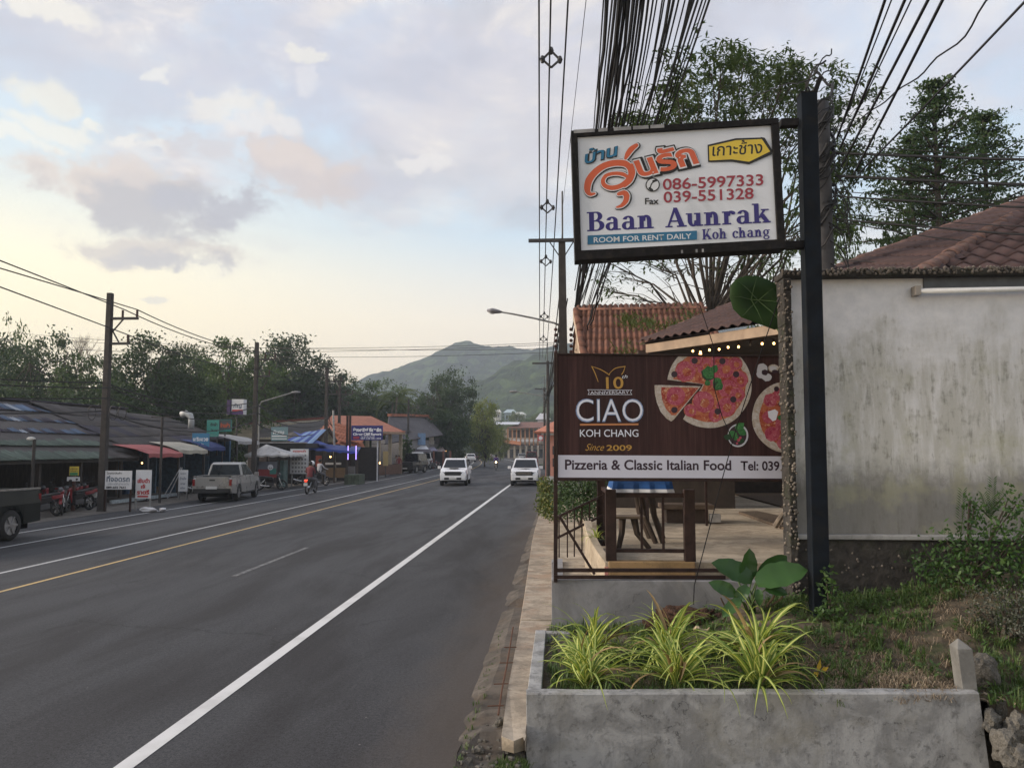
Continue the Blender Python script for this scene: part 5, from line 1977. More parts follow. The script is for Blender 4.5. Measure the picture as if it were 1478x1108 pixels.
for (x0, y0, x1, y1) in ((1102, 880, 1120, 842), (1110, 876, 1134, 850), (1045, 896, 1040, 862)):
 MB().tube([A(x0, y0, 8.95), A((x0 + x1) / 2 + 6, (y0 + y1) / 2, 8.9), A(x1, y1, 8.85)], [.012, .012, .008], 6).build('stem', mat('dry stem', (.10, .07, .04), .8), tr)
# single huge leaf at the column's top, hanging from a stem behind the column
bl_ = thing('giant_leaf_plant', 'single huge round green leaf showing left of the column top under the hotel sign', 'plant', tuple(A(1126, 700, 10.2)))
M_BIG = leaf_mat('large green leaf', (.020, .055, .014), (.030, .075, .018), (.04, .09, .02), .35, .5)  # narrow range of deep greens for the giant leaf
b = MB()
nn = 26
cxy = (1094, 434)
out = []
OUTL = [(1053, 428), (1054, 412), (1062, 403), (1076, 398), (1092, 398), (1108, 403), (1122, 412), (1136, 424), (1142, 440), (1140, 458), (1132, 470), (1118, 476), (1102, 470), (1086, 464), (1070, 458), (1058, 446)]
Yl = 9.9
cc = A(*cxy, Yl + .05)
b.v.append(tuple(cc))
for k_, f_ in enumerate((.5, 1.0)):
 for (x, y) in OUTL:
  b.v.append(tuple(A(cxy[0] + (x - cxy[0]) * f_, cxy[1] + (y - cxy[1]) * f_, Yl + .05 - .07 * f_ * f_ + .015 * noise.noise(V((x * .1, y * .1, 0))))))
no = len(OUTL)
for i in range(no):
 j = (i + 1) % no
 b.f += [(0, 1 + i, 1 + j), (1 + i, 1 + no + i, 1 + no + j, 1 + j)]
 b.m += [0, 0]
o_ = b.build('leaf', M_BIG, bl_, smooth=True)
for k_ in range(0, no, 2):
 e_ = A(cxy[0] + OUTL[k_][0] - cxy[0], OUTL[k_][1], Yl - .02)
 s_ = cc + (A(1053, 428, Yl) - cc) * (.0 if k_ % 4 else .25)
 MB().tube([s_ + V((0, -.012, 0)), (s_ + e_) / 2 + V((0, -.035, .01)), cc + (e_ - cc) * .93 + V((0, -.008, 0))], [.007, .005, .002], 4).build('vein', mat('leaf vein', (.06, .11, .035), .6), bl_)
sol = o_.modifiers.new('thick', 'SOLIDIFY')
sol.thickness = .006
MB().tube([cc + V((.02, .06, 0)), A(1140, 500, 10.25), A(1141, 600, 10.3), A(1141, 760, 10.3)], [.012, .016, .02, .03], 7).build('stem', M_STEM, bl_, smooth=True)

# grass, weeds and litter on the mound
def tufts(name, spots, m, blade_l, blade_w, nb, label, cat, seed=1, spread=.05, flat=0.0):
 random.seed(seed)
 b = MB()
 for (x, y, z, s_) in spots:
  for i in range(nb):
   a = random.uniform(0, 6.283)
   r_ = random.uniform(0, spread)
   L = blade_l * random.uniform(.5, 1.2) * s_
   lean_ = random.uniform(.2, 1.3) if not flat else random.uniform(1.0, 1.55)
   bx_, by_ = x + r_ * math.cos(a), y + r_ * math.sin(a)
   a = random.uniform(0, 6.283)
   dx, dy = math.cos(a), math.sin(a)
   w = blade_w * random.uniform(.6, 1.3) * .5
   tx_, ty_, tz_ = bx_ + dx * L * math.sin(lean_) * .45, by_ + dy * L * math.sin(lean_) * .45, z + L * math.cos(lean_ * .6) * .6
   ex_, ey_, ez_ = bx_ + dx * L * math.sin(lean_), by_ + dy * L * math.sin(lean_), z + L * math.cos(lean_) * (.95 if not flat else .5) + (.01 if flat else 0)
   b.add([(bx_ - dy * w, by_ + dx * w, z - .01), (bx_ + dy * w, by_ - dx * w, z - .01), (tx_ + dy * w, ty_ - dx * w, tz_), (tx_ - dy * w, ty_ + dx * w, tz_), (ex_, ey_, ez_)], [(0, 1, 2, 3), (3, 2, 4)])
 o = b.build(name, m)
 o['kind'] = 'stuff'
 tag(o, label, cat)
 return o

M_GR = leaf_mat('short grass', (.035, .070, .016), (.065, .12, .028), (.10, .12, .045), .15)
M_DRY = leaf_mat('dry straw', (.095, .070, .046), (.20, .15, .10), (.38, .31, .22), 0)
M_WEED = leaf_mat('weed leaves', (.028, .060, .016), (.055, .11, .028), (.10, .16, .05), .25)
random.seed(41)
sp = []
for _ in range(2600):
 x, y = random.uniform(-.1, 7.5), random.uniform(6.85, 9.5)
 if noise.noise(V((x * 1.7, y * 1.7, 4))) > -.12:
  sp.append((x, y, soil_z(x, y), random.uniform(.6, 1.2)))
tufts('grass', sp, M_GR, .13, .009, 10, 'short patchy green grass over the mound behind the planter front wall', 'grass', 2)
sp = []
for (cx_, cy_, r_, n) in ((2.95, 7.15, .40, 150), (2.55, 7.6, .35, 80), (3.2, 7.3, .25, 110), (1.9, 8.2, .3, 50), (3.6, 8.2, .5, 50), (2.9, 7.7, .7, 100), (1.2, 7.3, .6, 40), (2.3, 7.1, .25, 60), (4.3, 8.6, .5, 60)):
 for _ in range(n):
  a, q = random.uniform(0, 6.28), r_ * math.sqrt(random.random())
  x, y = cx_ + q * math.cos(a), cy_ + q * math.sin(a) * .7
  if y > 6.85:
   sp.append((x, y, soil_z(x, y) + .10 * math.exp(-q * q * 12) * (n > 140) + random.uniform(0, .02), 1))
tufts('dry_straw', sp, M_DRY, .11, .004, 9, 'matted dry brown straw heaped left of the leaning concrete stub', 'straw', 3, .06, 1.0)
sp = []
for _ in range(60):
 sp.append((random.uniform(-.75, -.30), random.uniform(4.5, 6.3), 0, 1))
sp = [(x, y, gz(x, y) + .0, s_) for x, y, _, s_ in sp] + [(-.77 + random.uniform(-.02, .03), yy, .02, .5) for yy in [5 + .22 * i for i in range(26)]]
sp += [(random.uniform(-.50, -.29), random.uniform(6.0, 6.5), -.10, 1.1) for _ in range(170)]
tufts('verge_grass', sp, M_GR, .09, .006, 14, 'grass growing in the gap between the gutter and the planter', 'grass', 5)

def weeds(name, spots, m, ls, label, cat, seed=1, kind='stuff', parent=None):
 """leafy weeds: stalks with small pointed leaves; spots = (x, y, z, height, leaves)"""
 random.seed(seed)
 b = MB()
 for (x, y, z, h, nl) in spots:
  lx_, ly_ = random.uniform(-.25, .25) * h, random.uniform(-.25, .25) * h
  for i in range(nl):
   t = random.uniform(.1, 1)
   px_, py_, pz_ = x + lx_ * t + random.uniform(-.05, .05) * h, y + ly_ * t + random.uniform(-.05, .05) * h, z + h * t
   a, e = random.uniform(0, 6.283), random.uniform(-.5, .7)
   L, w = ls * random.uniform(.6, 1.3), ls * .22 * random.uniform(.7, 1.3)
   d = V((math.cos(a) * math.cos(e), math.sin(a) * math.cos(e), math.sin(e)))
   s_ = d.cross(V((random.uniform(-.4, .4), random.uniform(-.4, .4), 1))).normalized() * w
   p = V((px_, py_, pz_))
   b.add([tuple(p), tuple(p + d * L * .45 + s_), tuple(p + d * L), tuple(p + d * L * .45 - s_)], [(0, 1, 2, 3)])
  b.add([(x - .003, y, z - .02), (x + .003, y, z - .02), (x + lx_ * .95, y + ly_ * .95, z + h * .95)], [(0, 1, 2)])
 o = b.build(name, m, parent)
 if parent is None:
  if kind:
   o['kind'] = kind
  tag(o, label, cat)
 return o

random.seed(51)
sp = []
for _ in range(800):
 x, y = random.uniform(1.4, 7.5), random.uniform(6.95, 9.4)
 if noise.noise(V((x * 1.2, y * 1.2, 9))) > -.2:
  sp.append((x, y, soil_z(x, y), random.uniform(.05, .16), 12))
weeds('ground_weeds', sp, M_WEED, .05, 'low broad leaved weeds scattered over the mound', 'weeds', 6)

def bush(name, label, cat, cells, m, ls, seed, group=None, stems=6, rz=0, loose=.25):
 """a shrub: thing > foliage, stem; cells = (cx, cy, cz, rx, ry, rz, leaves)"""
 random.seed(seed)
 c0 = cells[0]
 zb_ = min(c[2] - c[5] for c in cells)
 t = thing(name, label, cat, (c0[0], c0[1], zb_), 0, group)
 b = MB()
 for (x, y, z, rx, ry, rz_, n) in cells:
  for i in range(n):
   d = V((random.gauss(0, 1), random.gauss(0, 1), random.gauss(0, 1))).normalized() * (random.random() ** .45) * (1 + loose * abs(random.gauss(0, .35)))
   p = V((x + d.x * rx, y + d.y * ry, z + d.z * rz_))
   a = V((random.gauss(0, 1), random.gauss(0, 1), random.gauss(.3, .8))).normalized()
   s_ = a.orthogonal().normalized()
   s_.rotate(Matrix.Rotation(random.uniform(0, 6), 3, a))
   L, w = ls * random.uniform(.6, 1.3), ls * .26
   s2 = a.cross(s_) * w
   b.add([tuple(p), tuple(p + s_ * L * .5 + s2), tuple(p + s_ * L), tuple(p + s_ * L * .5 - s2)], [(0, 1, 2, 3)])
 b.build('foliage', m, t)
 sb_ = MB()
 for i in range(stems):
  c = random.choice(cells)
  sb_.tube([(c0[0] + random.uniform(-.1, .1), c0[1] + random.uniform(-.05, .05), zb_ - .1), ((c0[0] + c[0]) / 2, (c0[1] + c[1]) / 2, (zb_ + c[2]) / 2), (c[0] + random.uniform(-.5, .5) * c[3], c[1], c[2] + random.uniform(0, .8) * c[5])], [.015, .011, .005], 5)
 sb_.build('stem', mat('brown twig', (.065, .05, .038), .85), t)
 return t

def cell(px_, py_, Y, rx, rz_, n, ry=None):
 p = A(px_, py_, Y)
 return (p.x, p.y, p.z, rx / F * Y, ry or rx / F * Y * .8, rz_ / F * Y, n)

bush('shrub', 'bright green leafy shrub growing against the white wall at the right edge', 'shrub',
  [cell(1385, 800, 9.0, 36, 30, 340), cell(1430, 790, 8.9, 38, 38, 430), cell(1470, 800, 8.8, 34, 38, 380), cell(1345, 815, 9.1, 22, 18, 180), cell(1405, 740, 9.1, 12, 22, 120), cell(1460, 735, 9.0, 16, 25, 150), cell(1500, 780, 8.8, 30, 50, 300), cell(1395, 825, 8.8, 50, 20, 300)],
  leaf_mat('fresh shrub leaf', (.022, .055, .016), (.045, .10, .024), (.09, .16, .04), .25), .058, 61, stems=30, loose=1.6)
bush('twiggy_bush', 'dark twiggy bush with fine grey leaves at the right edge below the green shrub', 'bush',
  [cell(1450, 870, 8.0, 55, 28, 800), cell(1490, 880, 7.9, 50, 38, 700), cell(1425, 890, 8.1, 28, 12, 150), cell(1480, 905, 7.8, 35, 15, 300)],
  leaf_mat('grey green leaf', (.030, .036, .026), (.055, .062, .045), (.12, .13, .11), .1), .032, 62, stems=26)
fern = thing('feathery_weed', 'tall weed with narrow forked leaves sticking up before the white wall', 'weed', tuple(A(1428, 790, 9.15)))
for (x1, y1, x2, y2) in ((1428, 790, 1432, 700), (1430, 745, 1418, 712), (1431, 735, 1452, 712), (1431, 750, 1412, 730), (1431, 742, 1446, 728), (1386, 780, 1390, 712)):
 p, q = A(x1, y1, 9.15), A(x2, y2, 9.1)
 MB().tube([p, (p + q) / 2 + V((.01, 0, 0)), q], [.005, .004, .0015], 4).build('stem', M_STEM, fern)
b = MB()
random.seed(4)
for (x1, y1, x2, y2) in ((1430, 745, 1418, 712), (1431, 735, 1452, 712), (1431, 750, 1412, 730), (1431, 742, 1446, 728), (1386, 750, 1390, 706), (1431, 730, 1433, 690)):
 for i in range(12):
  t = i / 12
  p = A(x1 + (x2 - x1) * t, y1 + (y2 - y1) * t, 9.12)
  for s_ in (-1, 1):
   b.add([tuple(p), tuple(p + V((s_ * .04, .0, .035))), tuple(p + V((s_ * .055, .01, .055))), tuple(p + V((s_ * .025, 0, .035)))], [(0, 1, 2, 3)])
b.build('foliage', M_WEED, fern)
# ivy at the post's foot
bush('creeping_ivy', 'small creeping weed climbing the foot of the steel sign post', 'weed', [cell(1196, 850, 8.6, 14, 30, 110), cell(1200, 885, 8.55, 20, 14, 110)], M_WEED, .06, 63, stems=3)
bush('low_weed', 'leafy weed between the pebble column and the spider plants', 'weed', [cell(1150, 895, 8.7, 30, 10, 160), cell(1125, 905, 8.6, 20, 8, 60)], M_WEED, .05, 64, stems=3)
# dead root stump and dry leaf in the planter
st = thing('root_stump', 'reddish brown dead root stump against the low grey wall in the planter', 'stump', tuple(A(985, 905, 9.2)))
stm = rock_mesh(7, 1, 4, (1.5, .8, .55))
stm.materials.clear()
stm.materials.append(mat('dead root', (.10, .050, .030), .95, var=.5, scale=14, bump=1.0, dirt=(.035, .022, .016), dscale=9, bdist=.06))
for (px_, py_, s_, a_) in ((985, 893, .21, .2), (1005, 897, .17, -.3), (965, 900, .15, .5), (950, 905, .13, .3)):
 p = A(px_, py_, 9.25)
 link('root', stm, st, WM[st.name].inverted() @ Matrix.Translation(p) @ Matrix.Rotation(a_, 4, 'Y') @ Matrix.Scale(s_, 4))
dl = MB()
p = A(1012, 909, 8.6)
for i in range(7):
 t = i / 6
 w = .035 * math.sin(math.pi * min(1, t + .08))
 dl.v += [(p.x - .08 + .17 * t, p.y - w, p.z + .03 * math.sin(t * 7)), (p.x - .08 + .17 * t, p.y, p.z + .02 + .03 * math.sin(t * 7)), (p.x - .08 + .17 * t, p.y + w, p.z + .01)]
for i in range(6):
 for k_ in range(2):
  a = 3 * i + k_
  dl.f.append((a, a + 3, a + 4, a + 1))
  dl.m.append(0)
tag(recentre(dl.build('dry_leaf', mat('dry leaf', (.42, .34, .22), .8))), 'curled pale dry leaf lying before the root stump', 'leaf')
b_ = thing('yellow_leaf_litter', 'withered yellow leaf lying right of the spider plants', 'leaf', tuple(A(1182, 965, 7.5)))
for (px_, py_, tx_, ty_) in ((1180, 972, 1184, 950), (1182, 970, 1172, 975), (1184, 968, 1196, 962)):
 p, q = A(px_, py_, 7.45), A(tx_, ty_, 7.42)
 d = q - p
 ey = d.normalized().cross(V((0, -1, .3))).normalized() * .022
 MB().add([tuple(p), tuple(p + d * .5 + ey), tuple(q), tuple(p + d * .5 - ey + V((0, -.012, 0)))], [(0, 1, 2, 3)]).build('leaf', mat('yellow withered leaf', (.50, .34, .04), .7), b_)

# leaning concrete stub and stones by the planter's right end
sb_ = thing('concrete_stub', 'leaning pointed concrete stub standing at the planter right end', 'post', tuple(A(1395, 1000, 7.08)))
p0, p1 = A(1398, 1004, 7.10), A(1386, 920, 7.12)
w = .060
m_ = MB()
p0 = p0 - V((0, 0, .15))
bw = [V((-w, -.07, 0)), V((w, -.07, 0)), V((w, .07, 0)), V((-w, .07, 0))]
tpc = p1 + V((0, 0, -.075))
vs = [tuple(p0 + q) for q in bw] + [tuple(tpc + q * 1.05) for q in bw] + [tuple(p1 + V((-.02, 0, 0)))]
m_.add(vs, [(0, 1, 5, 4), (1, 2, 6, 5), (2, 3, 7, 6), (3, 0, 4, 7), (4, 5, 8), (5, 6, 8), (6, 7, 8), (7, 4, 8)])
m_.build('shaft', mat_concrete('stub concrete', (.20, .198, .19), (.08, .077, .07), (.15, .13, .10)), sb_, bevel=.006)
random.seed(6)
for (px_, py_, Y, s_, sq, lab) in ((1420, 965, 7.3, .135, 0, 'squarish pale stone lying right of the leaning concrete stub'), (1432, 1040, 6.95, .11, 1, 'upper round stone in the heap at the planter right end'), (1465, 1050, 6.9, .12, 2, 'stone at the right edge of the picture beside the planter end'),
           (1450, 1080, 6.7, .14, 3, 'largest stone at the bottom right corner beside the planter end'), (1470, 1095, 6.6, .13, 1, 'lowest stone at the bottom right corner'), (1445, 1022, 7.1, .07, 2, 'small stone tucked behind the heap at the planter end')):
 o = link('stone', ROCKS[sq])
 o.location = A(px_, py_, Y)
 o.scale = (s_, s_, s_)
 o.rotation_euler = (random.uniform(0, 6), random.uniform(0, 6), random.uniform(0, 6))
 tag(o, lab, 'stone')
sp = []
lit = MB()
random.seed(77)
M_LIT = leaf_mat('leaf litter', (.10, .065, .04), (.20, .145, .09), (.36, .30, .22), 0)
for _ in range(900):
 x, y = random.uniform(1.0, 6.5), random.uniform(6.9, 9.4)
 if noise.noise(V((x * 1.1, y * 1.1, 19))) < -.05:
  continue
 z = soil_z(x, y) + .012
 a, L = random.uniform(0, 6.28), random.uniform(.012, .04)
 dx, dy = math.cos(a) * L, math.sin(a) * L
 lit.add([(x - dx, y - dy, z), (x + dy * .4, y - dx * .4, z + .012), (x + dx, y + dy, z + random.uniform(0, .02)), (x - dy * .4, y + dx * .4, z + .008)], [(0, 1, 2, 3)])
o = lit.build('leaf_litter', M_LIT)
o['kind'] = 'stuff'
tag(o, 'small dead leaves and chips strewn over the mound', 'leaf litter')

# hedge along the footpath behind the stair railing
bush('hedge', 'rounded dark green hedge between the footpath and the terrace stairs', 'hedge',
  [cell(842, 712, 15.5, 32, 30, 1500), cell(815, 716, 16.5, 22, 28, 900), cell(862, 700, 16, 20, 26, 700), cell(835, 735, 15.0, 34, 14, 700)],
  leaf_mat('hedge leaf', (.014, .034, .010), (.028, .060, .016), (.055, .095, .03), .15), .065, 65)
bush('flowering_shrub', 'yellowish shrub with pale flowers left of the pizzeria sign post', 'shrub',
  [cell(790, 708, 21, 14, 18, 700), cell(786, 728, 20, 13, 18, 600), cell(797, 735, 19, 14, 16, 500), cell(783, 700, 24, 8, 12, 250)],
  leaf_mat('yellowish shrub leaf', (.035, .060, .015), (.075, .11, .025), (.26, .22, .06), .2), .075, 66)
# yellow green potted plant by the stair rail
pp = thing('potted_plant', 'small yellow green spiky plant in the kerb of the terrace stairs', 'plant', tuple(A(860, 790, 11.2)))
random.seed(9)
for i in range(26):
 M = Matrix.Translation((random.uniform(-.02, .02), 0, .1)) @ Matrix.Rotation(i * 2.4, 4, 'Z') @ Matrix.Rotation(random.uniform(-.3, .3), 4, 'Y')
 link('leaf', SP[i % 14], pp, M @ Matrix.Scale(.42, 4))
MB().tube([A(860, 796, 11.2), A(861, 778, 11.2)], [.06, .09], 10).build('pot', mat('dark pot', (.03, .025, .03), .6), pp)

# ================================================================== UTILITY POLES AND CABLES
M_POLE = mat('aged concrete pole', (.050, .044, .041), .9, var=.3, scale=4, bump=.3, dirt=(.04, .036, .034), dscale=2)
M_ARM = mat('dark galvanised arm', (.040, .038, .040), .6, var=.3)
M_INS = mat('brown insulator', (.055, .025, .020), .35, var=.2, bump=0)
M_CAB = mat('black cable rubber', (.012, .012, .013), .6, var=.2, bump=0)
M_GAL = mat('galvanised grey', (.22, .22, .22), .5, var=.2, metal=.3)
CABLES = 'black cables strung over the road side'

def cable(p, q, sag, r=.012, label='black overhead cable strung along the road side', group=CABLES, n=14, m=None, wob_=0.0, sd=0, name='overhead_cable'):
 p, q = V(p), V(q)
 pts = []
 for i in range(n + 1):
  t = i / n
  c = p + (q - p) * t
  c.z -= sag * 4 * t * (1 - t)
  if wob_:
   c += V((noise.noise(V((t * 9, sd, 0))), 0, noise.noise(V((t * 9, sd, 7))))) * wob_ * math.sin(math.pi * t)
  pts.append(c)
 o = MB().tube(pts, r, 4, caps=False).build(name, m or M_CAB)
 me = o.data
 me.transform(Matrix.Translation(-p))
 o.location = p
 tag(o, label, 'cable', group)
 return o

def insulator(p, parent, h=.32, r=.06, m=None):
 p = V(p)
 pts, rs = [], []
 for i in range(9):
  pts.append(p + V((0, 0, h * i / 8)))
  rs.append(r * (1.0 if i % 2 else .62))
 MB().tube(pts, rs, 8).build('insulator', m or M_INS, parent, smooth=False)

# --- left row of poles
LPX, LPY = -17.3, 30.0
LP = [(-17.48, 29.7), (X(367, 45.2), 45.2), (X(470, 58.8), 58.8), (X(489, 69), 69), (X(589, 92), 92), (X(628, 112), 112), (X(648, 134), 134)]
pole_lab = ['tall dark concrete power pole in front of the blue patched roof', 'power pole behind the white roofed food cart', 'power pole standing before the blue tarpaulin roof', 'power pole just left of the blue resort sign',
   'power pole rising behind the orange roofed resort entrance', 'power pole by the grey roofed house past the resort', 'farthest power pole of the left row']
poles = []
for i, (x, y) in enumerate(LP):
 base = V((x, y, -.1))
 ztop = 8.15 if i else Z(base, 423)
 if i == 1:
  ztop = Z(base, 494)
 if i == 2:
  ztop = Z(base, 531)
 t = thing('utility_pole', pole_lab[i], 'utility pole', tuple(base), 0, 'power poles along the left side of the road')
 MB().hexa([(x - .13, y - .13, -.4), (x + .13, y - .13, -.4), (x + .13, y + .13, -.4), (x - .13, y + .13, -.4), (x - .10, y - .10, ztop), (x + .10, y - .10, ztop), (x + .10, y + .10, ztop), (x - .10, y + .10, ztop)]).build('shaft', M_POLE, t, bevel=.02)
 for (dz, L_) in ((-1.0, 1.05), (-1.98, .72)):
  z = ztop + dz
  MB().box((x + .1, y - .06, z - .05), (x + .1 + L_, y + .06, z + .04)).build('cross_arm', M_ARM, t)
  MB().bar((x + .12, y, z - .0 + (-.55 if dz > -1.5 else .55)), (x + .12 + L_ * .45, y, z), .045).build('brace', M_ARM, t)
  for f_ in ((.45, 1) if L_ > 1 else (1,)):
   insulator((x + .1 + L_ * f_ - .04, y, z + .04), t, .28, .055)
 if i == 0:
  for k_, dx in enumerate((-.42, .42, .78)):
   pts = [V((x + dx + .16 * math.cos(a * .63), y - .2, Z(base, 596) + .28 * math.sin(a * .63))) for a in range(11)]
   MB().tube(pts, .014, 4, caps=False).build('cable_coil', M_CAB, t)
 poles.append((x, y, ztop))

SPAN = [' between the nearest and second left poles', ' between the second and third left poles', ' left of the blue resort sign', ' above the orange resort roof', ' past the grey roofed house', ' in the farthest span on the left']
ORD = 'leftmost second third fourth fifth sixth seventh eighth ninth tenth eleventh twelfth thirteenth fourteenth fifteenth sixteenth seventeenth eighteenth nineteenth twentieth twenty-first twenty-second twenty-third twenty-fourth twenty-fifth twenty-sixth twenty-seventh twenty-eighth rightmost'.split()

def chain(fn, n, r, label, group, sag=.35):
 pts = [fn(i) for i in range(n)]
 for a, b, s_ in zip(pts, pts[1:], SPAN):
  cable(a, b, sag, r, label + s_, group)

g1 = 'bare power lines of the left pole row'
for (dx, dz, w_) in ((.6, -.66, 'inner upper'), (1.1, -.66, 'outer upper'), (.76, -1.64, 'lower')):
 chain(lambda i: (poles[i][0] + dx, poles[i][1], poles[i][2] + dz), 7, .022, w_ + ' power line', g1)
for (py0, py1, dx, dz, w_) in ((377, 430, .6, -.66, 'topmost'), (388, 437, 1.1, -.66, 'middle'), (415, 470, .76, -1.64, 'lowest')):
 x, y, zt_ = poles[0]
 e = A(0, py0, 22.0)
 s_ = V((x + dx, y, zt_ + dz))
 d = e - s_
 cable(s_, s_ + d * 2.2, -.02, .022, w_ + ' power line leaving the nearest left pole towards the left edge', g1)
g2 = 'telephone cables sagging along the left pole row'
for (dx, dz, sg, w_) in ((-.15, -3.5, .5, 'topmost'), (.18, -3.7, .7, 'second'), (.1, -4.1, .6, 'third'), (-.12, -4.6, .7, 'lowest')):
 chain(lambda i: (poles[i][0] + dx, poles[i][1], poles[i][2] + dz), 7, .03, w_ + ' sagging telephone cable', g2, sg)
 x, y, zt_ = poles[0]
 cable((x + dx, y, zt_ + dz), (x - 1.5, y - 26, zt_ + dz + .3), .6, .03, w_ + ' telephone cable running from the nearest left pole out of the left edge', g2)

# lines crossing the road far away
g3 = 'thin wires crossing the sky between both sides of the road'
for k_, (xa, ya, xb_, yb_) in enumerate(((-60, 497, 800, 497), (20, 480, 806, 503), (40, 488, 806, 494), (60, 500, 806, 508))):
 pa, pb2 = A(xa, ya, 66), A(xb_, yb_, 52)
 cable(pa, pb2, .6, .018, 'thin dark wire crossing the sky low over the trees', g3, 20)

# --- right pole behind the pizzeria sign, with street lamp
rp = V((A(815, 647, 25).x, 25.0, 0))
ztr = Z(rp, 345)
t = thing('utility_pole', 'concrete pole with a street lamp arm rising behind the left end of the pizzeria sign', 'utility pole', tuple(rp))
x, y = rp.x, rp.y
xt = A(811, 345, 25).x
MB().hexa([(x - .17, y - .15, -.2), (x + .17, y - .15, -.2), (x + .17, y + .15, -.2), (x - .17, y + .15, -.2), (xt - .11, y - .1, ztr), (xt + .11, y - .1, ztr), (xt + .11, y + .1, ztr), (xt - .11, y + .1, ztr)]).build('shaft', M_POLE, t, bevel=.015)
z = Z(rp, 348)
MB().box((A(763, 348, 25).x, y - .16, z - .05), (A(829, 348, 25).x, y - .055, z + .05)).build('cross_arm', M_ARM, t)
MB().bar((A(792, 350, 25).x, y - .1, z), (xt - .05, y - .05, z - .55), .03).build('brace', M_ARM, t)
MB().bar((A(829, 350, 25).x, y - .1, z), (xt + .05, y - .05, z - .55), .03).build('brace', M_ARM, t)
MB().tube([(xt + .02, y, ztr - .05), (xt + .02, y, Z(rp, 276))], .028, 5).build('lightning_rod', M_ARM, t)
for k_, py_ in enumerate((476, 484, 492, 500, 508)):
 for s_ in (-.24, .24):
  MB().ball((x + s_ - .02, y - .1, Z(rp, py_)), .06, 6, 4).build('spool', M_INS, t)
lmp = thing('street_lamp', 'grey street lamp with a long arm reaching over the road from the right pole', 'street lamp', (x, y, Z(rp, 470)))
pa = [A(809, 470, 25), A(800, 466, 25), A(770, 459, 25), A(740, 453, 25), A(722, 450, 25)]
MB().tube(pa, [.035, .033, .03, .028, .026], 7).build('arm', M_GAL, lmp, smooth=True)
h0, h1 = A(724, 450.5, 25), A(703, 447, 25)
hd = MB().tube([h0, h0 + (h1 - h0) * .25, h0 + (h1 - h0) * .65, h1], [.045, .085, .12, .05], 9)
hd.v = [(a, b2, Z(rp, 449) + (c - Z(rp, 449)) * .75) for a, b2, c in hd.v]
hd.build('lamp_head', mat('lamp housing', (.16, .16, .18), .5, var=.1), lmp, smooth=True)
gl = MB().ball(tuple(h0 + (h1 - h0) * .62 + V((0, 0, -.05))), .10, 8, 5, (1.3, .8, .6))
gl.build('lamp_glass', mat('lamp glass off', (.45, .46, .48), .2, bump=0, var=.05), lmp, smooth=True)

# bundle of cables from above the camera to that pole
random.seed(12)
bund = [(872, 897), (876, 868), (884, 873), (887, 880), (894, 884), (900, 876), (903, 890), (908, 886), (911, 895), (918, 890), (922, 901), (925, 897), (931, 905), (938, 900), (946, 912), (953, 905), (959, 921), (966, 914), (970, 925), (978, 921),
  (984, 930), (990, 925), (997, 936), (1002, 930), (1010, 944), (1015, 938), (1021, 950), (1026, 956)]
tops = [870, 876, 883, 889, 893, 899, 903, 908, 911, 915, 921, 925, 930, 936, 942, 948, 954, 959, 965, 970, 976, 983, 989, 996, 1001, 1008, 1015, 1022, 1026]
ends = []
for i, xt_ in enumerate(tops):
 f_ = i / (len(tops) - 1)
 # exit on top of the picture, then where the bundle reaches the pole
 yt = 8.2 + random.uniform(-.4, .4)
 top = A(xt_, 0, yt)
 pend = A(827 + 20 * f_ + random.uniform(-3, 3), 400 + 95 * random.random(), 24.9)
 mid_px = 856 + (960 - 856) * f_
 midp = A(mid_px, 185, 13.5)
 r_ = random.choice((.008, .009, .011, .014, .018, .023))
 # parabola through the three points
 ta, tb_, tc2 = top.y, midp.y, pend.y

 def lag(k_, Y):
  return top[k_] * (Y - tb_) * (Y - tc2) / ((ta - tb_) * (ta - tc2)) + midp[k_] * (Y - ta) * (Y - tc2) / ((tb_ - ta) * (tb_ - tc2)) + pend[k_] * (Y - ta) * (Y - tb_) / ((tc2 - ta) * (tc2 - tb_))
 pts = []
 wob_ = random.choice((0, 0, 0, .02, .05)); sag_ = random.uniform(-.12, .12)
 for j in range(25):
  Y = -3 + (24.9 + 3) * j / 24
  pts.append(V((lag(0, Y) + wob_ * noise.noise(V((j * .8, i, 0))), Y, lag(2, Y) + sag_ * math.sin(j / 24 * 3.14) + wob_ * noise.noise(V((j * .8, i, 5))))))
 o = MB().tube(pts, r_, 5, caps=False).build('overhead_cable', M_CAB)
 o.data.transform(Matrix.Translation(-pend))
 o.location = pend
 tag(o, ORD[i] + ' black cable of the thick bundle at the top edge above the hotel sign', 'cable', 'thick bundle of black cables above the signs')
# a bundle continuing from the lamp pole along the right side
for i in range(9):
 a = V((x + random.uniform(-.2, .2), 25, Z(rp, 420 + 11 * i)))
 b_ = V((-1.3 + random.uniform(-.1, .1), 60, 5.0 + .25 * i))
 cable(a, b_, .8, .022, ['lowest', 'second lowest', 'third lowest', 'fourth lowest', 'middle', 'fourth highest', 'third highest', 'second highest', 'highest'][8 - i] + ' dark cable from the lamp pole to the next right pole', 'cables between the right hand poles')
for (px_, py_, Y, sd_) in ((842, 470, 22, 0), (868, 420, 20, 1), (856, 440, 21, 2), (835, 430, 23, 3), (875, 372, 17, 4)):
 p, q = A(px_, py_, Y), A(825 + sd_ * 2, 512, 24.6)
 cable(p, q, .25, .02, ORD[sd_] + ' slack cable loop drooping beside the lamp pole', 'slack cables beside the lamp pole', wob_=.1, sd=sd_)

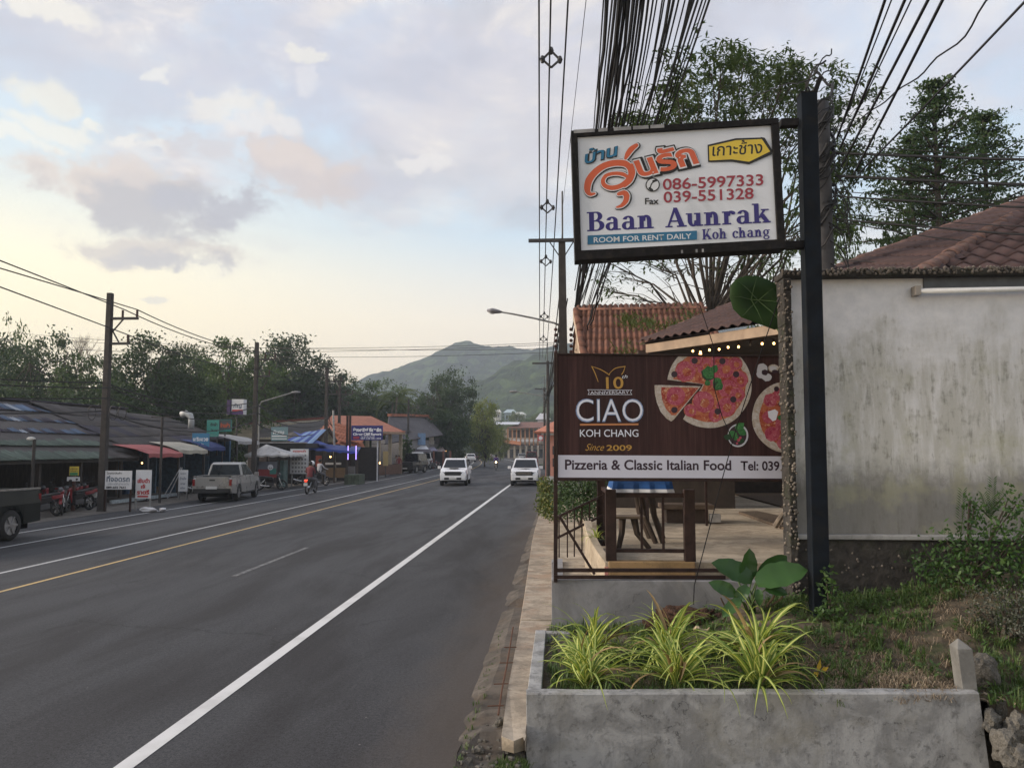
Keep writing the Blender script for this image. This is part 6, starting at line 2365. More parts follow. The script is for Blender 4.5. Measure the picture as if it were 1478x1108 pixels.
# three high lines with spacers
tri = [(778, -.35), (795, .05), (820, .35)]
far = [(779, 520), (783, 516), (787, 520)]
g4 = 'three high power lines over the right side of the road'
LN = []
for (xt_, _), (xf, yf) in zip(tri, far):
 top = A(xt_, 0, 13.2)
 md = A({778: 777, 795: 790, 820: 800}[xt_], 180, 18.5)
 if xt_ == 795:
  md = A(787, 180, 18.5)
 f1 = A(xf, yf, 62)
 pts = []
 for j in range(30):
  Y = 4 + (62 - 4) * j / 29
  c_ = []
  for k_ in (0, 2):
   a_, b_, cc_ = top.y, md.y, f1.y
   lin = top[k_] + (f1[k_] - top[k_]) * (Y - a_) / (cc_ - a_)
   c_.append(lin - (.9 * 4 * ((Y - a_) / (cc_ - a_)) * (1 - (Y - a_) / (cc_ - a_)) if k_ == 2 else 0))
  pts.append(V((c_[0], Y, c_[1])))
 LN.append(pts)
 o = MB().tube(pts, .017, 5, caps=False).build('overhead_cable', M_CAB)
 o.data.transform(Matrix.Translation(-pts[-1]))
 o.location = pts[-1]
 tag(o, {778: 'left one of the three high power lines held by diamond spacers', 795: 'middle one of the three high power lines held by diamond spacers', 820: 'right one of the three high power lines held by diamond spacers'}[xt_], 'cable', g4)

def at_y(pts, Y):
 for a, b in zip(pts, pts[1:]):
  if a.y <= Y <= b.y:
   return a + (b - a) * ((Y - a.y) / (b.y - a.y))
 return pts[-1]

thin = MB().tube([A(846, 0, 13), A(812, 300, 30), A(806, 480, 60)], .008, 4, caps=False).build('overhead_cable', M_CAB)
tag(recentre(thin), 'very thin single wire between the high power lines and the cable bundle', 'cable')
# find the depth at which the lines pass the picture rows of the spacers

def row_of(P):
 q = CM.inverted() @ P
 return 554 - F * q.y / -q.z

splab = ['nearest diamond spacer, high on the power lines', 'second diamond spacer on the high power lines, left of the hotel sign', 'small third spacer on the high power lines', 'fourth spacer on the high power lines beside the lamp pole', 'farthest spacer on the high power lines']
for i, row in enumerate((80, 296, 375, 455, 487)):
 Y = min((abs(row_of(at_y(LN[1], 14 + .25 * k_)) - row), 14 + .25 * k_) for k_ in range(190))[1]
 P = [at_y(l, Y) for l in LN]
 t = thing('cable_spacer', splab[i], 'cable spacer', tuple(P[1]), 0, 'spacers on the high power lines')
 c = (P[0] + P[1] + P[2]) / 3
 wdt = .17
 a_, b_, c_, d_ = c + V((-wdt, 0, 0)), c + V((0, 0, wdt * 1.0)), c + V((wdt, 0, -wdt * .1)), c + V((0, 0, -wdt * 1.0))
 m_ = MB()
 for u, v in ((a_, b_), (b_, c_), (c_, d_), (d_, a_)):
  m_.bar(u, v, .035)
 m_.build('spacer_frame', M_ARM, t)
 for u in (a_, b_, c_):
  MB().tube([u + V((0, 0, -.07)), u, u + V((0, 0, .07))], [.03, .055, .03], 7).build('insulator', M_ARM, t)
# far right-hand poles
for (px_, pyt, Yp, hh, arm, lab) in ((791, 521, 62, 1, 1.5, 'thin power pole with a cross arm far down the right side'), (803, 556, 60, 0, 0, 'second thin pole beside the far cross arm pole'), (786, 559, 92, 1, 1.4, 'distant power pole with a cross arm before the wooded hill')):
 b_ = V((X(px_, Yp), Yp, 0))
 zt_ = Z(b_, pyt)
 t = thing('utility_pole', lab, 'utility pole', tuple(b_))
 MB().tube([(b_.x, Yp, -.3), (b_.x, Yp, zt_)], [.17, .11], 7).build('shaft', M_POLE, t)
 if arm:
  MB().box((b_.x - arm * .8, Yp - .1, zt_ - .25), (b_.x + arm * .5, Yp - .18, zt_ - .12)).build('cross_arm', M_ARM, t)
  MB().tube([(b_.x, Yp, zt_ - .1), (b_.x, Yp, zt_ + 1.4)], .03, 5).build('lightning_rod', M_ARM, t)
# far street lamps
for (x0_, y0_, x1_, y1_, Yp, lab) in ((786, 572, 741, 565, 78, 'distant street lamp reaching over the road before the hill'),):
 t = thing('street_lamp', lab, 'street lamp', tuple(A(x0_, y0_, Yp)))
 MB().tube([A(x0_, y0_, Yp), A((x0_ + x1_) / 2, y0_ - 4, Yp), A(x1_, y1_, Yp)], .05, 5).build('arm', M_GAL, t)
 MB().ball(tuple(A(x1_, y1_, Yp)), .28, 8, 5, (1.5, 1, .5)).build('lamp_head', M_GAL, t)
for (x0_, y0_, yb_, x1_, y1_, Yp, lab) in ((373, 583, 705, 424, 566, 47.5, 'grey street lamp beside the food cart with its arm over the road'), (597, 625, 660, 617, 616, 100, 'small street lamp before the grey roofed house'), (643, 626, 655, 664, 620, 125, 'farthest small street lamp at the left of the road')):
 b_ = V((X(x0_, Yp), Yp, 0))
 t = thing('street_lamp', lab, 'street lamp', tuple(b_))
 r_ = .055 if Yp < 60 else .08
 MB().tube([(b_.x, Yp, -.1), (b_.x, Yp, Z(b_, y0_ + 2)), tuple(A(x0_ + 4, y0_ - 3, Yp)), tuple(A(x1_, y1_, Yp))], [r_, r_ * .9, r_ * .8, r_ * .7], 6).build('arm', M_GAL, t)
 MB().ball(tuple(A(x1_ + 3, y1_, Yp)), .16, 6, 4, (2, 1, .5)).build('lamp_head', M_GAL, t)

# --- wrapped pole behind the sign post, wires leaving it
wpb = V((A(1199, 647, 13.0).x, 13.0, 0))
t = thing('wrapped_pole', 'thick dark pole wrapped in cables right behind the sign post', 'utility pole', tuple(wpb))
zt_ = Z(wpb, 150)
m_ = MB()
pts = [V((wpb.x - .02 + .04 * noise.noise(V((k_ * .9, 0, 0))), 13, z_)) for k_, z_ in enumerate([i * (zt_) / 16 for i in range(17)])]
m_.tube(pts, [.165 + .035 * noise.noise(V((k_ * 1.7, 4, 0))) for k_ in range(17)], 9)
m_.build('shaft', M_ARM, t, smooth=True)
random.seed(19)
for k_ in range(26):
 z0 = random.uniform(Z(wpb, 400), zt_)
 a0 = random.uniform(0, 6)
 pts = []
 for j in range(14):
  a = a0 + j * .33
  pts.append(V((wpb.x + .21 * math.cos(a), 13 + .21 * math.sin(a), z0 + j * .07 + .05 * math.sin(j * 1.3 + k_))))
 MB().tube(pts, random.choice((.012, .018, .025)), 4).build('wrapped_cable', M_CAB, t)
for k_ in range(10):
 z0 = random.uniform(Z(wpb, 390), Z(wpb, 200))
 pts = [V((wpb.x + .15 + .2 * math.sin(j * .55) * random.uniform(.8, 1.2), 12.85, z0 - .25 * j * .3 + .2 * math.cos(j * .8))) for j in range(9)]
 MB().tube(pts, .010, 4).build('loose_loop', M_CAB, t)
g5 = 'wires fanning out from the wrapped pole'
fan = [((1208, 200), (1275, 0), .018, 'leftmost wire of the fan rising right of the sign post'), ((1212, 215), (1303, 0), .018, 'second wire of the fan rising right of the sign post'), ((1210, 195), (1284, 0), .009, 'thin wire of the fan right of the sign post'),
    ((1216, 205), (1312, 0), .009, 'thin middle wire of the fan right of the sign post'), ((1214, 240), (1336, 0), .018, 'third thick wire of the fan right of the sign post'), ((1232, 252), (1357, 0), .018, 'fourth thick wire of the fan right of the sign post'),
    ((1238, 252), (1475, 0), .014, 'long slanting wire reaching the upper right corner')]
for (a, b_, r_, lab) in fan:
 p = A(a[0], a[1], 12.9)
 q = A(b_[0], b_[1], 8.2)
 q = p + (q - p) * 1.9
 cable(p, q, .05, r_, lab, g5)
p, q = A(1212, 192, 12.9), A(1403, 0, 8.0)
cable(p, p + (q - p) * 1.8, .25, .010, 'wavy twisted wire rising to the upper right', g5, 40, wob_=.10, sd=3)
for (ya, yb_, r_, sg) in ((221, 226, .022, .05), (254, 262, .024, .05), (283, 292, .016, .08), (316, 330, .016, .1), (208, 218, .008, .1), (276, 284, .007, .1), (308, 318, .007, .1), (318, 322, .010, .4), (375, 382, .008, .05)):
 p = A(1206, ya, 12.9)
 q = A(1478, yb_, 11.5)
 cable(p, p + (q - p) * 3, sg, r_, 'nearly level wire leaving the wrapped pole, ' + {208: 'topmost and thin', 221: 'thick, highest of the thick ones', 254: 'thick, second of the thick ones', 276: 'thin, just above the third thick one', 283: 'third of the thick ones', 308: 'thin, above the tree foot', 316: 'fourth of the thick ones', 318: 'slack and sagging', 375: 'lowest, across the tiled roof'}[ya], 'level wires over the tiled roof', 16, wob_=.03, sd=ya)

# ================================================================== TREES
def tree_mesh(seed, H, R_, trunk_h, n_clump, n_leaf, ls, cl_r, shape='round', layers=0, low=.35):
 """meshes of one tree of height H and crown radius R_; base at the origin"""
 rd = random.Random(seed)
 tr_, cr = MB(), MB()
 tips = []
 if shape == 'layer':
  pts = [V((0, 0, H * i / 8)) + V((rd.uniform(-.1, .1), rd.uniform(-.1, .1), 0)) for i in range(9)]
  tr_.tube(pts, [H * .016 * (1 - .1 * i) for i in range(9)], 7)
  for k_ in range(layers):
   f_ = k_ / (layers - 1)
   z = H * (low + (1 - low) * f_)
   rr = R_ * (1 - f_) ** .95 * 1.0 + .28
   nb = 6
   a0 = rd.uniform(0, 6)
   for j in range(nb):
    a = a0 + 6.283 * j / nb + rd.uniform(-.3, .3)
    L = rr * rd.uniform(.6, 1.12)
    e = V((math.cos(a) * L, math.sin(a) * L, z + L * rd.uniform(.05, .22)))
    tr_.tube([V((0, 0, z - .2)), V((e.x * .5, e.y * .5, (z - .2 + e.z) / 2 + .05)), e], [.05, .03, .012], 4)
    for q in range(4):
     f2 = .35 + .65 * q / 3
     tips.append((V((e.x * f2, e.y * f2, z - .2 + (e.z - z + .2) * f2)), cl_r * rd.uniform(.6, 1.1), (1, 1, .12)))
 else:
  nl = rd.choice((5, 6, 7))
  base = V((0, 0, 0))
  fork = V((rd.uniform(-.05, .05) * H, rd.uniform(-.05, .05) * H, trunk_h))
  tr_.tube([base + V((0, 0, -.4)), base * .5 + fork * .5 + V((.02 * H * rd.uniform(-1, 1), 0, 0)), fork], [H * .026, H * .020, H * .016], 8)
  lims = []
  for i in range(nl):
   a = 6.283 * i / nl + rd.uniform(-.4, .4)
   rad_ = R_ * rd.uniform(.45, .8)
   if i == 0:
    rad_ *= .2
   e = V((math.cos(a) * rad_, math.sin(a) * rad_, trunk_h + (H - trunk_h) * rd.uniform(.45, .82)))
   m_ = fork * .45 + e * .55 + V((0, 0, -.06 * H)) + V((rd.uniform(-.1, .1), rd.uniform(-.1, .1), 0)) * R_
   tr_.tube([fork, m_, e], [H * .011, H * .008, H * .004], 6)
   lims.append((fork, m_, e))
  for i in range(n_clump):
   f_, m_, e = rd.choice(lims)
   while True:
    d = V((rd.uniform(-1, 1), rd.uniform(-1, 1), rd.uniform(-1, 1)))
    if .25 < d.length < 1:
     break
   cz = (H + trunk_h * low * 2) / 2
   c = V((d.x * R_, d.y * R_, cz + d.z * (H - cz) * (1.0 - .15 * rd.random())))
   src = m_ + (e - m_) * rd.random()
   md = (src + c) / 2 + V((rd.uniform(-.1, .1), rd.uniform(-.1, .1), -.04)) * R_
   tr_.tube([src, md, c], [H * .0035, H * .0022, H * .0010], 4, caps=False)
   tips.append((c, cl_r * rd.uniform(.6, 1.25), (1, 1, .62)))
 for (c, r_, sq) in tips:
  nn = int(n_leaf * rd.uniform(.6, 1.3))
  for i in range(nn):
   d = V((rd.gauss(0, .5), rd.gauss(0, .5), rd.gauss(0, .5)))
   p = c + V((d.x * sq[0], d.y * sq[1], d.z * sq[2])) * r_
   nrm = V((rd.gauss(0, .7), rd.gauss(0, .7), rd.gauss(.6, .6))).normalized()
   u = nrm.orthogonal().normalized()
   u.rotate(Matrix.Rotation(rd.uniform(0, 6.28), 3, nrm))
   v = nrm.cross(u)
   L, w = ls * rd.uniform(.6, 1.3), ls * rd.uniform(.20, .34)
   cr.add([tuple(p), tuple(p + u * L * .5 + v * w), tuple(p + u * L), tuple(p + u * L * .5 - v * w)], [(0, 1, 2, 3)])
 return tr_, cr

M_BARK = mat('tree bark', (.055, .045, .036), .95, var=.4, scale=4, bump=.6, stretch=(4, 4, .7))
M_LFD = leaf_mat('dark tree leaves', (.014, .032, .010), (.030, .058, .017), (.055, .090, .026), .22)
M_LFM = leaf_mat('mid green tree leaves', (.022, .048, .013), (.045, .082, .022), (.085, .125, .036), .28)
M_LFY = leaf_mat('yellowish tree leaves', (.040, .065, .016), (.085, .12, .030), (.15, .17, .055), .3)
TM = {}
M_LFB = leaf_mat('bright yellow green leaves', (.055, .085, .020), (.12, .16, .040), (.22, .23, .08), .3)  # brighter, yellower leaf colour of the light roadside tree

def make_tree(key, args, lm, bm_=None):
 tr_, cr = tree_mesh(*args)
 TM[key] = (tr_.mesh('trunk', bm_ or M_BARK, smooth=True), cr.mesh('crown', lm), args[1])

make_tree('a', (1, 12, 5.2, 3.2, 100, 110, .34, 1.15), M_LFD)
make_tree('b', (2, 12, 5.0, 2.6, 95, 110, .34, 1.10), M_LFD)
make_tree('c', (3, 12, 5.6, 3.2, 75, 100, .34, 1.05), M_LFM)
make_tree('d', (4, 12, 3.6, 2.2, 90, 110, .32, 1.0), M_LFD)
make_tree('e', (5, 10, 4.2, 1.2, 110, 90, .34, 1.0, 'round', 0, .1), M_LFY)
make_tree('g', (8, 12, 6.0, 3.0, 40, 32, .38, 1.0), M_LFM)
make_tree('y', (25, 10, 4.2, 1.2, 100, 80, .36, .95, 'round', 0, .1), M_LFB)
make_tree('m', (9, 12, 5.6, .8, 170, 110, .42, 1.3, 'round', 0, .0), M_LFD)

def tree(key, px_, pyt, Y, wpx, label, group=None, rz=0.0, name='tree', base=None, cat='tree', xoff=0):
 x = X(px_, Y)
 zb = gz(x, Y) if base is None else base
 H_ = Z(V((x, Y, 0)), pyt) - zb
 tm, cm_, H0 = TM[key]
 t = thing(name, label, cat, (x, Y, zb), rz, group)
 kz = H_ / H0 * 1.04
 R0 = max(abs(v.co.x) for v in cm_.vertices)
 kx = (wpx / 2 / F * Y) / R0
 S = Matrix.Diagonal((kx, kx, kz, 1))
 link('trunk', tm, t, S)
 link('crown', cm_, t, S)
 return t

GT = 'trees behind the shops on the left'
tl = [
 ('g', 5, 447, 75, 93, 'sparse feathery tree top at the far left edge'), ('a', -10, 492, 66, 170, 'dark tree at the left edge behind the blue roof'), ('b', 66, 484, 62, 170, 'dark rounded tree left of the nearest power pole'), ('c', 120, 510, 60, 139, 'tree with gaps in its crown just left of the nearest power pole'),
 ('d', 205, 486, 64, 142, 'spiky topped dark tree right of the nearest power pole'), ('b', 250, 500, 66, 124, 'dark tree leaning right behind the brown roof'), ('c', 325, 487, 74, 186, 'wide flat topped tree left of the second power pole'), ('a', 290, 505, 80, 170, 'dense tree filling the gap behind the wide flat topped tree'),
 ('b', 395, 500, 95, 108, 'dark tree right behind the second power pole'), ('d', 422, 490, 97, 148, 'tall dark dome shaped tree between the second and third power poles'), ('a', 462, 528, 99, 124, 'dark tree behind the third power pole'), ('b', 500, 545, 110, 124, 'dark tree above the orange resort roof'),
 ('c', 548, 546, 116, 124, 'lighter green tree behind the coconut palm'), ('a', 605, 568, 124, 80, 'dark low tree above the grey roofed house'), ('a', 655, 536, 122, 92, 'tall dark tree standing alone against the hill'), ('b', 632, 556, 122, 80, 'dark tree touching the tall lone tree'),
 ('m', 30, 555, 56, 172, 'dark undergrowth tree behind the left end of the blue roof'), ('m', 150, 548, 57, 172, 'dark undergrowth tree behind the nearest power pole'), ('m', 265, 545, 66, 172, 'dark undergrowth tree behind the brown roof'), ('m', 370, 550, 94, 149, 'dark undergrowth tree behind the purple and white sign box'),
 ('m', 470, 562, 102, 126, 'dark undergrowth tree behind the beige roof'), ('m', 560, 580, 112, 126, 'dark undergrowth tree behind the orange roof tip'), ('m', 640, 592, 104, 103, 'dark undergrowth tree under the tall lone tree'), ('m', 95, 560, 72, 184, 'far undergrowth tree between the left power pole and the edge'), ('m', 330, 556, 96, 195, 'far undergrowth tree behind the second power pole'),
 ('m', 690, 600, 170, 69, 'low roadside tree before the far balcony house'),
]
for i, (k_, px_, py_, Y, w_, lab) in enumerate(tl):
 tree(k_, px_, py_, Y, w_, lab, GT, rz=i * 1.7)
tree('y', 700, 578, 106, 60, 'light green leafy tree overhanging the road where it bends', None, .4)
tree('e', 722, 618, 150, 34, 'small green tree left of the far balcony house', None, 2.4)
for i, (px_, py_, Y, w_, k_) in enumerate(((745, 596, 300, 46, 'e'), (775, 600, 290, 50, 'e'), (720, 606, 310, 40, 'm'), (800, 594, 280, 46, 'm'), (762, 606, 270, 40, 'm'))):
 tree(k_, px_, py_, Y, w_, ['pale tree at the hill foot above the balcony house', 'pale tree right of the far white roofs', 'dark tree left of the far white roofs', 'dark tree at the hill foot beside the sign edge', 'dark tree in front of the far white roofs'][i], 'distant trees at the hill foot', rz=i)
# bare tree on the skyline
bt = thing('bare_tree', 'bare branched pale tree sticking out over the dark trees at the left', 'tree', (X(106, 80), 80, 0))
m_ = MB()
random.seed(33)

def twig(p, d, L, r_, depth):
 q = p + d * L
 m_.tube([p, (p + q) / 2 + V((random.uniform(-.1, .1), 0, random.uniform(-.1, .1))) * L * .3, q], [r_, r_ * .8, r_ * .6], 4, caps=False)
 if depth:
  for _ in range(random.choice((2, 3, 3))):
   nd = (d + V((random.uniform(-.8, .8), random.uniform(-.5, .5), random.uniform(-.1, .5)))).normalized()
   twig(q, nd, L * random.uniform(.55, .8), r_ * .55, depth - 1)

b0 = V((X(106, 80), 80, 0))
twig(b0 + V((0, 0, 0)), V((0, 0, 1)), 8.5, .16, 0)
for _ in range(4):
 twig(b0 + V((0, 0, 8.4)), V((random.uniform(-.55, .55), random.uniform(-.3, .3), 1)).normalized(), 2.2, .09, 4)
m_.build('branches', mat('pale bark', (.16, .13, .10), .9), bt)

# coconut palm
def palm(px_, pyt, Y, label, n=15, L=3.2, seed=5):
 random.seed(seed)
 x = X(px_, Y)
 zt_ = Z(V((x, Y, 0)), pyt) - .6
 t = thing('coconut_palm', label, 'palm tree', (x, Y, 0))
 MB().tube([(x - .6, Y, -.2), (x - .2, Y, zt_ * .5), (x, Y, zt_)], [.2, .15, .12], 7).build('trunk', mat('palm trunk', (.17, .15, .12), .9), t)
 for i in range(n):
  a = i * 2.399
  up = random.uniform(.0, 1.1)
  b = MB()
  P = []
  ang = up
  xx, zz = 0, 0
  for j in range(9):
   P.append((xx, zz, ang))
   xx += L / 8 * math.cos(ang)
   zz += L / 8 * math.sin(ang)
   ang -= .30
  ca, sa = math.cos(a), math.sin(a)
  pt = lambda u, v, w: (x + u * ca - v * sa, Y + u * sa + v * ca, zt_ + w)
  for j in range(8):
   for k_ in range(3):
    f_ = (j + k_ / 3) / 8
    u = P[j][0] + (P[j + 1][0] - P[j][0]) * k_ / 3
    w = P[j][1] + (P[j + 1][1] - P[j][1]) * k_ / 3
    ll = .75 * math.sin(math.pi * min(1, f_ * .9 + .12))
    for s_ in (-1, 1):
     b.add([pt(u, 0, w), pt(u + .12, 0, w), pt(u + .30, s_ * ll, w - ll * .55)], [(0, 1, 2)])
  b.build('frond', M_LFY, t)

palm(572, 566, 100, 'coconut palm with drooping fronds behind the resort sign', 18, 4.2, 5)
palm(566, 575, 102, 'lower coconut palm close to the taller palm', 14, 3.6, 8)

# big sparse tree behind the hotel sign
def sparse_tree():
 rd = random.Random(91)
 Yt = 26
 base = A(1025, 560, Yt)
 t = thing('sparse_tree', 'tall sparse tree with many thin upright limbs behind the hotel sign', 'tree', (base.x, Yt, .5))
 tr_ = MB()
 cr = MB()
 root = V((base.x, Yt, .5))
 fork = A(1022, 470, Yt)
 tr_.tube([root, (root + fork) / 2 + V((.1, 0, 0)), fork], [.30, .26, .20], 9)
 targets = []
 for (px_, py_, sp_) in ((975, 120, 30), (1010, 130, 34), (1040, 100, 30), (1075, 92, 26), (1100, 115, 34), (1130, 130, 34), (1060, 150, 60), (990, 175, 40), (1110, 165, 50), (1160, 165, 40), (1150, 200, 50), (1205, 140, 30), (1212, 180, 40), (1195, 220, 40), (1225, 250, 28), (1210, 290, 34), (1170, 250, 50),
       (1180, 300, 40), (930, 200, 40), (905, 190, 26), (1150, 340, 40), (1195, 330, 30), (960, 190, 40), (1040, 180, 50), (1230, 215, 20), (1140, 100, 20)):
  targets.append((px_, py_, sp_, 1))
 for (px_, py_, sp_) in ((900, 400, 22), (920, 432, 16), (945, 385, 24), (880, 380, 14), (1080, 380, 30), (1120, 372, 30), (975, 380, 30), (870, 420, 12), (1050, 392, 24)):
  targets.append((px_, py_, sp_, .3))
 for (px_, py_, sp_, dens) in targets:
  Y = Yt + rd.uniform(-2.2, 2.2)
  e = A(px_, py_, Y)
  lat = (e.x - fork.x)
  m1 = fork + V((lat * rd.uniform(.3, .5), (Y - Yt) * .3, (e.z - fork.z) * rd.uniform(.25, .42)))
  m2 = fork + V((lat * .62, (Y - Yt) * .7, (e.z - fork.z) * .74)) + V((rd.uniform(-.2, .2), 0, rd.uniform(-.1, .2)))
  tr_.tube([fork + V((rd.uniform(-.15, .15), 0, 0)), m1, m2, e], [.06, .045, .028, .012], 6, caps=False)
  for j in range(9 if dens == 1 else 6):
   s_ = m2 + (e - m2) * rd.uniform(0, 1)
   q = e + V((rd.uniform(-1, 1), rd.uniform(-1, 1), rd.uniform(-.8, 1))) * (sp_ / F * Y)
   tr_.tube([s_, (s_ + q) / 2 + V((rd.uniform(-.1, .1), 0, rd.uniform(-.1, .1))), q], [.018, .012, .006], 4, caps=False)
   if dens < 1 and rd.random() > .55:
    continue
   for w_ in range(rd.choice((4, 5, 6)) if dens == 1 else 3):
    # a whorl of drooping leaflets, like a hand
    c = q + V((rd.gauss(0, .28), rd.gauss(0, .28), rd.gauss(0, .22)))
    for i in range(rd.choice((10, 12, 14)) if dens == 1 else 7):
     a, d_ = rd.uniform(0, 6.28), rd.uniform(-1.1, .25)
     u = V((math.cos(a) * math.cos(d_), math.sin(a) * math.cos(d_), math.sin(d_)))
     v = u.cross(V((0, 0, 1))).normalized()
     L = rd.uniform(.16, .30)
     w = L * .16
     p = c + V((rd.gauss(0, .10), rd.gauss(0, .10), rd.gauss(0, .08)))
     cr.add([tuple(p), tuple(p + u * L * .5 + v * w), tuple(p + u * L), tuple(p + u * L * .5 - v * w)], [(0, 1, 2, 3)])
 # thin bare twigs, left and lower
 for _ in range(80):
  a = A(1025 + rd.uniform(-80, 100), 460 - rd.uniform(0, 120), Yt + rd.uniform(-1.5, 1.5))
  b = a + V((rd.uniform(-2.2, 2.0), rd.uniform(-.8, .8), rd.uniform(-.2, 1.8)))
  tr_.tube([a, (a + b) / 2 + V((0, 0, .2)), b], [.022, .014, .005], 4, caps=False)
 tr_.build('trunk', M_BARK, t, smooth=True)
 cr.build('crown', leaf_mat('drooping leaves', (.020, .042, .014), (.045, .078, .024), (.11, .14, .05), .3), t)

sparse_tree()

# layered tree on the right and greenery behind the tiled roof
def layered(px_, pyt, pyb, Y, R_, label, seed, nl=11):
 x = X(px_, Y)
 zb = 1.0
 zt_ = Z(V((x, Y, 0)), pyt)
 zlow = Z(V((x, Y, 0)), pyb)
 H_ = zt_ - zb
 tr_, cr = tree_mesh(seed, H_, R_, 2, 0, 34, .14, .48, 'layer', nl, (zlow - zb) / H_)
 t = thing('layered_tree', label, 'tree', (x, Y, zb))
 o1 = link('trunk', tr_.mesh('trunk', M_BARK, smooth=True), t)
 o2 = link('crown', cr.mesh('crown', leaf_mat('small bright leaves', (.018, .044, .014), (.038, .076, .022), (.10, .13, .035), .28)), t)

layered(1372, 122, 330, 28, 3.3, 'tree with flat layered branches behind the tiled roof', 7, 11)
layered(1445, 168, 330, 30, 2.6, 'smaller layered tree at the right edge behind the tiled roof', 8, 9)
layered(1335, 200, 340, 31, 2.3, 'low layered tree left of the tall layered tree', 12, 8)
make_tree('r', (14, 8, 3.4, 1.5, 80, 60, .26, .95, 'round', 0, .2), M_LFM)
for i, (px_, py_, Y, w_, lab) in enumerate(((1235, 300, 30, 110, 'light green leafy tree right of the sign post'), (1300, 318, 27, 140, 'dark leafy tree under the layered tree'), (1390, 318, 29, 150, 'dense tree just above the tiled roof ridge'), (1470, 290, 26, 90, 'dense tree at the right edge above the roof'), (1130, 360, 32, 110, 'dark leafy tree between the sign arm and the giant leaf'), (1205, 330, 24, 90, 'leafy tree directly behind the wrapped pole'))):
 tree('r', px_, py_, Y, w_, lab, 'trees behind the white house', rz=i * 1.3, base=1.0)
# moss and small weeds on the orange roof
random.seed(3)
b = MB()
for (fx_, fz_, n_) in ((.38, .72, 160), (.52, .66, 110), (.70, .60, 100), (.62, .35, 80), (.30, .2, 60), (.85, .8, 60), (.9, .15, 60)):
 for i in range(n_):
  u, v_ = fx_ + random.gauss(0, .05), fz_ + random.gauss(0, .08)
  p = OE0 + (OE1 - OE0) * u * 1.0 + (OR0 - OE0) * v_ + V((0, 0, .08))
  a = random.uniform(0, 6.28)
  L = random.uniform(.06, .14)
  b.add([tuple(p + V((-.02, 0, 0))), tuple(p + V((.02, 0, 0))), tuple(p + V((math.cos(a) * L, math.sin(a) * L, L)))], [(0, 1, 2)])
o = b.build('moss', M_LFY)
o['kind'] = 'stuff'
tag(o, 'yellow green moss and seedlings growing on the orange tiled roof', 'moss')

# ================================================================== VEHICLES
M_TYRE = mat('tyre rubber', (.018, .018, .018), .85, var=.2, bump=.1)
M_RIM = mat('alloy rim', (.32, .32, .33), .35, var=.15, metal=.7, bump=0)
M_GLASS = mat('dark car glass', (.007, .008, .010), .12, var=.1, bump=0, spec=.28)
M_CHR = mat('chrome trim', (.45, .45, .46), .2, metal=.9, var=.1, bump=0)
M_BPL = mat('black car plastic', (.020, .020, .021), .6, var=.15)
M_RED = mat('red lamp lens', (.20, .010, .010), .25, var=.1, bump=0)
M_REDL = mat('lit rear lamp', (.6, .03, .02), .3, bump=0, emit=(1, .10, .05), es=2.5)
M_HEADL = mat('headlamp lens', (.11, .115, .13), .3, var=.05, bump=0)
M_HEADON = mat('lit headlamp', (1, .8, .4), .3, bump=0, emit=(1, .72, .30), es=9)
M_PLATE = mat('number plate', (.55, .55, .55), .5, var=.05, bump=0)
M_UNDER = mat('underbody', (.006, .006, .006), .95, var=.1, spec=.05)
CARP = {}

def car_paint(name, col, rough=.28, metal=0.0):
 return mat(name, col, rough, metal, var=.05, scale=2, bump=0, dirt=tuple(c * .85 + .004 for c in col), dscale=2.5, spec=.5 if col[0] > .1 else .25)

def wheel(x, y, r, w, parent, side):
 """tyre part with a rim sub-part; side +1 left"""
 t = MB()
 seg = 20
 prof = [(r * .62, -w / 2), (r * .93, -w / 2), (r, -w * .32), (r, w * .32), (r * .93, w / 2), (r * .62, w / 2)]
 for i in range(seg):
  a = 6.2832 * i / seg
  for (rr, yy) in prof:
   t.v.append((rr * math.cos(a), yy, rr * math.sin(a)))
 k = len(prof)
 for i in range(seg):
  for j in range(k - 1):
   t.f.append((i * k + j, i * k + j + 1, ((i + 1) % seg) * k + j + 1, ((i + 1) % seg) * k + j))
   t.m.append(0)
 wh = t.build('wheel', M_TYRE, parent, world=False, smooth=True)
 wh.matrix_local = Matrix.Translation((x, y, r))
 WM[wh.name] = WM[parent.name] @ wh.matrix_local
 rm = MB()
 yo = side * w * .36
 n = 6
 rm.tube([(0, yo - side * .02, 0), (0, yo, 0)], r * .64, 18)
 rm.tube([(0, yo, 0), (0, yo + side * .03, 0)], r * .14, 10)
 for i in range(n):
  a = 6.2832 * i / n
  rm.bar((r * .1 * math.cos(a), yo + side * .015, r * .1 * math.sin(a)), (r * .62 * math.cos(a), yo + side * .015, r * .62 * math.sin(a)), r * .13, .03, up=(0, 1, 0))
 rm.build('rim', M_RIM, wh, world=False)
 return wh

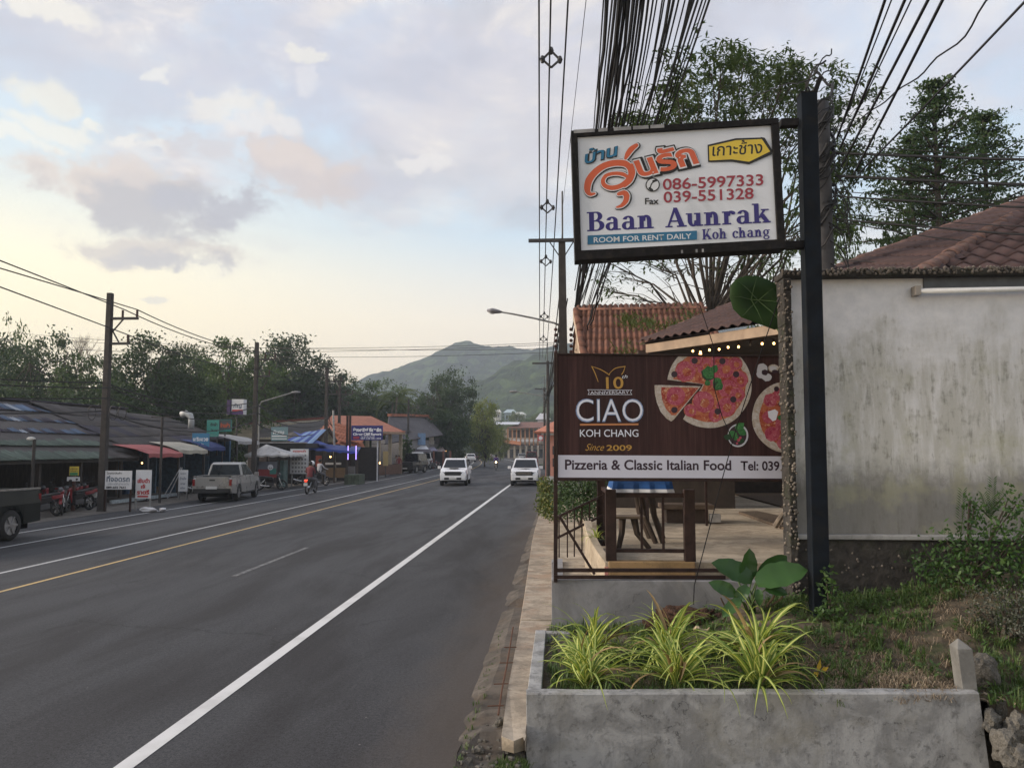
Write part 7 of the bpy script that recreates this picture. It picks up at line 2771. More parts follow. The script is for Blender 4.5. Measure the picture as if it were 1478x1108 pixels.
def vehicle(name, label, cat, loc, heading, paint, kind='pickup', L=5.2, W=1.80, detail=2, two=None, lit=False, group=None, wr=.37, grille=M_BPL, hscale=1.0):
 """heading: direction of travel as angle from +X. local x forward, y left"""
 t = thing(name, label, cat, loc, heading, group)
 hw = W / 2
 h2 = L / 2
 fa, ra = h2 - .92, -h2 + (1.15 if kind == 'pickup' else .85)
 if kind == 'pickup':
  belt = [(-h2, .95), (-h2 + .04, 1.10), (-.62, 1.12), (.95, 1.10), (1.35, 1.10), (h2 - .35, 1.00), (h2 - .08, .88), (h2, .70)]
  cab = [(-.72, 1.10), (-.60, 1.66), (-.35, 1.74), (.30, 1.74), (1.30, 1.10)]
 elif kind == 'jeep':
  belt = [(-h2, .9), (-h2 + .03, 1.15), (.55, 1.15), (h2 - .1, 1.06), (h2, .95), (h2, .75)]
  cab = [(-h2 + .08, 1.14), (-h2 + .10, 1.86), (-h2 + .25, 1.92), (.30, 1.92), (.60, 1.14)]
 elif kind == 'van':
  belt = [(-h2, .8), (-h2 + .02, 1.15), (h2 - .85, 1.15), (h2 - .12, .95), (h2, .65)]
  cab = [(-h2 + .03, 1.14), (-h2 + .12, 1.9), (-h2 + .3, 1.98), (h2 - 1.3, 1.98), (h2 - .72, 1.12)]
 else:
  belt = [(-h2, .72), (-h2 + .05, .95), (-h2 + .5, 1.0), (.85, .98), (h2 - .4, .88), (h2 - .06, .74), (h2, .55)]
  cab = [(-h2 + .35, .98), (-h2 + .95, 1.42), (-h2 + 1.3, 1.47), (.05, 1.47), (.95, .96)]
 zs = hscale
 belt = [(x, z * zs) for x, z in belt]
 cab = [(x, z * zs) for x, z in cab]
 low = .34 if kind != 'sedan' else .22
 ar = wr * 1.16

 def arch(xc):
  pts = []
  for i in range(9):
   a = math.pi * i / 8
   pts.append((xc + ar * math.cos(a), max(low, wr + ar * math.sin(a) * .98)))
  return pts
 bottom = [(h2, low + .12), (h2 - .06, low)] + arch(fa) + [(fa - ar - .05, low), (ra + ar + .05, low)] + arch(ra) + [(-h2 + .05, low + .08), (-h2, low + .15)]
 prof = belt + bottom
 b = MB()
 cut = lambda x: 1 - .09 * sm(h2 - 1.0, h2, x) - .03 * sm(-h2 + .6, -h2, x)

 def ip(pl, x):
  for (x0, z0), (x1, z1) in zip(pl, pl[1:]):
   if x0 <= x <= x1 and x1 > x0:
    return z0 + (z1 - z0) * (x - x0) / (x1 - x0)
  return pl[-1][1]
 bt = sorted(bottom)
 xs_ = sorted(set(round(p[0], 4) for p in prof))
 for x in xs_:
  zt0, zb0 = ip(belt, x), ip(bt, x)
  zm = min(max(zb0 + .02, .80 * zs), zt0 - .03)
  c_ = hw * cut(x)
  b.v += [(x, -c_ + .05, zt0), (x, -c_, zm), (x, -c_ + .015, zb0), (x, c_ - .015, zb0), (x, c_, zm), (x, c_ - .05, zt0)]
 for i in range(len(xs_) - 1):
  for j in range(6):
   q, w_ = 6 * i + j, 6 * i + (j + 1) % 6
   b.f.append((q, w_, w_ + 6, q + 6))
   b.m.append(0)
 e_ = 6 * (len(xs_) - 1)
 b.f += [(5, 4, 3, 2, 1, 0), tuple(e_ + i for i in range(6))]
 b.m += [0, 0]
 b.build('body', paint, t, world=False, bevel=.035)
 # cab
 c = MB()
 k = len(cab)
 bh, th_ = hw - .07, hw - .24
 zt_ = max(z for _, z in cab)
 zb_ = cab[0][1]
 for s_ in (-1, 1):
  for (x, z) in cab:
   f_ = (z - zb_) / (zt_ - zb_)
   c.v.append((x, s_ * (bh + (th_ - bh) * f_), z - (.02 if f_ < .1 else 0)))
 c.f += [tuple(range(k)), tuple(range(k, 2 * k))[::-1]]
 c.m += [0, 0]
 for i in range(k):
  j = (i + 1) % k
  c.f.append((i, k + i, k + j, j))
  c.m.append(0)
 c.build('cab', paint, t, world=False, bevel=.03)

 def on_side(x, z, s_, off=.012):
  f_ = (z - zb_) / (zt_ - zb_)
  return (x, s_ * (bh + (th_ - bh) * f_ + off), z)

 def cabx(z, rear):
  """x of the front or rear edge of the cab at height z"""
  pts = cab if rear else cab[::-1]
  for (x0, z0), (x1, z1) in zip(pts, pts[1:]):
   if z0 <= z <= z1 and z1 > z0:
    return x0 + (x1 - x0) * (z - z0) / (z1 - z0)
  return pts[1][0]
 z0, z1 = zb_ + .05, zt_ - .10 * zs
 for s_ in (-1, 1):
  xr0, xr1, xf0, xf1 = cabx(z0, True) + .08, cabx(z1, True) + .08, cabx(z0, False) - .14, cabx(z1, False) - .12
  m1 = (xr0 + xf0) / 2 - (.05 if kind != 'van' else 0)
  cuts = [0, .5, 1] if kind in ('pickup', 'sedan') else [0, .33, .68, 1]
  for a, q in zip(cuts, cuts[1:]):
   g0 = .02
   P = [on_side(xr0 + (xf0 - xr0) * a + g0, z0, s_), on_side(xr0 + (xf0 - xr0) * q - g0, z0, s_), on_side(xr1 + (xf1 - xr1) * q - g0, z1, s_), on_side(xr1 + (xf1 - xr1) * a + g0, z1, s_)]
   MB().quad(*(P if s_ < 0 else P[::-1])).build('side_window', M_GLASS, t, world=False)
 wf = lambda z, sgn, rear: (cabx(z, rear) + (-.014 if rear else .016), sgn * ((bh + (th_ - bh) * (z - zb_) / (zt_ - zb_)) - .10), z + (.01 if not rear else 0))
 MB().quad(wf(z0, -1, False), wf(z0, 1, False), wf(z1, 1, False), wf(z1, -1, False)).build('windscreen', M_GLASS, t, world=False)
 MB().quad(wf(z0, 1, True), wf(z0, -1, True), wf(z1, -1, True), wf(z1, 1, True)).build('rear_window', M_GLASS, t, world=False)
 for (x, s_) in ((fa, 1), (fa, -1), (ra, 1), (ra, -1)):
  wheel(x, s_ * (hw - .13), wr, .22, t, s_)
 # front face
 fz = .70 * zs if kind != 'sedan' else .55
 MB().box((h2 - .06, -hw * .56, fz - .02), (h2 + .02, hw * .56, fz + .22)).build('grille', grille, t, world=False, bevel=.01)
 if detail == 2 and kind == 'pickup':
  for k_ in (.06, .12):
   MB().box((h2 + .012, -hw * .46, fz + k_ + .01), (h2 + .022, hw * .46, fz + k_ + .025)).build('grille_bar', M_CHR, t, world=False)
 for s_ in (-1, 1):
  MB().hexa([(h2 - .28, s_ * hw * .92 - .02, fz + .05), (h2 - .02, s_ * hw * .54, fz + .04), (h2 - .0, s_ * hw * .54, fz + .04), (h2 - .24, s_ * hw * .93, fz + .05),
       (h2 - .28, s_ * hw * .92 - .02, fz + .22), (h2 - .04, s_ * hw * .54, fz + .18), (h2 - .0, s_ * hw * .54, fz + .18), (h2 - .22, s_ * hw * .93, fz + .24)]).build('headlight', M_HEADON if lit else M_HEADL, t, world=False)
  MB().box((.92 if kind == 'pickup' else .7, s_ * (hw + .02), 1.06 * zs), (1.06 if kind == 'pickup' else .84, s_ * (hw + .22), 1.24 * zs)).build('mirror', paint if kind == 'pickup' else M_BPL, t, world=False, bevel=.02)
  MB().box((-h2 - .012, s_ * (hw - .10) - .05, .74 * zs), (-h2 + .08, s_ * (hw - .10) + .060, 1.02 * zs)).build('tail_light', M_RED, t, world=False)
  if detail > 1:
   MB().tube([(h2 - .02, s_ * hw * .72, low + .20), (h2 + .012, s_ * hw * .72, low + .20)], .07, 10).build('fog_light', M_BPL, t, world=False)
   MB().box((fa - ar, s_ * (hw - .02), .34), (ra + ar, s_ * (hw + .06), .39)).build('side_step', M_BPL, t, world=False) if kind != 'sedan' else None
 MB().box((h2 - .10, -hw * .86, low + .02), (h2 + .045, hw * .86, low + .27)).build('front_bumper', paint if kind != 'jeep' else M_BPL, t, world=False, bevel=.03)
 MB().box((h2 + .042, -hw * .60, low + .06), (h2 + .052, hw * .60, low + .20)).build('air_intake', M_BPL, t, world=False)
 MB().box((h2 + .053, -.24, low + .08), (h2 + .062, .24, low + .20)).build('number_plate', M_PLATE, t, world=False)
 MB().box((-h2 - .10, -hw * .9, .42), (-h2 + .02, hw * .9, .62)).build('rear_bumper', M_BPL if kind == 'pickup' else paint, t, world=False, bevel=.02)
 MB().box((-h2 - .115, -.24, .60), (-h2 - .06, .24, .72)).build('number_plate', M_PLATE, t, world=False)
 MB().box((-h2 + .2, -hw + .25, .24), (h2 - .2, hw - .25, .5)).build('underbody', M_UNDER, t, world=False)
 if kind == 'pickup':
  MB().box((-h2 + .07, -hw + .13, 1.113 * zs), (-.78, hw - .13, 1.125 * zs)).build('bed', M_UNDER, t, world=False)  # dark sheet on the closed hull, coloured as the shaded inside of the bed
  for s_ in (-1, 1):
   MB().bar((-h2 + .03, s_ * (hw - .07), 1.14 * zs), (-.72, s_ * (hw - .07), 1.15 * zs), .07, .05).build('bed_rail', paint if detail < 3 else M_CHR, t, world=False)
  MB().box((-h2 - .018, -hw + .19, .70 * zs), (-h2 + .03, hw - .19, 1.13 * zs)).build('tailgate', paint, t, world=False, bevel=.012)
  MB().box((-h2 - .030, -.12, .96), (-h2 - .016, .12, 1.02)).build('handle', M_BPL, t, world=False)
  MB().box((1.45, -.28, 1.085), (1.9, .28, 1.125)).build('hood_scoop', M_BPL if detail == 1 else paint, t, world=False)
 return t

P_SILV = car_paint('silver grey car paint', (.29, .285, .28), .3, .35)
P_WHITE = car_paint('white car paint', (.70, .71, .74))
P_WHITE2 = car_paint('off white car paint', (.62, .63, .66))
P_DKG = car_paint('very dark green car paint', (.003, .0055, .0055), .4)
P_BLK = car_paint('black car paint', (.014, .014, .016), .3)
P_MAR = car_paint('maroon car paint', (.10, .012, .016), .25)
ON = lambda px_, py_: G(px_, py_, 0.0)
UPR = R(90)
# silver pickup seen from behind on the left
b = ON(318, 724)
vehicle('pickup_truck', 'silver double cab pickup seen from behind driving close to the left shops', 'pickup truck', (-15.77, 37.4, .002), R(97), P_SILV, grille=M_BPL)
# dark pickup cut by the left edge
pk_ = vehicle('pickup_truck', 'dark green pickup cut by the left edge, its open bed towards the middle', 'pickup truck', (-15.2, 18.75, .0), R(-91), P_DKG, detail=3, hscale=1.15, wr=.40)
# bed liner rim and tailgate strap seen over the side
b = ON(651, 701)
h_ = vehicle('pickup_truck', 'white pickup with black grille and hood scoop driving towards the camera in the middle lane', 'pickup truck', (b.x, b.y + 2.4, .002), R(-90 + 3), P_WHITE, detail=1, W=1.82)
b = ON(757, 701)
vehicle('pickup_truck', 'white pickup with chrome grille parked on the right shoulder by the yellowish shrub', 'pickup truck', (b.x, b.y + 2.3, .002), R(-90), P_WHITE2, W=1.88)
b = ON(591, 683)
vehicle('jeep', 'black open off-road jeep facing the camera on the left forecourt', 'jeep', (b.x, b.y + 1.8, .0), R(-90 - 12), P_BLK, kind='jeep', L=3.9, W=1.75)
b = ON(765, 668)
b.y = 112
vehicle('parked_car', 'dark red pickup parked behind the white pickup on the right', 'car', (X(767, 112), 112, .0), R(-90 + 4), P_MAR, kind='van', L=4.6, W=1.8, detail=1)
vehicle('parked_car', 'small silver hatchback parked farthest along the right side', 'car', (X(753, 150), 150, .0), R(-90 + 10), P_SILV, kind='sedan', L=4.0, W=1.75, detail=1)
for (px_, Yc, kind, p_, lab, hd, ww) in ((567 + 80, 118, 'sedan', P_WHITE, 'white small car parked behind the motorbike row on the left', 100, 1.7), (679, 142, 'sedan', P_WHITE2, 'white hatchback parked where the left verge meets the light tree', 100, 1.8), (712, 176, 'sedan', P_SILV, 'grey car parked under the small green tree', 105, 1.7),
           (615, 96, 'van', P_WHITE, 'white van parked before the white awning on the left', 95, 1.8), (603, 88, 'van', P_WHITE2, 'white van with dark windows next to the brick pillar', -80, 1.7), (700, 165, 'sedan', P_BLK, 'dark car parked just left of the grey car', 100, 1.7)):
 vehicle('parked_car', lab, 'car', (X(px_, Yc), Yc, -.0), R(hd), p_, kind=kind, L=4.1, W=ww, detail=1, group='cars parked far down the left side')

# ------------------------------------------------------------------ motorbikes
M_MRED = car_paint('red motorbike plastic', (.19, .012, .018), .35)
M_MBLK = car_paint('black motorbike plastic', (.016, .015, .017), .35)
M_MPUR = car_paint('plum motorbike plastic', (.10, .03, .06), .35)
M_SEAT = mat('seat vinyl', (.015, .014, .014), .5, var=.1)

def motorbike(label, loc, heading, plastic=None, lit=None, group=None, name='motorbike', lean=0.0):
 t = thing(name, label, 'motorbike', loc, heading, group)
 pc = plastic or M_MRED
 r = .29
 for x in (-.62, .62):
  w = MB()
  seg = 18
  for i in range(seg):
   a = 6.2832 * i / seg
   for (rr, yy) in ((r - .07, -.035), (r, -.03), (r + .01, 0), (r, .03), (r - .07, .035)):
    w.v.append((rr * math.cos(a), yy, rr * math.sin(a)))
  for i in range(seg):
   for j in range(5):
    w.f.append((i * 5 + j, i * 5 + (j + 1) % 5, ((i + 1) % seg) * 5 + (j + 1) % 5, ((i + 1) % seg) * 5 + j))
    w.m.append(0)
  wh = w.build('wheel', M_TYRE, t, world=False, smooth=True)
  wh.matrix_local = Matrix.Translation((x, 0, r))
  WM[wh.name] = WM[t.name] @ wh.matrix_local
  rm = MB().tube([(0, -.05, 0), (0, .05, 0)], .035, 8)
  for i in range(6):
   a = 6.2832 * i / 6
   rm.bar((0, 0, 0), ((r - .06) * math.cos(a), 0, (r - .06) * math.sin(a)), .02, .02, up=(0, 1, 0))
  rm.build('rim', M_RIM, wh, world=False)
 # forks, bars
 f = MB()
 for s_ in (-.07, .07):
  f.tube([(.62, s_, r), (.40, s_, .86)], .018, 6)
  f.tube([(-.62, s_ * 1.3, r), (-.30, s_ * 1.3, .62)], .022, 6)
 f.build('fork', M_CHR, t, world=False)
 MB().tube([(.32, -.34, .98), (.38, -.18, 1.0), (.40, 0, .96), (.38, .18, 1.0), (.32, .34, .98)], .016, 6).build('handlebar', M_BPL, t, world=False, smooth=True)
 for s_ in (-1, 1):
  MB().tube([(.36, s_ * .22, 1.0), (.34, s_ * .30, 1.15)], .008, 4).ball((.33, s_ * .31, 1.18), .055, 8, 5, (.3, 1, .7)).build('mirror', M_BPL, t, world=False)
 # body
 b = MB()
 b.hexa([(.30, -.05, .30), (.34, -.05, .38), (.34, .05, .38), (.30, .05, .30), (.34, -.11, .88), (.50, -.09, .80), (.50, .09, .80), (.34, .11, .88)])
 b.build('leg_shield', pc, t, world=False, bevel=.02)
 MB().hexa([(-.72, -.07, .60), (.22, -.09, .36), (.22, .09, .36), (-.72, .07, .60), (-.80, -.07, .74), (.16, -.12, .66), (.16, .12, .66), (-.80, .07, .74)]).build('body_panel', M_MBLK, t, world=False, bevel=.03)
 MB().hexa([(-.84, -.08, .62), (-.30, -.10, .56), (-.30, .10, .56), (-.84, .08, .62), (-.88, -.08, .74), (-.32, -.125, .70), (-.32, .125, .70), (-.88, .08, .74)]).build('tail_cowl', pc, t, world=False, bevel=.02)
 MB().hexa([(-.20, -.13, .26), (.22, -.12, .24), (.22, .12, .24), (-.20, .13, .26), (-.22, -.12, .46), (.20, -.10, .42), (.20, .10, .42), (-.22, .12, .46)]).build('engine', M_ARM, t, world=False, bevel=.02)
 MB().hexa([(-.72, -.10, .73), (.15, -.11, .67), (.15, .11, .67), (-.72, .10, .73), (-.70, -.11, .82), (.08, -.10, .76), (.08, .10, .76), (-.70, .11, .82)]).build('seat', M_SEAT, t, world=False, bevel=.025)
 fm = MB()
 for i in range(7):
  a = R(20 + 22 * i)
  x, z = .62 + (r + .035) * math.cos(a), r + (r + .035) * math.sin(a)
  fm.v += [(x, -.05, z), (x, .05, z)]
 for i in range(6):
  fm.f.append((2 * i, 2 * i + 1, 2 * i + 3, 2 * i + 2))
  fm.m.append(0)
 fm.build('front_fender', pc, t, world=False)
 MB().tube([(-.05, -.13, .25), (-.45, -.16, .28), (-.85, -.17, .40)], [.03, .045, .05], 7).build('exhaust', M_CHR, t, world=False)
 MB().ball((.50, 0, .90), .085, 10, 6, (.8, 1.1, 1)).build('headlight', M_HEADON if lit == 'front' else M_HEADL, t, world=False, smooth=True)
 MB().box((-.86, -.07, .66), (-.79, .07, .76)).build('tail_light', M_REDL if lit == 'rear' else M_RED, t, world=False)
 MB().box((-.90, -.10, .44), (-.885, .10, .60)).build('number_plate', M_PLATE, t, world=False)
 if lean:
  t.rotation_euler = (lean, 0, heading)
 return t

gm = 'red motorbikes parked in a row for rent'
mb0 = motorbike('rental motorbike', (0, 0, 0), 0, M_MRED)
spots = [(62, 746, 195, 'red rental motorbike partly hidden behind the dark pickup bed'), (92, 741, 205, 'foremost red rental motorbike with its front wheel turned to the road'), (112, 737, 235, 'red rental motorbike just right of the foremost one'), (120, 734, 238, 'fourth red rental motorbike, near the yellow sign post'),
   (127, 732, 240, 'fifth red rental motorbike, leaning beside the power pole'), (133, 730, 242, 'sixth red rental motorbike, closest to the nearest power pole'), (78, 736, 215, 'red rental motorbike standing in the second row behind')]
for i, (px_, py_, hd, lab) in enumerate(spots):
 p = G(px_, py_, .04)
 if i == 0:
  o = mb0
  o['label'] = lab
  o['group'] = gm
 else:
  o = copy_tree(mb0, label=lab, group=gm)
 o.location = (p.x, p.y, .04)
 o.rotation_euler = (.10, 0, R(-100 + (i * 9 % 17)) if i not in (1,) else R(-62))
gm2 = 'motorbikes parked by the left shops'
ld = [(372, 704, -150, M_MPUR, 'plum motorbike lying close to the food cart counter'), (390, 707, 20, M_MBLK, 'black motorbike with pink panels parked before the food cart'), (285, 712, 60, M_MBLK, 'dark motorbike behind the silver pickup tail'), (353, 704, 70, M_MRED, 'red motorbike just right of the silver pickup cab')]
for (px_, py_, hd, pm, lab) in ld:
 p = G(px_, py_, .03)
 motorbike(lab, (p.x, p.y, .03), R(hd), pm, group=gm2, lean=.12)
for i, (px_, py_, Y) in enumerate(((664, 0, 112), (670, 0, 118), (657, 0, 106), (688, 0, 150), (693, 0, 156), (649, 0, 104), (640, 0, 98), (625, 0, 92), (632, 0, 95))):
 o = copy_tree(mb0, label='small motorbike parked in the far row on the left side of the road', group='far row of parked motorbikes', swap={'red motorbike plastic': M_MBLK} if i % 2 else None)
 o.location = (X(px_, Y), Y, 0)
 o.rotation_euler = (.1, 0, R(160 + 13 * i))
for i, (px_, Y) in enumerate(((436 + 6, 52), (428, 54))):
 p = V((X(px_, Y), Y, .02))
 motorbike(['dark motorbike parked behind the moving scooter', 'black motorbike parked under the menu board'][i], tuple(p), R(30 + 20 * i), M_MBLK, group=gm2, lean=.1)

# ------------------------------------------------------------------ people
M_SKIN = mat('skin', (.25, .14, .095), .6, var=.1, bump=0)
M_HAIR = mat('black hair', (.012, .010, .009), .6, var=.2)
M_DENIM = mat('grey trousers', (.11, .11, .125), .9, var=.2)
M_DARKC = mat('dark jacket', (.025, .022, .028), .9, var=.3)
M_REDC = mat('maroon shirt', (.17, .045, .05), .9, var=.2)
M_WHC = mat('pale shirt', (.40, .40, .43), .9, var=.1)
M_HELM = mat('white helmet shell', (.68, .69, .71), .3, var=.05, bump=0)
M_PURC = mat('purple jacket', (.06, .03, .16), .8)

def person(label, loc, rz, pose='sit', shirt=None, pants=None, helmet=None, arms='bars', parent=None, s=1.0, group=None):
 """one continuous body from a skinned skeleton; x forward, y left; seat at the hips"""
 t = thing('person', label, 'person', loc, rz, group)
 if pose == 'sit':
  J = {'pel': (0, 0, .80), 'sp': (.03, 0, 1.02), 'ch': (.07, 0, 1.24), 'nk': (.08, 0, 1.40), 'hd': (.10, 0, 1.52), 'tp': (.10, 0, 1.64)}
  leg = lambda s_: [((.02, s_ * .10, .78), .095), ((.40, s_ * .16, .72), .075), ((.36, s_ * .15, .34), .050), ((.48, s_ * .15, .30), .038)]
 else:
  J = {'pel': (0, 0, .92), 'sp': (0, 0, 1.10), 'ch': (0, 0, 1.32), 'nk': (0, 0, 1.48), 'hd': (.01, 0, 1.60), 'tp': (.01, 0, 1.72)}
  leg = lambda s_: [((.0, s_ * .10, .88), .095), ((.04 * s_ + .02, s_ * .11, .50), .07), ((.10 * s_ - .03, s_ * .11, .09), .045), ((.10 * s_ + .10, s_ * .12, .04), .035)]
 if arms == 'bars':
  arm = lambda s_: [((.06, s_ * .19, 1.34), .055), ((.20, s_ * .26, 1.12), .042), ((.44, s_ * .28, 1.04), .032), ((.52, s_ * .28, 1.02), .030)]
 elif arms == 'hold':
  arm = lambda s_: [((.06, s_ * .19, 1.34), .055), ((.12, s_ * .25, 1.10), .042), ((.36, s_ * .16, 1.04), .032), ((.44, s_ * .12, 1.03), .030)]
 else:
  arm = lambda s_: [((.0, s_ * .20, 1.42), .055), ((-.02, s_ * .26, 1.16), .042), ((.05, s_ * .27, .92), .032), ((.08, s_ * .27, .84), .030)]
 vs, ed, rr = [], [], []

 def av(p, r_):
  vs.append(p)
  rr.append(r_)
  return len(vs) - 1
 a = av(J['pel'], .14)
 b = av(J['sp'], .13)
 c = av(J['ch'], .155)
 d = av(J['nk'], .055)
 e = av(J['hd'], .10)
 f = av(J['tp'], .08)
 ed += [(a, b), (b, c), (c, d), (d, e), (e, f)]
 for s_ in (-1, 1):
  p = a
  for q, r_ in leg(s_):
   k = av(q, r_)
   ed.append((p, k))
   p = k
  p = c
  for q, r_ in arm(s_):
   k = av(q, r_)
   ed.append((p, k))
   p = k
 me = bpy.data.meshes.new('body')
 me.from_pydata(vs, ed, [])
 o = link('body', me, t)
 sk = o.modifiers.new('skin', 'SKIN')
 for i, r_ in enumerate(rr):
  sv = me.skin_vertices[0].data[i]
  sv.radius = (r_, r_)
  sv.use_root = (i == 0)
 sk.use_smooth_shade = True
 ss = o.modifiers.new('sub', 'SUBSURF')
 ss.levels = ss.render_levels = 1
 # clothing colours by height through a material
 key = (shirt.name if shirt else '') + (pants.name if pants else '') + pose
 mm = MC.get('body ' + key)
 if not mm:
  mm, nt = new_mat('clothed body')
  oc_ = ocoord(nt)
  sx = nt.n('ShaderNodeSeparateXYZ')
  nt.l(oc_, sx.inputs[0])
  sc_ = tuple((shirt or M_REDC).diffuse_color)[:3]
  gcol = lambda q: COLS[q.name]
  hip = .86 if pose == 'sit' else .98
  neck = 1.38 if pose == 'sit' else 1.47
  c1 = nt.mix(nt.rng(sx.outputs[2], hip - .01, hip + .01), gcol(pants or M_DENIM), gcol(shirt or M_REDC))
  c2 = nt.mix(nt.rng(sx.outputs[2], neck, neck + .02), c1, COLS['skin'])
  bsdf(nt, c2, .85)
  MC['body ' + key] = mm
 me.materials.append(mm)
 h = J['hd']
 if helmet:
  hm = MB().ball((h[0] - .01, 0, h[2] + .06), .145, 14, 9, (1.05, .95, 1.0))
  hm.v = [(x, y, max(z, h[2] - .04)) for x, y, z in hm.v]
  hm.build('helmet', helmet, t, world=False, smooth=True)
  MB().box((h[0] + .10, -.10, h[2] + .0), (h[0] + .15, .10, h[2] + .09)).build('visor', M_GLASS, t, world=False, bevel=.02)
 else:
  hm = MB().ball((h[0] - .025, 0, h[2] + .055), .118, 12, 8, (1.0, .92, 1.05))
  hm.v = [(x, y, z if x < h[0] + .02 else max(z, h[2] + .06)) for x, y, z in hm.v]
  hm.build('hair', M_HAIR, t, world=False, smooth=True)
 t.scale = (s, s, s)
 return t

COLS = {'skin': (.25, .14, .095), 'grey trousers': (.11, .11, .125), 'dark jacket': (.025, .022, .028), 'maroon shirt': (.17, .045, .05), 'pale shirt': (.40, .40, .43), 'purple jacket': (.06, .03, .16), 'black hair': (.02, .02, .02)}
p = G(444, 713, .0)
hd = R(88)
motorbike('black scooter with lit red tail lamp and two riders moving away along the left lane', (p.x, p.y + .6, .005), hd, M_MBLK, lit='rear')
fx_, fy_ = math.cos(hd), math.sin(hd)
person('rider with a white helmet and dark jacket steering the moving scooter', (p.x + fx_ * .05 - .03, p.y + .6 + fy_ * .05, .02), hd, 'sit', M_DARKC, M_DENIM, M_HELM)
person('bareheaded passenger in a maroon shirt sitting behind the scooter rider', (p.x - fx_ * .42 + .05, p.y + .6 - fy_ * .42, .04), hd, 'sit', M_REDC, M_DENIM, None, 'hold')
q = V((X(716, 88), 88, 0))
motorbike('motorbike with its yellow headlight on coming down the middle of the road', (q.x, q.y, .005), R(-86), M_MBLK, lit='front')
person('rider in a purple jacket on the oncoming motorbike with lit headlight', (q.x, q.y + .15, .02), R(-86), 'sit', M_PURC, M_DARKC, M_MBLK)
p = V((X(461, 50), 50, .03))
motorbike('dark parked scooter with a seated rider left of the resort kerb', (p.x, p.y, .03), R(60), M_MBLK, group=gm2)
person('person in a pale shirt sitting on the parked scooter beyond the moving one', (p.x, p.y, .05), R(60), 'sit', M_WHC, M_DENIM)
for (px_, Y, sh, lab) in ((576, 74, M_REDC, 'person in a maroon shirt standing left of the jeep'), (572, 75, M_WHC, 'person in a pale shirt standing at the resort entrance'), (667, 120, M_DARKC, 'person in dark clothes standing by the far row of motorbikes')):
 person(lab, (X(px_, Y), Y, 0), R(-80), 'stand', sh, M_DENIM, None, 'down')

# ================================================================== LEFT SHOPS
M_SB = mat('faded blue roof sheet', (.075, .115, .19), .75, var=.4, scale=3, bump=.2, dirt=(.10, .12, .15), dscale=1.2, rnd=.35, stretch=(3, .5, 1))
M_SD = mat('dark plum roof sheet', (.040, .034, .048), .8, var=.35, scale=3, bump=.2, dirt=(.06, .065, .09), dscale=1.0, rnd=.3)
M_SG = mat('green roof sheet', (.085, .11, .09), .8, var=.3, scale=3, dirt=(.05, .06, .045), dscale=1.0, rnd=.25)
M_SBR = mat('dark grey brown roof sheet', (.060, .052, .050), .85, var=.3, scale=3, dirt=(.035, .032, .032), dscale=.8, rnd=.25)
M_SP = mat('pale skylight sheet', (.30, .33, .38), .6, var=.15, rnd=.1)
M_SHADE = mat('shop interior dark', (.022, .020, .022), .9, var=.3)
M_WOODW = mat('dark plank wall', (.045, .036, .032), .85, var=.4, scale=2, stretch=(8, 1, 1))
M_GREENW = mat('green painted wall', (.020, .12, .085), .8, var=.2)
M_STUFFC = [mat('shop goods ' + n, c, .7, var=.2) for n, c in (('blue', (.04, .10, .22)), ('white', (.42, .42, .44)), ('red', (.25, .03, .03)), ('teal', (.03, .15, .14)), ('yellow', (.40, .26, .05)), ('grey', (.12, .12, .13)), ('wood', (.14, .09, .05)))]

def sheet_mesh(w, l, m, waves=4, h=.03):
 return tile_mesh(w, l, waves, h, m, th=.008, seg=3)

def sheet_roof(parent, e0, e1, r1, r0, w, rows, pick, waves=4, lim=300):
 """corrugated sheets from eave e0-e1 to ridge r0-r1; pick(u, v) gives the material"""
 e0, e1, r0, r1 = V(e0), V(e1), V(r0), V(r1)
 nu = max(1, int((e1 - e0).length / w))
 cache = {}
 inv = WM[parent.name].inverted()
 for j in range(rows):
  for i in range(nu):
   u, v_ = i / nu, j / rows
   a = (e0 + (e1 - e0) * u).lerp(r0 + (r1 - r0) * u, v_)
   b = (e0 + (e1 - e0) * (i + 1) / nu).lerp(r0 + (r1 - r0) * (i + 1) / nu, v_)
   c = (e0 + (e1 - e0) * u).lerp(r0 + (r1 - r0) * u, (j + 1) / rows)
   ax = (b - a)
   W_ = ax.length
   ax.normalize()
   ay = (c - a)
   L_ = ay.length
   ay.normalize()
   n = ax.cross(ay).normalized()
   m = pick(u, v_)
   k = m.name
   if k not in cache:
    cache[k] = sheet_mesh(1, 1, m, waves)
   M = Matrix((ax * W_ * 1.03, ay * L_, n)).transposed().to_4x4()
   M.translation = a + n * (random.uniform(0, .03))
   link('roof_sheet', cache[k], parent, inv @ M)
 MB().quad(tuple(e0 - V((0, 0, .05))), tuple(e1 - V((0, 0, .05))), tuple(r1 - V((0, 0, .05))), tuple(r0 - V((0, 0, .05)))).build('roof_deck', M_SBR, parent)

# --- B1: long low shop with blue patched corrugated roof
xe = -19.2
b1 = thing('motorbike_rental_shop', 'long low open fronted shop with blue and plum patched corrugated roof at the left edge', 'shop', (xe - 4, 28, 0))
Ye0, Ye1 = 17.0, 35.5
E0_, E1_ = V((xe, Ye0, 1.98)), V((xe, Ye1, 2.0))
R0_ = V((-27.5, Ye0 + 1, 4.35))
R1_ = A(186, 590, 46.5)
R1_ = V((-25.5, 46.0, Z(V((-25.5, 46.0, 0)), 590)))
R1_ = V((X(180, 45.5), 45.5, 0))
R1_.z = Z(R1_, 590)
R0_ = V((R1_.x - .8, Ye0 + 2, 0))
R0_.z = 4.55
random.seed(14)

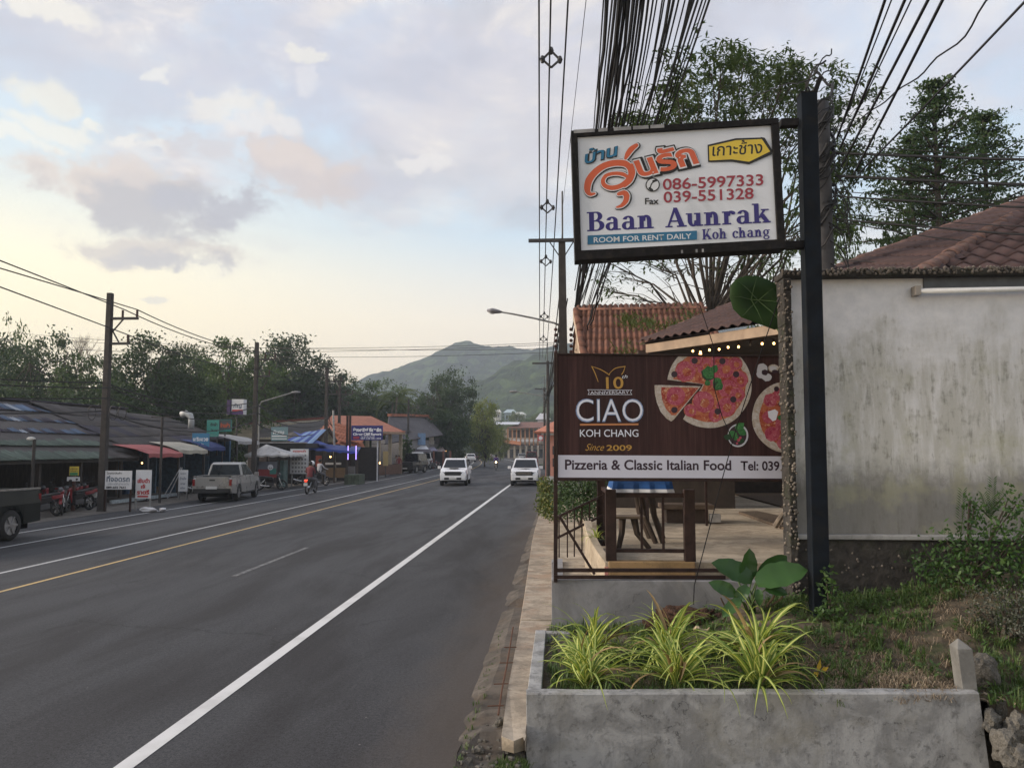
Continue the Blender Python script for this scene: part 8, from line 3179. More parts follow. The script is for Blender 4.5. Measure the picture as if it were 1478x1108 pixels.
def pick1(u, v_):
 n = noise.noise(V((u * 9, v_ * 2.0, 3)))
 if v_ < .24:
  return M_SG if .35 < u < .85 else M_SBR
 if u > .80:
  return M_SBR if random.random() < .75 else M_SD
 if random.random() < .035:
  return M_SP
 if n > -.3 and v_ > .35:
  return M_SB if random.random() < .72 else M_SD
 return M_SD if random.random() < .8 else M_SB

sheet_roof(b1, E0_, E1_, R1_, R0_, .36, 5, pick1, 3)
MB().slab(tuple(R0_ + V((0, 0, .02))), tuple(R1_ + V((0, 0, .02))), tuple(R1_ + V((-6, 2, -2.2))), tuple(R0_ + V((-6, 0, -2.2))), .05).build('roof_back', M_SBR, b1)
MB().bar(R0_ + V((0, 0, .05)), R1_ + V((0, 0, .05)), .3, .06).build('ridge_cap', M_SD, b1)
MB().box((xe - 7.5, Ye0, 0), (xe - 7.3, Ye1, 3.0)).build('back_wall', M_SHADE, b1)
MB().box((xe - 7, Ye1 - .3, 0), (xe - .9, Ye1 - .15, 2.3)).build('side_wall', M_WOODW, b1)
MB().box((xe - 1.6, Ye0, 0), (xe - 1.5, 23.0, 1.9)).build('front_wall', M_WOODW, b1)
for y in (26.2, 28.8, 31.4, 34.4):
 MB().box((xe - .30, y - .06, 0), (xe - .18, y + .06, 1.98)).build('post', M_WOODW, b1)
MB().box((xe - 1.5, 23.0, 0), (xe - 1.4, 24.6, 1.9)).build('door_panel', M_GREENW, b1)
for k_ in range(7):
 MB().box((xe - 1.45, 24.7 + k_ * .42, .05), (xe - 1.40, 25.08 + k_ * .42, 1.75)).build('shutter_panel', M_WOODW, b1)
MB().box((xe - .08, Ye0, 1.84), (xe - .02, Ye1, 1.95)).build('fascia', M_SBR, b1)

# --- B2: small shops with awnings
b2 = thing('awning_shops', 'row of small shops with red, cream and blue awnings under a dark roof', 'shop', (-22, 41, 0))
e0, e1 = V((-19.9, 36.0, 2.35)), V((-20.0, 47.5, 2.9))
r0, r1 = V((-25.3, 36.8, 4.6)), V((-25.4, 50.0, 4.4))
sheet_roof(b2, e0, e1, r1, r0, .9, 4, lambda u, v_: M_SBR if random.random() < .8 else M_SD, 5)
MB().slab(tuple(r0), tuple(r1), tuple(r1 + V((-6, 1, -1.6))), tuple(r0 + V((-6, 0, -1.6))), .06).build('roof_back', M_SBR, b2)
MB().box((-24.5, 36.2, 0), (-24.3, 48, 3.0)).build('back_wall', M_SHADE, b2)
MB().box((-24.4, 47.8, 0), (-20.2, 48.0, 3.1)).build('side_wall', mat('blue shop wall', (.05, .12, .22), .8, var=.2), b2)
for y in (39.2, 42.2, 45.2):
 MB().box((-24.2, y - .05, 0), (-20.3, y + .05, 2.5)).build('partition', mat('blue grey wall', (.07, .12, .18), .85, var=.25), b2)
M_AWR, M_AWC, M_AWB, M_AWG = mat('faded red awning', (.30, .085, .085), .85, var=.15, scale=2), mat('cream awning', (.34, .32, .27), .85, var=.15, scale=2), mat('navy awning', (.030, .045, .14), .8, var=.15, scale=2), mat('grey white sheet awning', (.30, .30, .31), .7, var=.2, scale=2)
for (ya, yb, m, zz, out_) in ((34.8, 38.0, M_AWR, 2.15, 1.7), (38.0, 41.2, M_AWC, 2.30, 1.5), (41.2, 43.9, M_AWB, 2.45, 1.3), (44.2, 47.4, M_AWG, 2.80, 1.9)):
 n = 8
 a = MB()
 for i in range(n + 1):
  y = ya + (yb - ya) * i / n
  sg = .03 * math.sin(i * 1.7)
  a.v += [(-20.1, y, zz + .42), (-20.1 + out_ * .6, y, zz + .22 + sg), (-20.1 + out_, y, zz + sg * .5), (-20.1 + out_ + .02, y, zz - .17 + sg)]
 for i in range(n):
  for k_ in range(3):
   q = 4 * i + k_
   a.f.append((q, q + 4, q + 5, q + 1))
   a.m.append(0)
 o = a.build('awning', m, b2)
 so = o.modifiers.new('thick', 'SOLIDIFY')
 so.thickness = .015
 for y in (ya + .15, yb - .15):
  MB().box((-20.1 + out_ - .12, y - .03, 0), (-20.1 + out_ - .06, y + .03, zz)).build('awning_post', M_ARM, b2)
# shop windows and doors in the back of the fronts
random.seed(15)
MB().box((-21.3, 42.3, .0), (-21.25, 43.4, 2.1)).build('glass_door', mat('pale glass door', (.12, .17, .20), .3, var=.1), b2)
MB().box((-21.27, 42.25, .0), (-21.20, 42.33, 2.15)).build('door_frame', mat('light blue frame', (.12, .22, .30), .6), b2)
MB().box((-21.27, 43.37, .0), (-21.20, 43.45, 2.15)).build('door_frame', mat('light blue frame', (.12, .22, .30), .6), b2)
# platform edge (pale beam) in front of these shops
pf = thing('shop_platform', 'low platform with a pale grey edge beam before the awning shops', 'platform', (-18.6, 37, 0))
MB().box((-20.8, 34.2, 0), (-18.75, 38.2, .22)).build('deck', mat('platform deck', (.09, .08, .075), .9), pf)
MB().box((-18.74, 32.4, .10), (-18.62, 38.3, .24)).build('edge_beam', mat('pale grey beam', (.28, .32, .34), .7), pf)
# roof ventilator (bent white duct)
rv = thing('roof_duct', 'bent pale metal duct sticking out of the dark roof above the awnings', 'duct', tuple(A(275, 618, 45)))
p = A(276, 618, 44)
MB().tube([p, p + V((0, 0, .45)), p + V((-.08, 0, .72)), p + V((-.35, 0, .85)), p + V((-.62, 0, .78))], [.17, .17, .18, .18, .17], 9).build('duct', mat('pale duct', (.36, .37, .38), .5, var=.15), rv, smooth=True)

# goods in the shade: single crates, tubs, bags, chairs
random.seed(44)
labs = ['small goods stacked in the shade of the shop fronts']
for i in range(34):
 y = random.uniform(24.5, 60)
 if 47.8 < y < 50:
  continue
 x = random.uniform(-21.9, -19.9) if y < 48 else random.uniform(-22.5, -19.5)
 h = random.uniform(.25, .8)
 w = random.uniform(.15, .4)
 m = random.choice(M_STUFFC)
 M = Matrix.Translation((x, y, .05)) @ Matrix.Rotation(random.uniform(0, 3), 4, 'Z')
 b = MB()
 if i % 3:
  b.box((-w, -w * .7, 0), (w, w * .7, h))
  b.box((-w - .015, -w * .7 - .015, h - .05), (w + .015, w * .7 + .015, h + .01))
 else:
  b.tube([(0, 0, 0), (0, 0, h * .8), (0, 0, h)], [w * .6, w * .75, w * .8], 10)
 b.v = [tuple(M @ V(q)) for q in b.v]
 o = recentre(b.build('crate' if i % 3 else 'tub', m, bevel=.015))
 tag(o, '%s %s standing %s' % (m.name.replace('shop goods ', ''), 'box' if i % 3 else 'round tub', 'in the shade of the blue patched roof' if y < 34.8 else 'in the shade under the shop awnings' if y < 48 else 'in the shade of the blue roofed stall'), 'crate' if i % 3 else 'tub', 'goods under the shop roofs')

# --- signs on the left side
def board(name, label, px0, py0, px1, py1, Y, parts, m, th=.08, legs=(), frame=None, post=None, yaw=0.0):
 """a flat board facing the camera side; picture corners at world Y; parts = texts"""
 a = A(px0, py1, Y)
 b_ = A(px1, py1, Y)
 c = A(px0, py0, Y)
 b_.z = a.z = (a.z + b_.z) / 2
 t = thing(name, label, 'sign', (a.x, Y, 0))
 w = (b_ - a).length
 h = Z(a, py0) - a.z
 M = panel_frame(a, (b_.x, b_.y + math.tan(yaw) * w, a.z), (a.x, a.y, a.z + 1))
 panel_box(t, M, 0, 0, w, h, -th, 0, 'board', m)
 if frame:
  for q in ((-.03, -.03, w + .03, 0), (-.03, h, w + .03, h + .03), (-.03, 0, 0, h), (w, 0, w + .03, h)):
   panel_box(t, M, *q, -th - .01, .02, 'frame_bar', frame)
 pr_ = Print(M, t)
 pr_.z = .004
 for (body, x0, y0, x1, hh, mm, bold) in parts:
  if body is None:
   mb = MB()
   pr_.rect(x0 * w, y0 * h, x1 * w, (y0 + hh) * h, mb)
   pr_.put(mb, 'colour_field', mm)
  else:
   pr_.text(body, (x0 * w, y0 * h), (x1 * w, y0 * h), hh * h, 'lettering', mm, bold)
 for (lx, ly) in legs:
  q = M @ V((lx * w, 0, -th / 2))
  MB().box((q.x - .03, q.y - .03, ly), (q.x + .03, q.y + .03, a.z)).build('leg', post or M_ARM, t)
 return t

M_BW = mat('white sign board', (.60, .61, .64), .6, var=.06, scale=2, bump=0)
M_TRED = flat('red lettering', (.40, .03, .035))
M_TBLK = flat('black lettering', (.02, .02, .025))
M_TBLU = flat('slate lettering', (.10, .13, .19))
M_TW = flat('white lettering', (.68, .69, .72))
board('shop_sign', 'white board with grey Thai words and a phone number beside the nearest power pole', 151, 679, 189, 706, 29.6, [('โฆษณาสินค้า', .06, .82, .62, .09, M_TBLK, .02), ('ที่จอดรถ', .06, .42, .94, .26, M_TBLU, .03), ('บริการให้เช่ารายวัน', .12, .24, .92, .10, M_TBLU, .0), ('089-602 7641', .06, .05, .80, .11, M_TBLK, .04)], M_BW, .05, ((.02, 0), (.98, 0)), None, M_BRN)
board('shop_sign', 'tall white board with big red Thai words standing by the red awning', 195, 678, 217, 719, 30.2, [('เข้มดำ', .12, .55, .92, .13, M_TRED, .05), ('เจ๊', .35, .36, .65, .11, M_TRED, .05), ('ราตรี', .10, .15, .92, .13, M_TRED, .05), (None, .15, .04, .85, .06, M_TRED, 0)], M_BW, .05, ((.03, 0), (.97, 0)), None, M_GAL)
board('shop_sign', 'narrow leaning white board with faint writing left of the silver pickup', 257, 678, 270, 709, 36.5, [('ราคา', .2, .80, .8, .07, M_TBLU, .02), ('น้ำแข็ง', .15, .55, .85, .10, M_TBLU, .02), ('ขาย', .25, .32, .75, .09, M_TBLU, .02), ('เปิด', .25, .12, .75, .08, M_TBLU, .02)], M_BW, .05, ((.05, 0), (.95, 0)), None, M_GAL)
board('small_signs', 'small yellow and green notice above a white strip on a brown post by the motorbikes', 100, 673, 113, 686, 29.5, [(None, .05, .02, .95, .32, flat('green print', (.06, .22, .10)), 0), ('บริการ', .1, .66, .9, .16, M_TBLK, .02), ('ให้เช่า', .1, .42, .9, .14, M_TBLK, .02)], flat('yellow notice', (.55, .42, .06)), .03)
p = A(106, 690, 29.55)
sg = thing('sign_post', 'brown post carrying the small yellow notice by the motorbikes', 'post', (p.x, 29.55, 0))
MB().box((p.x - .05, 29.56, 0), (p.x + .05, 29.64, Z(p, 674))).build('shaft', mat('brown red post', (.10, .045, .035), .8), sg)
a, b_ = A(97, 694, 29.5), A(115, 688, 29.5)
MB().box((a.x, 29.48, a.z), (b_.x, 29.52, b_.z)).build('strip_board', M_BW, sg)
# white / purple box sign, blue sign, green sign
bx_ = board('box_sign', 'white and purple lightbox on a pole above the green sign', 334, 576, 351, 598, 47, [(None, 0, 0, 1, .22, flat('purple print', (.06, .03, .12)), 0), (None, .05, .22, .95, .10, M_TRED, 0), ('กัญ', .15, .45, .85, .26, M_TBLU, .03)], M_BW, .5, (), None)
p = A(342, 600, 47.3)
MB().tube([(p.x, 47.3, 2), (p.x, 47.3, p.z + .1)], .05, 6).build('pole', M_ARM, bx_)
a = A(329, 598, 47.1)
MB().box((a.x - .02, 46.95, Z(a, 598)), (a.x + .20, 47.4, Z(a, 577))).build('side_panel', flat('purple panel', (.05, .03, .10)), bx_)
board('shop_sign', 'sky blue shop sign with white Thai words leaning over the cream awning', 277, 625, 300, 647, 41.8, [('เสริมสวย', .05, .50, .95, .22, M_TW, .05), ('สปา', .3, .16, .7, .16, M_TW, .04)], flat('sky blue board', (.05, .20, .36)), .1, ((.1, 2), (.9, 2)), None, M_ARM, .15)
board('shop_sign', 'turquoise green sign standing on the roof above the blue one', 298, 605, 315, 630, 44.2, [('ซักผ้า', .3, .62, .9, .16, M_TBLK, .03), ('24 ชม', .35, .3, .9, .14, M_TBLK, .03)], flat('turquoise board', (.05, .26, .22)), .08, ((.2, 2), (.9, 2)), None, M_ARM)
board('shop_sign', 'dark framed sign with red letters and teal border right of the turquoise sign', 316, 606, 333, 622, 45.2, [(None, .0, .0, 1, .16, flat('teal edge', (.03, .17, .16)), 0), ('ร้านค้า', .1, .35, .9, .32, flat('orange red letters', (.42, .09, .04)), .05)], flat('dark grey board', (.06, .07, .08)), .08, ((.5, 2),), flat('teal frame', (.03, .16, .15)), M_ARM)
board('shop_sign', 'pale blue green banner tilted above the black stall roof', 391, 616, 415, 636, 51.5, [(None, .05, .3, .95, .08, M_TW, 0), ('พิเศษ', .1, .5, .8, .25, M_TW, .02), (None, .05, .12, .95, .06, M_TW, 0)], flat('pale teal board', (.15, .24, .27)), .06, ((.1, 2), (.9, 2)), None, M_ARM)

# --- white roofed food cart
fc_ = thing('food_cart', 'food cart with a white pyramid roof, red and teal counter panel beside the silver pickup', 'food cart', (X(385, 47), 47.4, 0))
Yc = 46.6
ra, rb, rt = A(352, 656, Yc), A(418, 656, Yc), A(384, 641, Yc + 1.3)
zt_, ze_ = rt.z, ra.z
m_ = MB()
N_ = 8
corners = [(ra.x, Yc), (rb.x, Yc), (rb.x, Yc + 2.7), (ra.x, Yc + 2.7)]
apx = (rt.x, Yc + 1.35, zt_)
for k_ in range(4):
 (x0, y0), (x1, y1) = corners[k_], corners[(k_ + 1) % 4]
 b = len(m_.v)
 for i in range(N_ + 1):
  t = i / N_
  x, y = x0 + (x1 - x0) * t, y0 + (y1 - y0) * t
  sc_ = .05 * (1 if i % 2 else 0)
  m_.v += [apx, (apx[0] + (x - apx[0]) * .55, apx[1] + (y - apx[1]) * .55, zt_ - (zt_ - ze_) * .62 - sc_ * .5), (x, y, ze_ - sc_), (x, y, ze_ - .10 - sc_ * 1.3)]
 for i in range(N_):
  for q in range(3):
   a = b + 4 * i + q
   m_.f.append((a, a + 1, a + 5, a + 4))
   m_.m.append(0)
m_.build('canopy', mat('dirty white canvas', (.38, .38, .39), .9, var=.2, scale=2, dirt=(.24, .23, .22), dscale=1.5), fc_)
c0_, c1_ = A(372, 690, Yc + .4), A(400, 690, Yc + .4)
zc1, zc0 = Z(c0_, 666), Z(c0_, 689)
for (x, y) in ((c0_.x, Yc + .4), (c1_.x + .1, Yc + .4), (c0_.x, Yc + 1.9), (c1_.x + .1, Yc + 1.9)):
 MB().box((x - .03, y - .03, 0), (x + .03, y + .03, ze_ + .15)).build('post', M_ARM, fc_)
MB().box((c0_.x, Yc + .42, zc0), (c1_.x, Yc + 1.9, zc0 + .06)).build('counter', M_STUFFC[6], fc_)
MB().box((c0_.x - .01, Yc + .38, zc0 + .01), (c1_.x, Yc + .405, Z(c0_, 677))).build('red_panel', flat('red panel', (.26, .045, .05)), fc_)
MB().box((c0_.x - .01, Yc + .38, Z(c0_, 677) + .003), (c1_.x, Yc + .405, zc1)).build('grey_panel', flat('grey glass panel', (.13, .14, .17)), fc_)
MB().box((c1_.x - .45, Yc + .36, Z(c0_, 684)), (c1_.x - .04, Yc + .378, Z(c0_, 676))).build('teal_patch', flat('teal patch', (.05, .20, .18)), fc_)
Mq = panel_frame((c0_.x, Yc + .35, zc0), (c1_.x, Yc + .35, zc0), (c0_.x, Yc + .35, zc0 + 1))
pr = Print(Mq, fc_)
pr.z = .004
mb = MB()
pr.disc(.78, .62, .17, .17, mb)
pr.put(mb, 'round_logo', M_TW)
mb = MB()
pr.arc(.78, .62, .10, .10, .035, .035, 190, 350, mb)
pr.put(mb, 'round_logo', M_TBLK)
g_, h_ = A(400, 695, Yc + .8), A(410, 695, Yc + .8)
MB().box((g_.x, Yc + .7, .1), (h_.x, Yc + 1.4, Z(g_, 664))).build('glass_cabinet', mat('greenish glass cabinet', (.07, .12, .12), .2, var=.3, scale=3), fc_)
# black flat stall roof behind
stl = thing('black_stall', 'stall with a flat black roof behind the food cart', 'stall', (X(400, 52), 52, 0))
s0, s1 = A(374, 640, 51.5), A(442, 640, 51.5)
MB().box((s0.x, 50.8, s0.z - .28), (s1.x + .2, 53.6, s0.z + .02)).build('roof', mat('black sheet roof', (.016, .016, .018), .7), stl)
MB().box((s0.x - .1, 50.7, s0.z + .022), (s1.x + .3, 50.82, s0.z + .09)).build('roof_edge', mat('grey roof edge', (.25, .25, .26), .6), stl)
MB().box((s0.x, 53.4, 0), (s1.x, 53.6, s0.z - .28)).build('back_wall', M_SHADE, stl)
for x in (s0.x + .1, s1.x):
 MB().box((x - .04, 50.9, 0), (x + .04, 50.98, s0.z - .28)).build('post', M_ARM, stl)
mbd = board('menu_board', 'tall white menu board with red heading and rows of small food pictures', 419, 648, 444, 683, 49.2, [('อาหารตามสั่ง', .12, .88, .88, .07, M_TRED, .05)], M_BW, .05, ((.08, 0), (.92, 0)), flat('light frame', (.40, .43, .47)), M_GAL)
a, b_, c = A(419, 683, 49.2), A(444, 683, 49.2), A(419, 648, 49.2)
M = panel_frame((a.x, 49.18, a.z), (b_.x, 49.18, a.z), (a.x, 49.18, a.z + 1))
pr = Print(M, mbd)
pr.z = .01
random.seed(2)
W_, H_ = b_.x - a.x, Z(a, 648) - a.z
mb = MB()
for j in range(5):
 for i in range(5):
  pr.disc(W_ * (.14 + .18 * i), H_ * (.08 + .165 * j), W_ * .062, H_ * .035, mb, 9)
pr.put(mb, 'food_pictures', flat('food print', (.16, .17, .19)))
mb = MB()
for j in range(5):
 for i in range(5):
  pr.rect(W_ * (.08 + .18 * i), H_ * (.125 + .165 * j), W_ * (.19 + .18 * i), H_ * (.137 + .165 * j), mb)
pr.put(mb, 'food_captions', flat('caption print', (.25, .27, .31)))

# --- blue roofed restaurant stall
br = thing('blue_roof_stall', 'roadside restaurant with a royal blue striped tarpaulin roof and brown counters', 'restaurant', (X(455, 56), 57, 0))
M_BLR, M_BLS = mat('royal blue sheet', (.018, .045, .24), .6, var=.2, scale=3, rnd=.15), mat('pale blue stripe sheet', (.16, .25, .42), .6, var=.15)
q0, q1, q2, q3 = A(419, 637, 54), A(447, 641, 52.5), A(424, 622, 57), A(417, 623, 57)
e0, e1 = A(413, 636, 53.5), A(449, 641, 52.8)
rr0, rr1 = A(414, 624, 57), A(424, 622, 56.5)
cnt = [0]

def pickb(u, v_):
 cnt[0] += 1
 return M_BLR if cnt[0] % 2 else M_BLS

sheet_roof(br, e0, e1, rr1, rr0, .32, 1, pickb, 1)
o_ = MB().slab(tuple(e1), tuple(A(475, 641, 54)), tuple(A(470, 640, 56)), tuple(rr1), .03)
o_.build('roof', M_BLR, br)
a0, a1, a2, a3 = A(440, 645, 52.5), A(517, 652, 56.0), A(521, 645, 60), A(462, 640, 57)
MB().slab(tuple(a0), tuple(a1), tuple(a2), tuple(a3), .03).build('lean_roof', M_BLR, br)
vb = MB()
n = 14
for i in range(n + 1):
 p = a0 + (a1 - a0) * i / n
 vb.v += [tuple(p), tuple(p - V((0, 0, .16 + .04 * math.sin(i * 2.3))))]
for i in range(n):
 vb.f.append((2 * i, 2 * i + 1, 2 * i + 3, 2 * i + 2))
 vb.m.append(0)
vb.build('valance', M_BLR, br)
xb = X(470, 58)
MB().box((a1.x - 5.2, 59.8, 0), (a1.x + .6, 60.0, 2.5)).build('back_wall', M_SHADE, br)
for (px_, y) in ((447, 53), (466, 54), (483, 55.2), (501, 56), (516, 56.5)):
 MB().box((X(px_, y) - .05, y - .05, 0), (X(px_, y) + .05, y + .05, 2.3)).build('post', M_WOODW, br)
for (px0, px1, y, z0, z1, m) in ((470, 498, 57, .3, 1.0, M_STUFFC[6]), (450, 464, 55, 1.15, 1.9, flat('orange banner', (.38, .10, .07))), (470, 492, 58.5, 1.2, 1.35, M_BW), (500, 512, 57.5, .2, 1.1, M_STUFFC[5])):
 MB().box((X(px0, y), y, z0), (X(px1, y), y + .2, z1)).build('counter' if z0 < 1 else 'banner', m, br)
M_TUBE = mat('violet neon tube', (.5, .4, .9), .3, bump=0, emit=(.40, .28, 1.0), es=1.3)
for px_ in (502.5, 514):
 p = V((X(px_, 55.5), 55.5, 0))
 tt = thing('neon_tube', ['left upright violet neon tube under the blue roof end', 'right upright violet neon tube under the blue roof end'][px_ > 510], 'neon light', (p.x, 55.5, Z(p, 663)), 0, 'violet neon tubes')
 MB().tube([(p.x, 55.5, Z(p, 663)), (p.x, 55.5, Z(p, 643))], .035, 6).build('tube', M_TUBE, tt)
 MB().tube([(p.x, 55.5, 0), (p.x, 55.5, Z(p, 663))], .03, 6).build('stand', M_ARM, tt)
kb = thing('forecourt_planter', 'low grey kerb planter with dark green plant at the resort corner', 'planter', (X(506, 54), 54, 0))
p0, p1 = G(440, 692, 0), G(520, 690, 0)
MB().bar(G(440, 686, .1), G(500, 690, .1), .35, .45).build('kerb', M_CONC2, kb)
MB().box((X(500, 53), 52.6, 0), (X(521, 53), 54.2, .65)).build('box', mat('mossy block', (.06, .075, .055), .9, var=.4), kb)

# --- resort: orange roofed open hall
rs = thing('resort_hall', 'open hall with orange tiled hipped roof, cream columns and dark interior behind the resort sign', 'building', (X(530, 70), 70, 0))
M_ORT = mat('orange hall tile', (.36, .135, .080), .85, var=.2, scale=2.5, bump=.3, dirt=(.22, .09, .06), dscale=.7, rnd=.15)
Yh = 66
ea, eb = A(506, 629, Yh + 3), A(584, 617, 82)
ea = V((X(500, 66), 66, 0)); ea.z = Z(ea, 628)
eb = V((X(584, 74), 74, 0)); eb.z = Z(eb, 616)
ra = V((X(478, 76), 76, 0)); ra.z = Z(ra, 602)
rb = V((X(534, 78), 78, 0)); rb.z = Z(rb, 600)
eb.z = ea.z = (ea.z + eb.z) / 2
ra.z = rb.z = max(ra.z, rb.z)
tmh = tile_mesh(.55, .7, 2, .05, M_ORT, seg=4)
random.seed(52)
e_far = V((X(470, 72), 70, ea.z))
tile_face(rs, [e_far, ea, eb, rb, ra], (eb - ea), tmh, .55, .7, under=M_ORT, limit=290)
MB().slab(tuple(eb), tuple(V((eb.x - 2, eb.y + 10, eb.z))), tuple(rb), tuple(rb - V((0, .1, .05))), .1).build('roof_side', M_ORT, rs)
# cream underside edge
MB().bar(ea + V((0, 0, -.14)), eb + V((0, 0, -.14)), .12, .2).build('fascia', M_CREAM, rs)
for k_ in range(6):
 t = k_ / 5
 p = ea + (eb - ea) * t + V((-.5, .6, 0))
 MB().box((p.x - .14, p.y - .14, 0), (p.x + .14, p.y + .14, p.z - .1)).build('column', mat('cream column', (.33, .29, .22), .8, var=.15), rs)
bk0, bk1 = ea + V((-6, 8, 0)), eb + V((-6, 8, 0))
MB().hexa([(bk0.x, bk0.y, 0), (bk1.x, bk1.y, 0), (bk1.x - .2, bk1.y + .2, 0), (bk0.x - .2, bk0.y + .2, 0), (bk0.x, bk0.y, ea.z), (bk1.x, bk1.y, ea.z), (bk1.x - .2, bk1.y + .2, ea.z), (bk0.x - .2, bk0.y + .2, ea.z)]).build('back_wall', M_SHADE, rs)
MB().bar(V((ea.x - .3, ea.y, .5)), V((eb.x - .3, eb.y, .5)), .15, .9).build('low_wall', mat('brown low wall', (.10, .06, .045), .85, var=.2), rs)
MB().bar(V((ea.x - .2, ea.y + .0, .10)), V((eb.x - .9, eb.y, .10)), .2, .25).build('pale_kerb', mat('pale kerb', (.38, .37, .35), .8), rs)
# small gabled orange porch roof left of it
pc_ = thing('orange_porch', 'small orange tiled gable roof with white barge boards behind the blue roofed stall', 'building', (X(490, 62), 63, 0))
g0, g1, g2 = A(474, 648, 61), A(527, 641, 63), A(497, 615, 64)
g1.z = g0.z = (g0.z + g1.z) / 2
tmh2 = tile_mesh(.5, .6, 2, .05, M_ORT, seg=4)
tile_face(pc_, [A(483, 640, 61), g1, A(512, 617, 65), A(482, 616, 65)], V((1, 0, 0)), tmh2, .5, .6, under=M_ORT, limit=150)
for (u, v_) in ((A(458, 637, 60), A(474, 618, 60)), (A(474, 618, 60), A(486, 638, 60))):
 MB().bar(u, v_, .16, .22).build('barge_board', M_BRN, pc_)
MB().poly([tuple(A(461, 638, 60.1)), tuple(A(484, 638, 60.1)), tuple(A(474, 622, 60.1))]).build('gable', mat('beige gable', (.22, .20, .15), .85), pc_)
MB().box((X(478, 64), 64.5, 0), (X(524, 64), 64.7, g0.z)).build('wall', mat('cream wall far', (.30, .27, .22), .85), pc_)
# long beige hall roof behind
bh_ = thing('beige_roof_hall', 'long low hall with weathered beige roof and dark red ridge behind the blue roofed stall', 'building', (X(440, 76), 76, 0))
M_BEI = mat('beige roof sheet', (.16, .135, .085), .85, var=.3, scale=2, dirt=(.09, .085, .06), dscale=.6, rnd=.15)
k0, k1, k2, k3 = A(352, 634, 68), A(482, 634, 74), A(480, 604, 86), A(350, 613, 82)
sheet_roof(bh_, k0, k1, k2, k3, 1.4, 3, lambda u, v_: M_BEI, 6)
MB().bar(k3 + V((0, 0, .12)), k2 + V((0, 0, .12)), .5, .22).build('ridge_cap', mat('dark red ridge', (.14, .045, .035), .8), bh_)
MB().bar(k3.lerp(k0, .16) + V((0, 0, .10)), k2.lerp(k1, .12) + V((0, 0, .10)), .12, .06).build('white_strip', mat('pale roof strip', (.34, .33, .31), .8), bh_)
MB().slab(tuple(k3), tuple(k2), tuple(k2 + V((-2, 9, -3))), tuple(k3 + V((-2, 9, -3))), .06).build('roof_back', M_BEI, bh_)
MB().hexa([(k0.x, k0.y + 1, 0), (k1.x, k1.y + 1, 0), (k1.x, k1.y + 8, 0), (k0.x, k0.y + 8, 0), (k0.x, k0.y + 1, k0.z - .2), (k1.x, k1.y + 1, k1.z - .2), (k1.x, k1.y + 8, k1.z - .2), (k0.x, k0.y + 8, k0.z - .2)]).build('wall', mat('brown hall wall', (.12, .09, .07), .85, var=.2), bh_)

# the resort's blue sign
rsn = board('resort_sign', 'dark blue resort sign with white Thai and English lettering on two brown posts', 507, 614, 552, 635, 58, [('ช้างคลิฟ รีสอร์ท', .05, .60, .96, .20, M_TW, .07), ('Chang Cliff Resort', .05, .34, .96, .15, M_TW, .06), (None, .06, .08, .26, .18, flat('crimson patch', (.28, .03, .06)), 0), ('Tel. 039-551 Fax 039', .30, .21, .75, .07, M_TW, .02), ('087-128 081-304', .30, .08, .95, .08, M_TW, .03)], flat('deep blue board', (.018, .022, .15)), .12)
for px_ in (501, 505):
 p = V((X(px_, 58.3), 58.3, 0))
 MB().box((p.x - .07, 58.2, 0), (p.x + .07, 58.34, Z(p, 600))).build('post', M_BRN, rsn)
p = V((X(545, 58.2), 58.2, 0))
MB().box((p.x - .04, 58.15, 0), (p.x + .04, 58.25, Z(p, 634))).build('post', mat('white post', (.45, .46, .50), .6), rsn)
# pale bent lamp tube above the sign post, white pole
wp_ = thing('white_pole', 'thin white leaning pole standing before the third power pole', 'pole', (X(484, 57.6), 57.6, 0))
MB().tube([(X(485, 57.6), 57.6, 0), tuple(A(481, 592, 57.6))], [.09, .07], 7).build('shaft', mat('whitish concrete', (.30, .30, .29), .8), wp_)
yb_ = thing('standee', 'tall narrow yellowish display board standing at the resort entrance', 'sign', (X(557, 66), 66, 0))
p = V((X(553, 66), 66, 0))
MB().box((p.x, 66, Z(p, 672)), (p.x + .42, 66.1, Z(p, 651))).build('board', flat('ochre board', (.36, .28, .14)), yb_)
MB().box((p.x + .18, 66.02, 0), (p.x + .24, 66.08, Z(p, 672))).build('leg', M_ARM, yb_)

# --- farther houses: grey roof with orange ridge, shops with blue roof
gh = thing('grey_roof_house', 'house with dark grey roof and orange ridge tiles beyond the resort', 'house', (X(590, 92), 92, 0))
M_GRF = mat('slate grey roof', (.085, .078, .085), .8, var=.2, scale=2, dirt=(.055, .05, .055), dscale=.6)
a, b_, c, d = A(556, 640, 84), A(640, 627, 100), A(617, 601, 104), A(562, 600, 92)
MB().slab(tuple(a), tuple(b_), tuple(c), tuple(d), .15).build('roof', M_GRF, gh)
MB().bar(d + V((0, 0, .1)), c + V((0, 0, .1)), .5, .3).build('ridge_cap', M_ORT, gh)
MB().slab(tuple(c), tuple(A(633, 607, 106)), tuple(A(622, 606, 107)), tuple(A(612, 603, 106)), .1).build('roof_end', M_ORT, gh)
MB().poly([tuple(A(616, 602, 104)), tuple(A(618, 608, 103.8)), tuple(A(636, 608.5, 105))]).build('orange_gable', M_ORT, gh)
w0, w1 = V((X(590, 90), 90, 0)), V((X(640, 104), 104, 0))
MB().hexa([(w0.x, w0.y, 0), (w1.x, w1.y, 0), (w1.x - 5, w1.y + 3, 0), (w0.x - 5, w0.y + 3, 0), (w0.x, w0.y, Z(w0, 634)), (w1.x, w1.y, Z(w0, 634)), (w1.x - 5, w1.y + 3, Z(w0, 634)), (w0.x - 5, w0.y + 3, Z(w0, 634))]).build('wall', mat('grey plaster', (.17, .165, .17), .85, var=.2), gh)  # plain mid grey wall colour
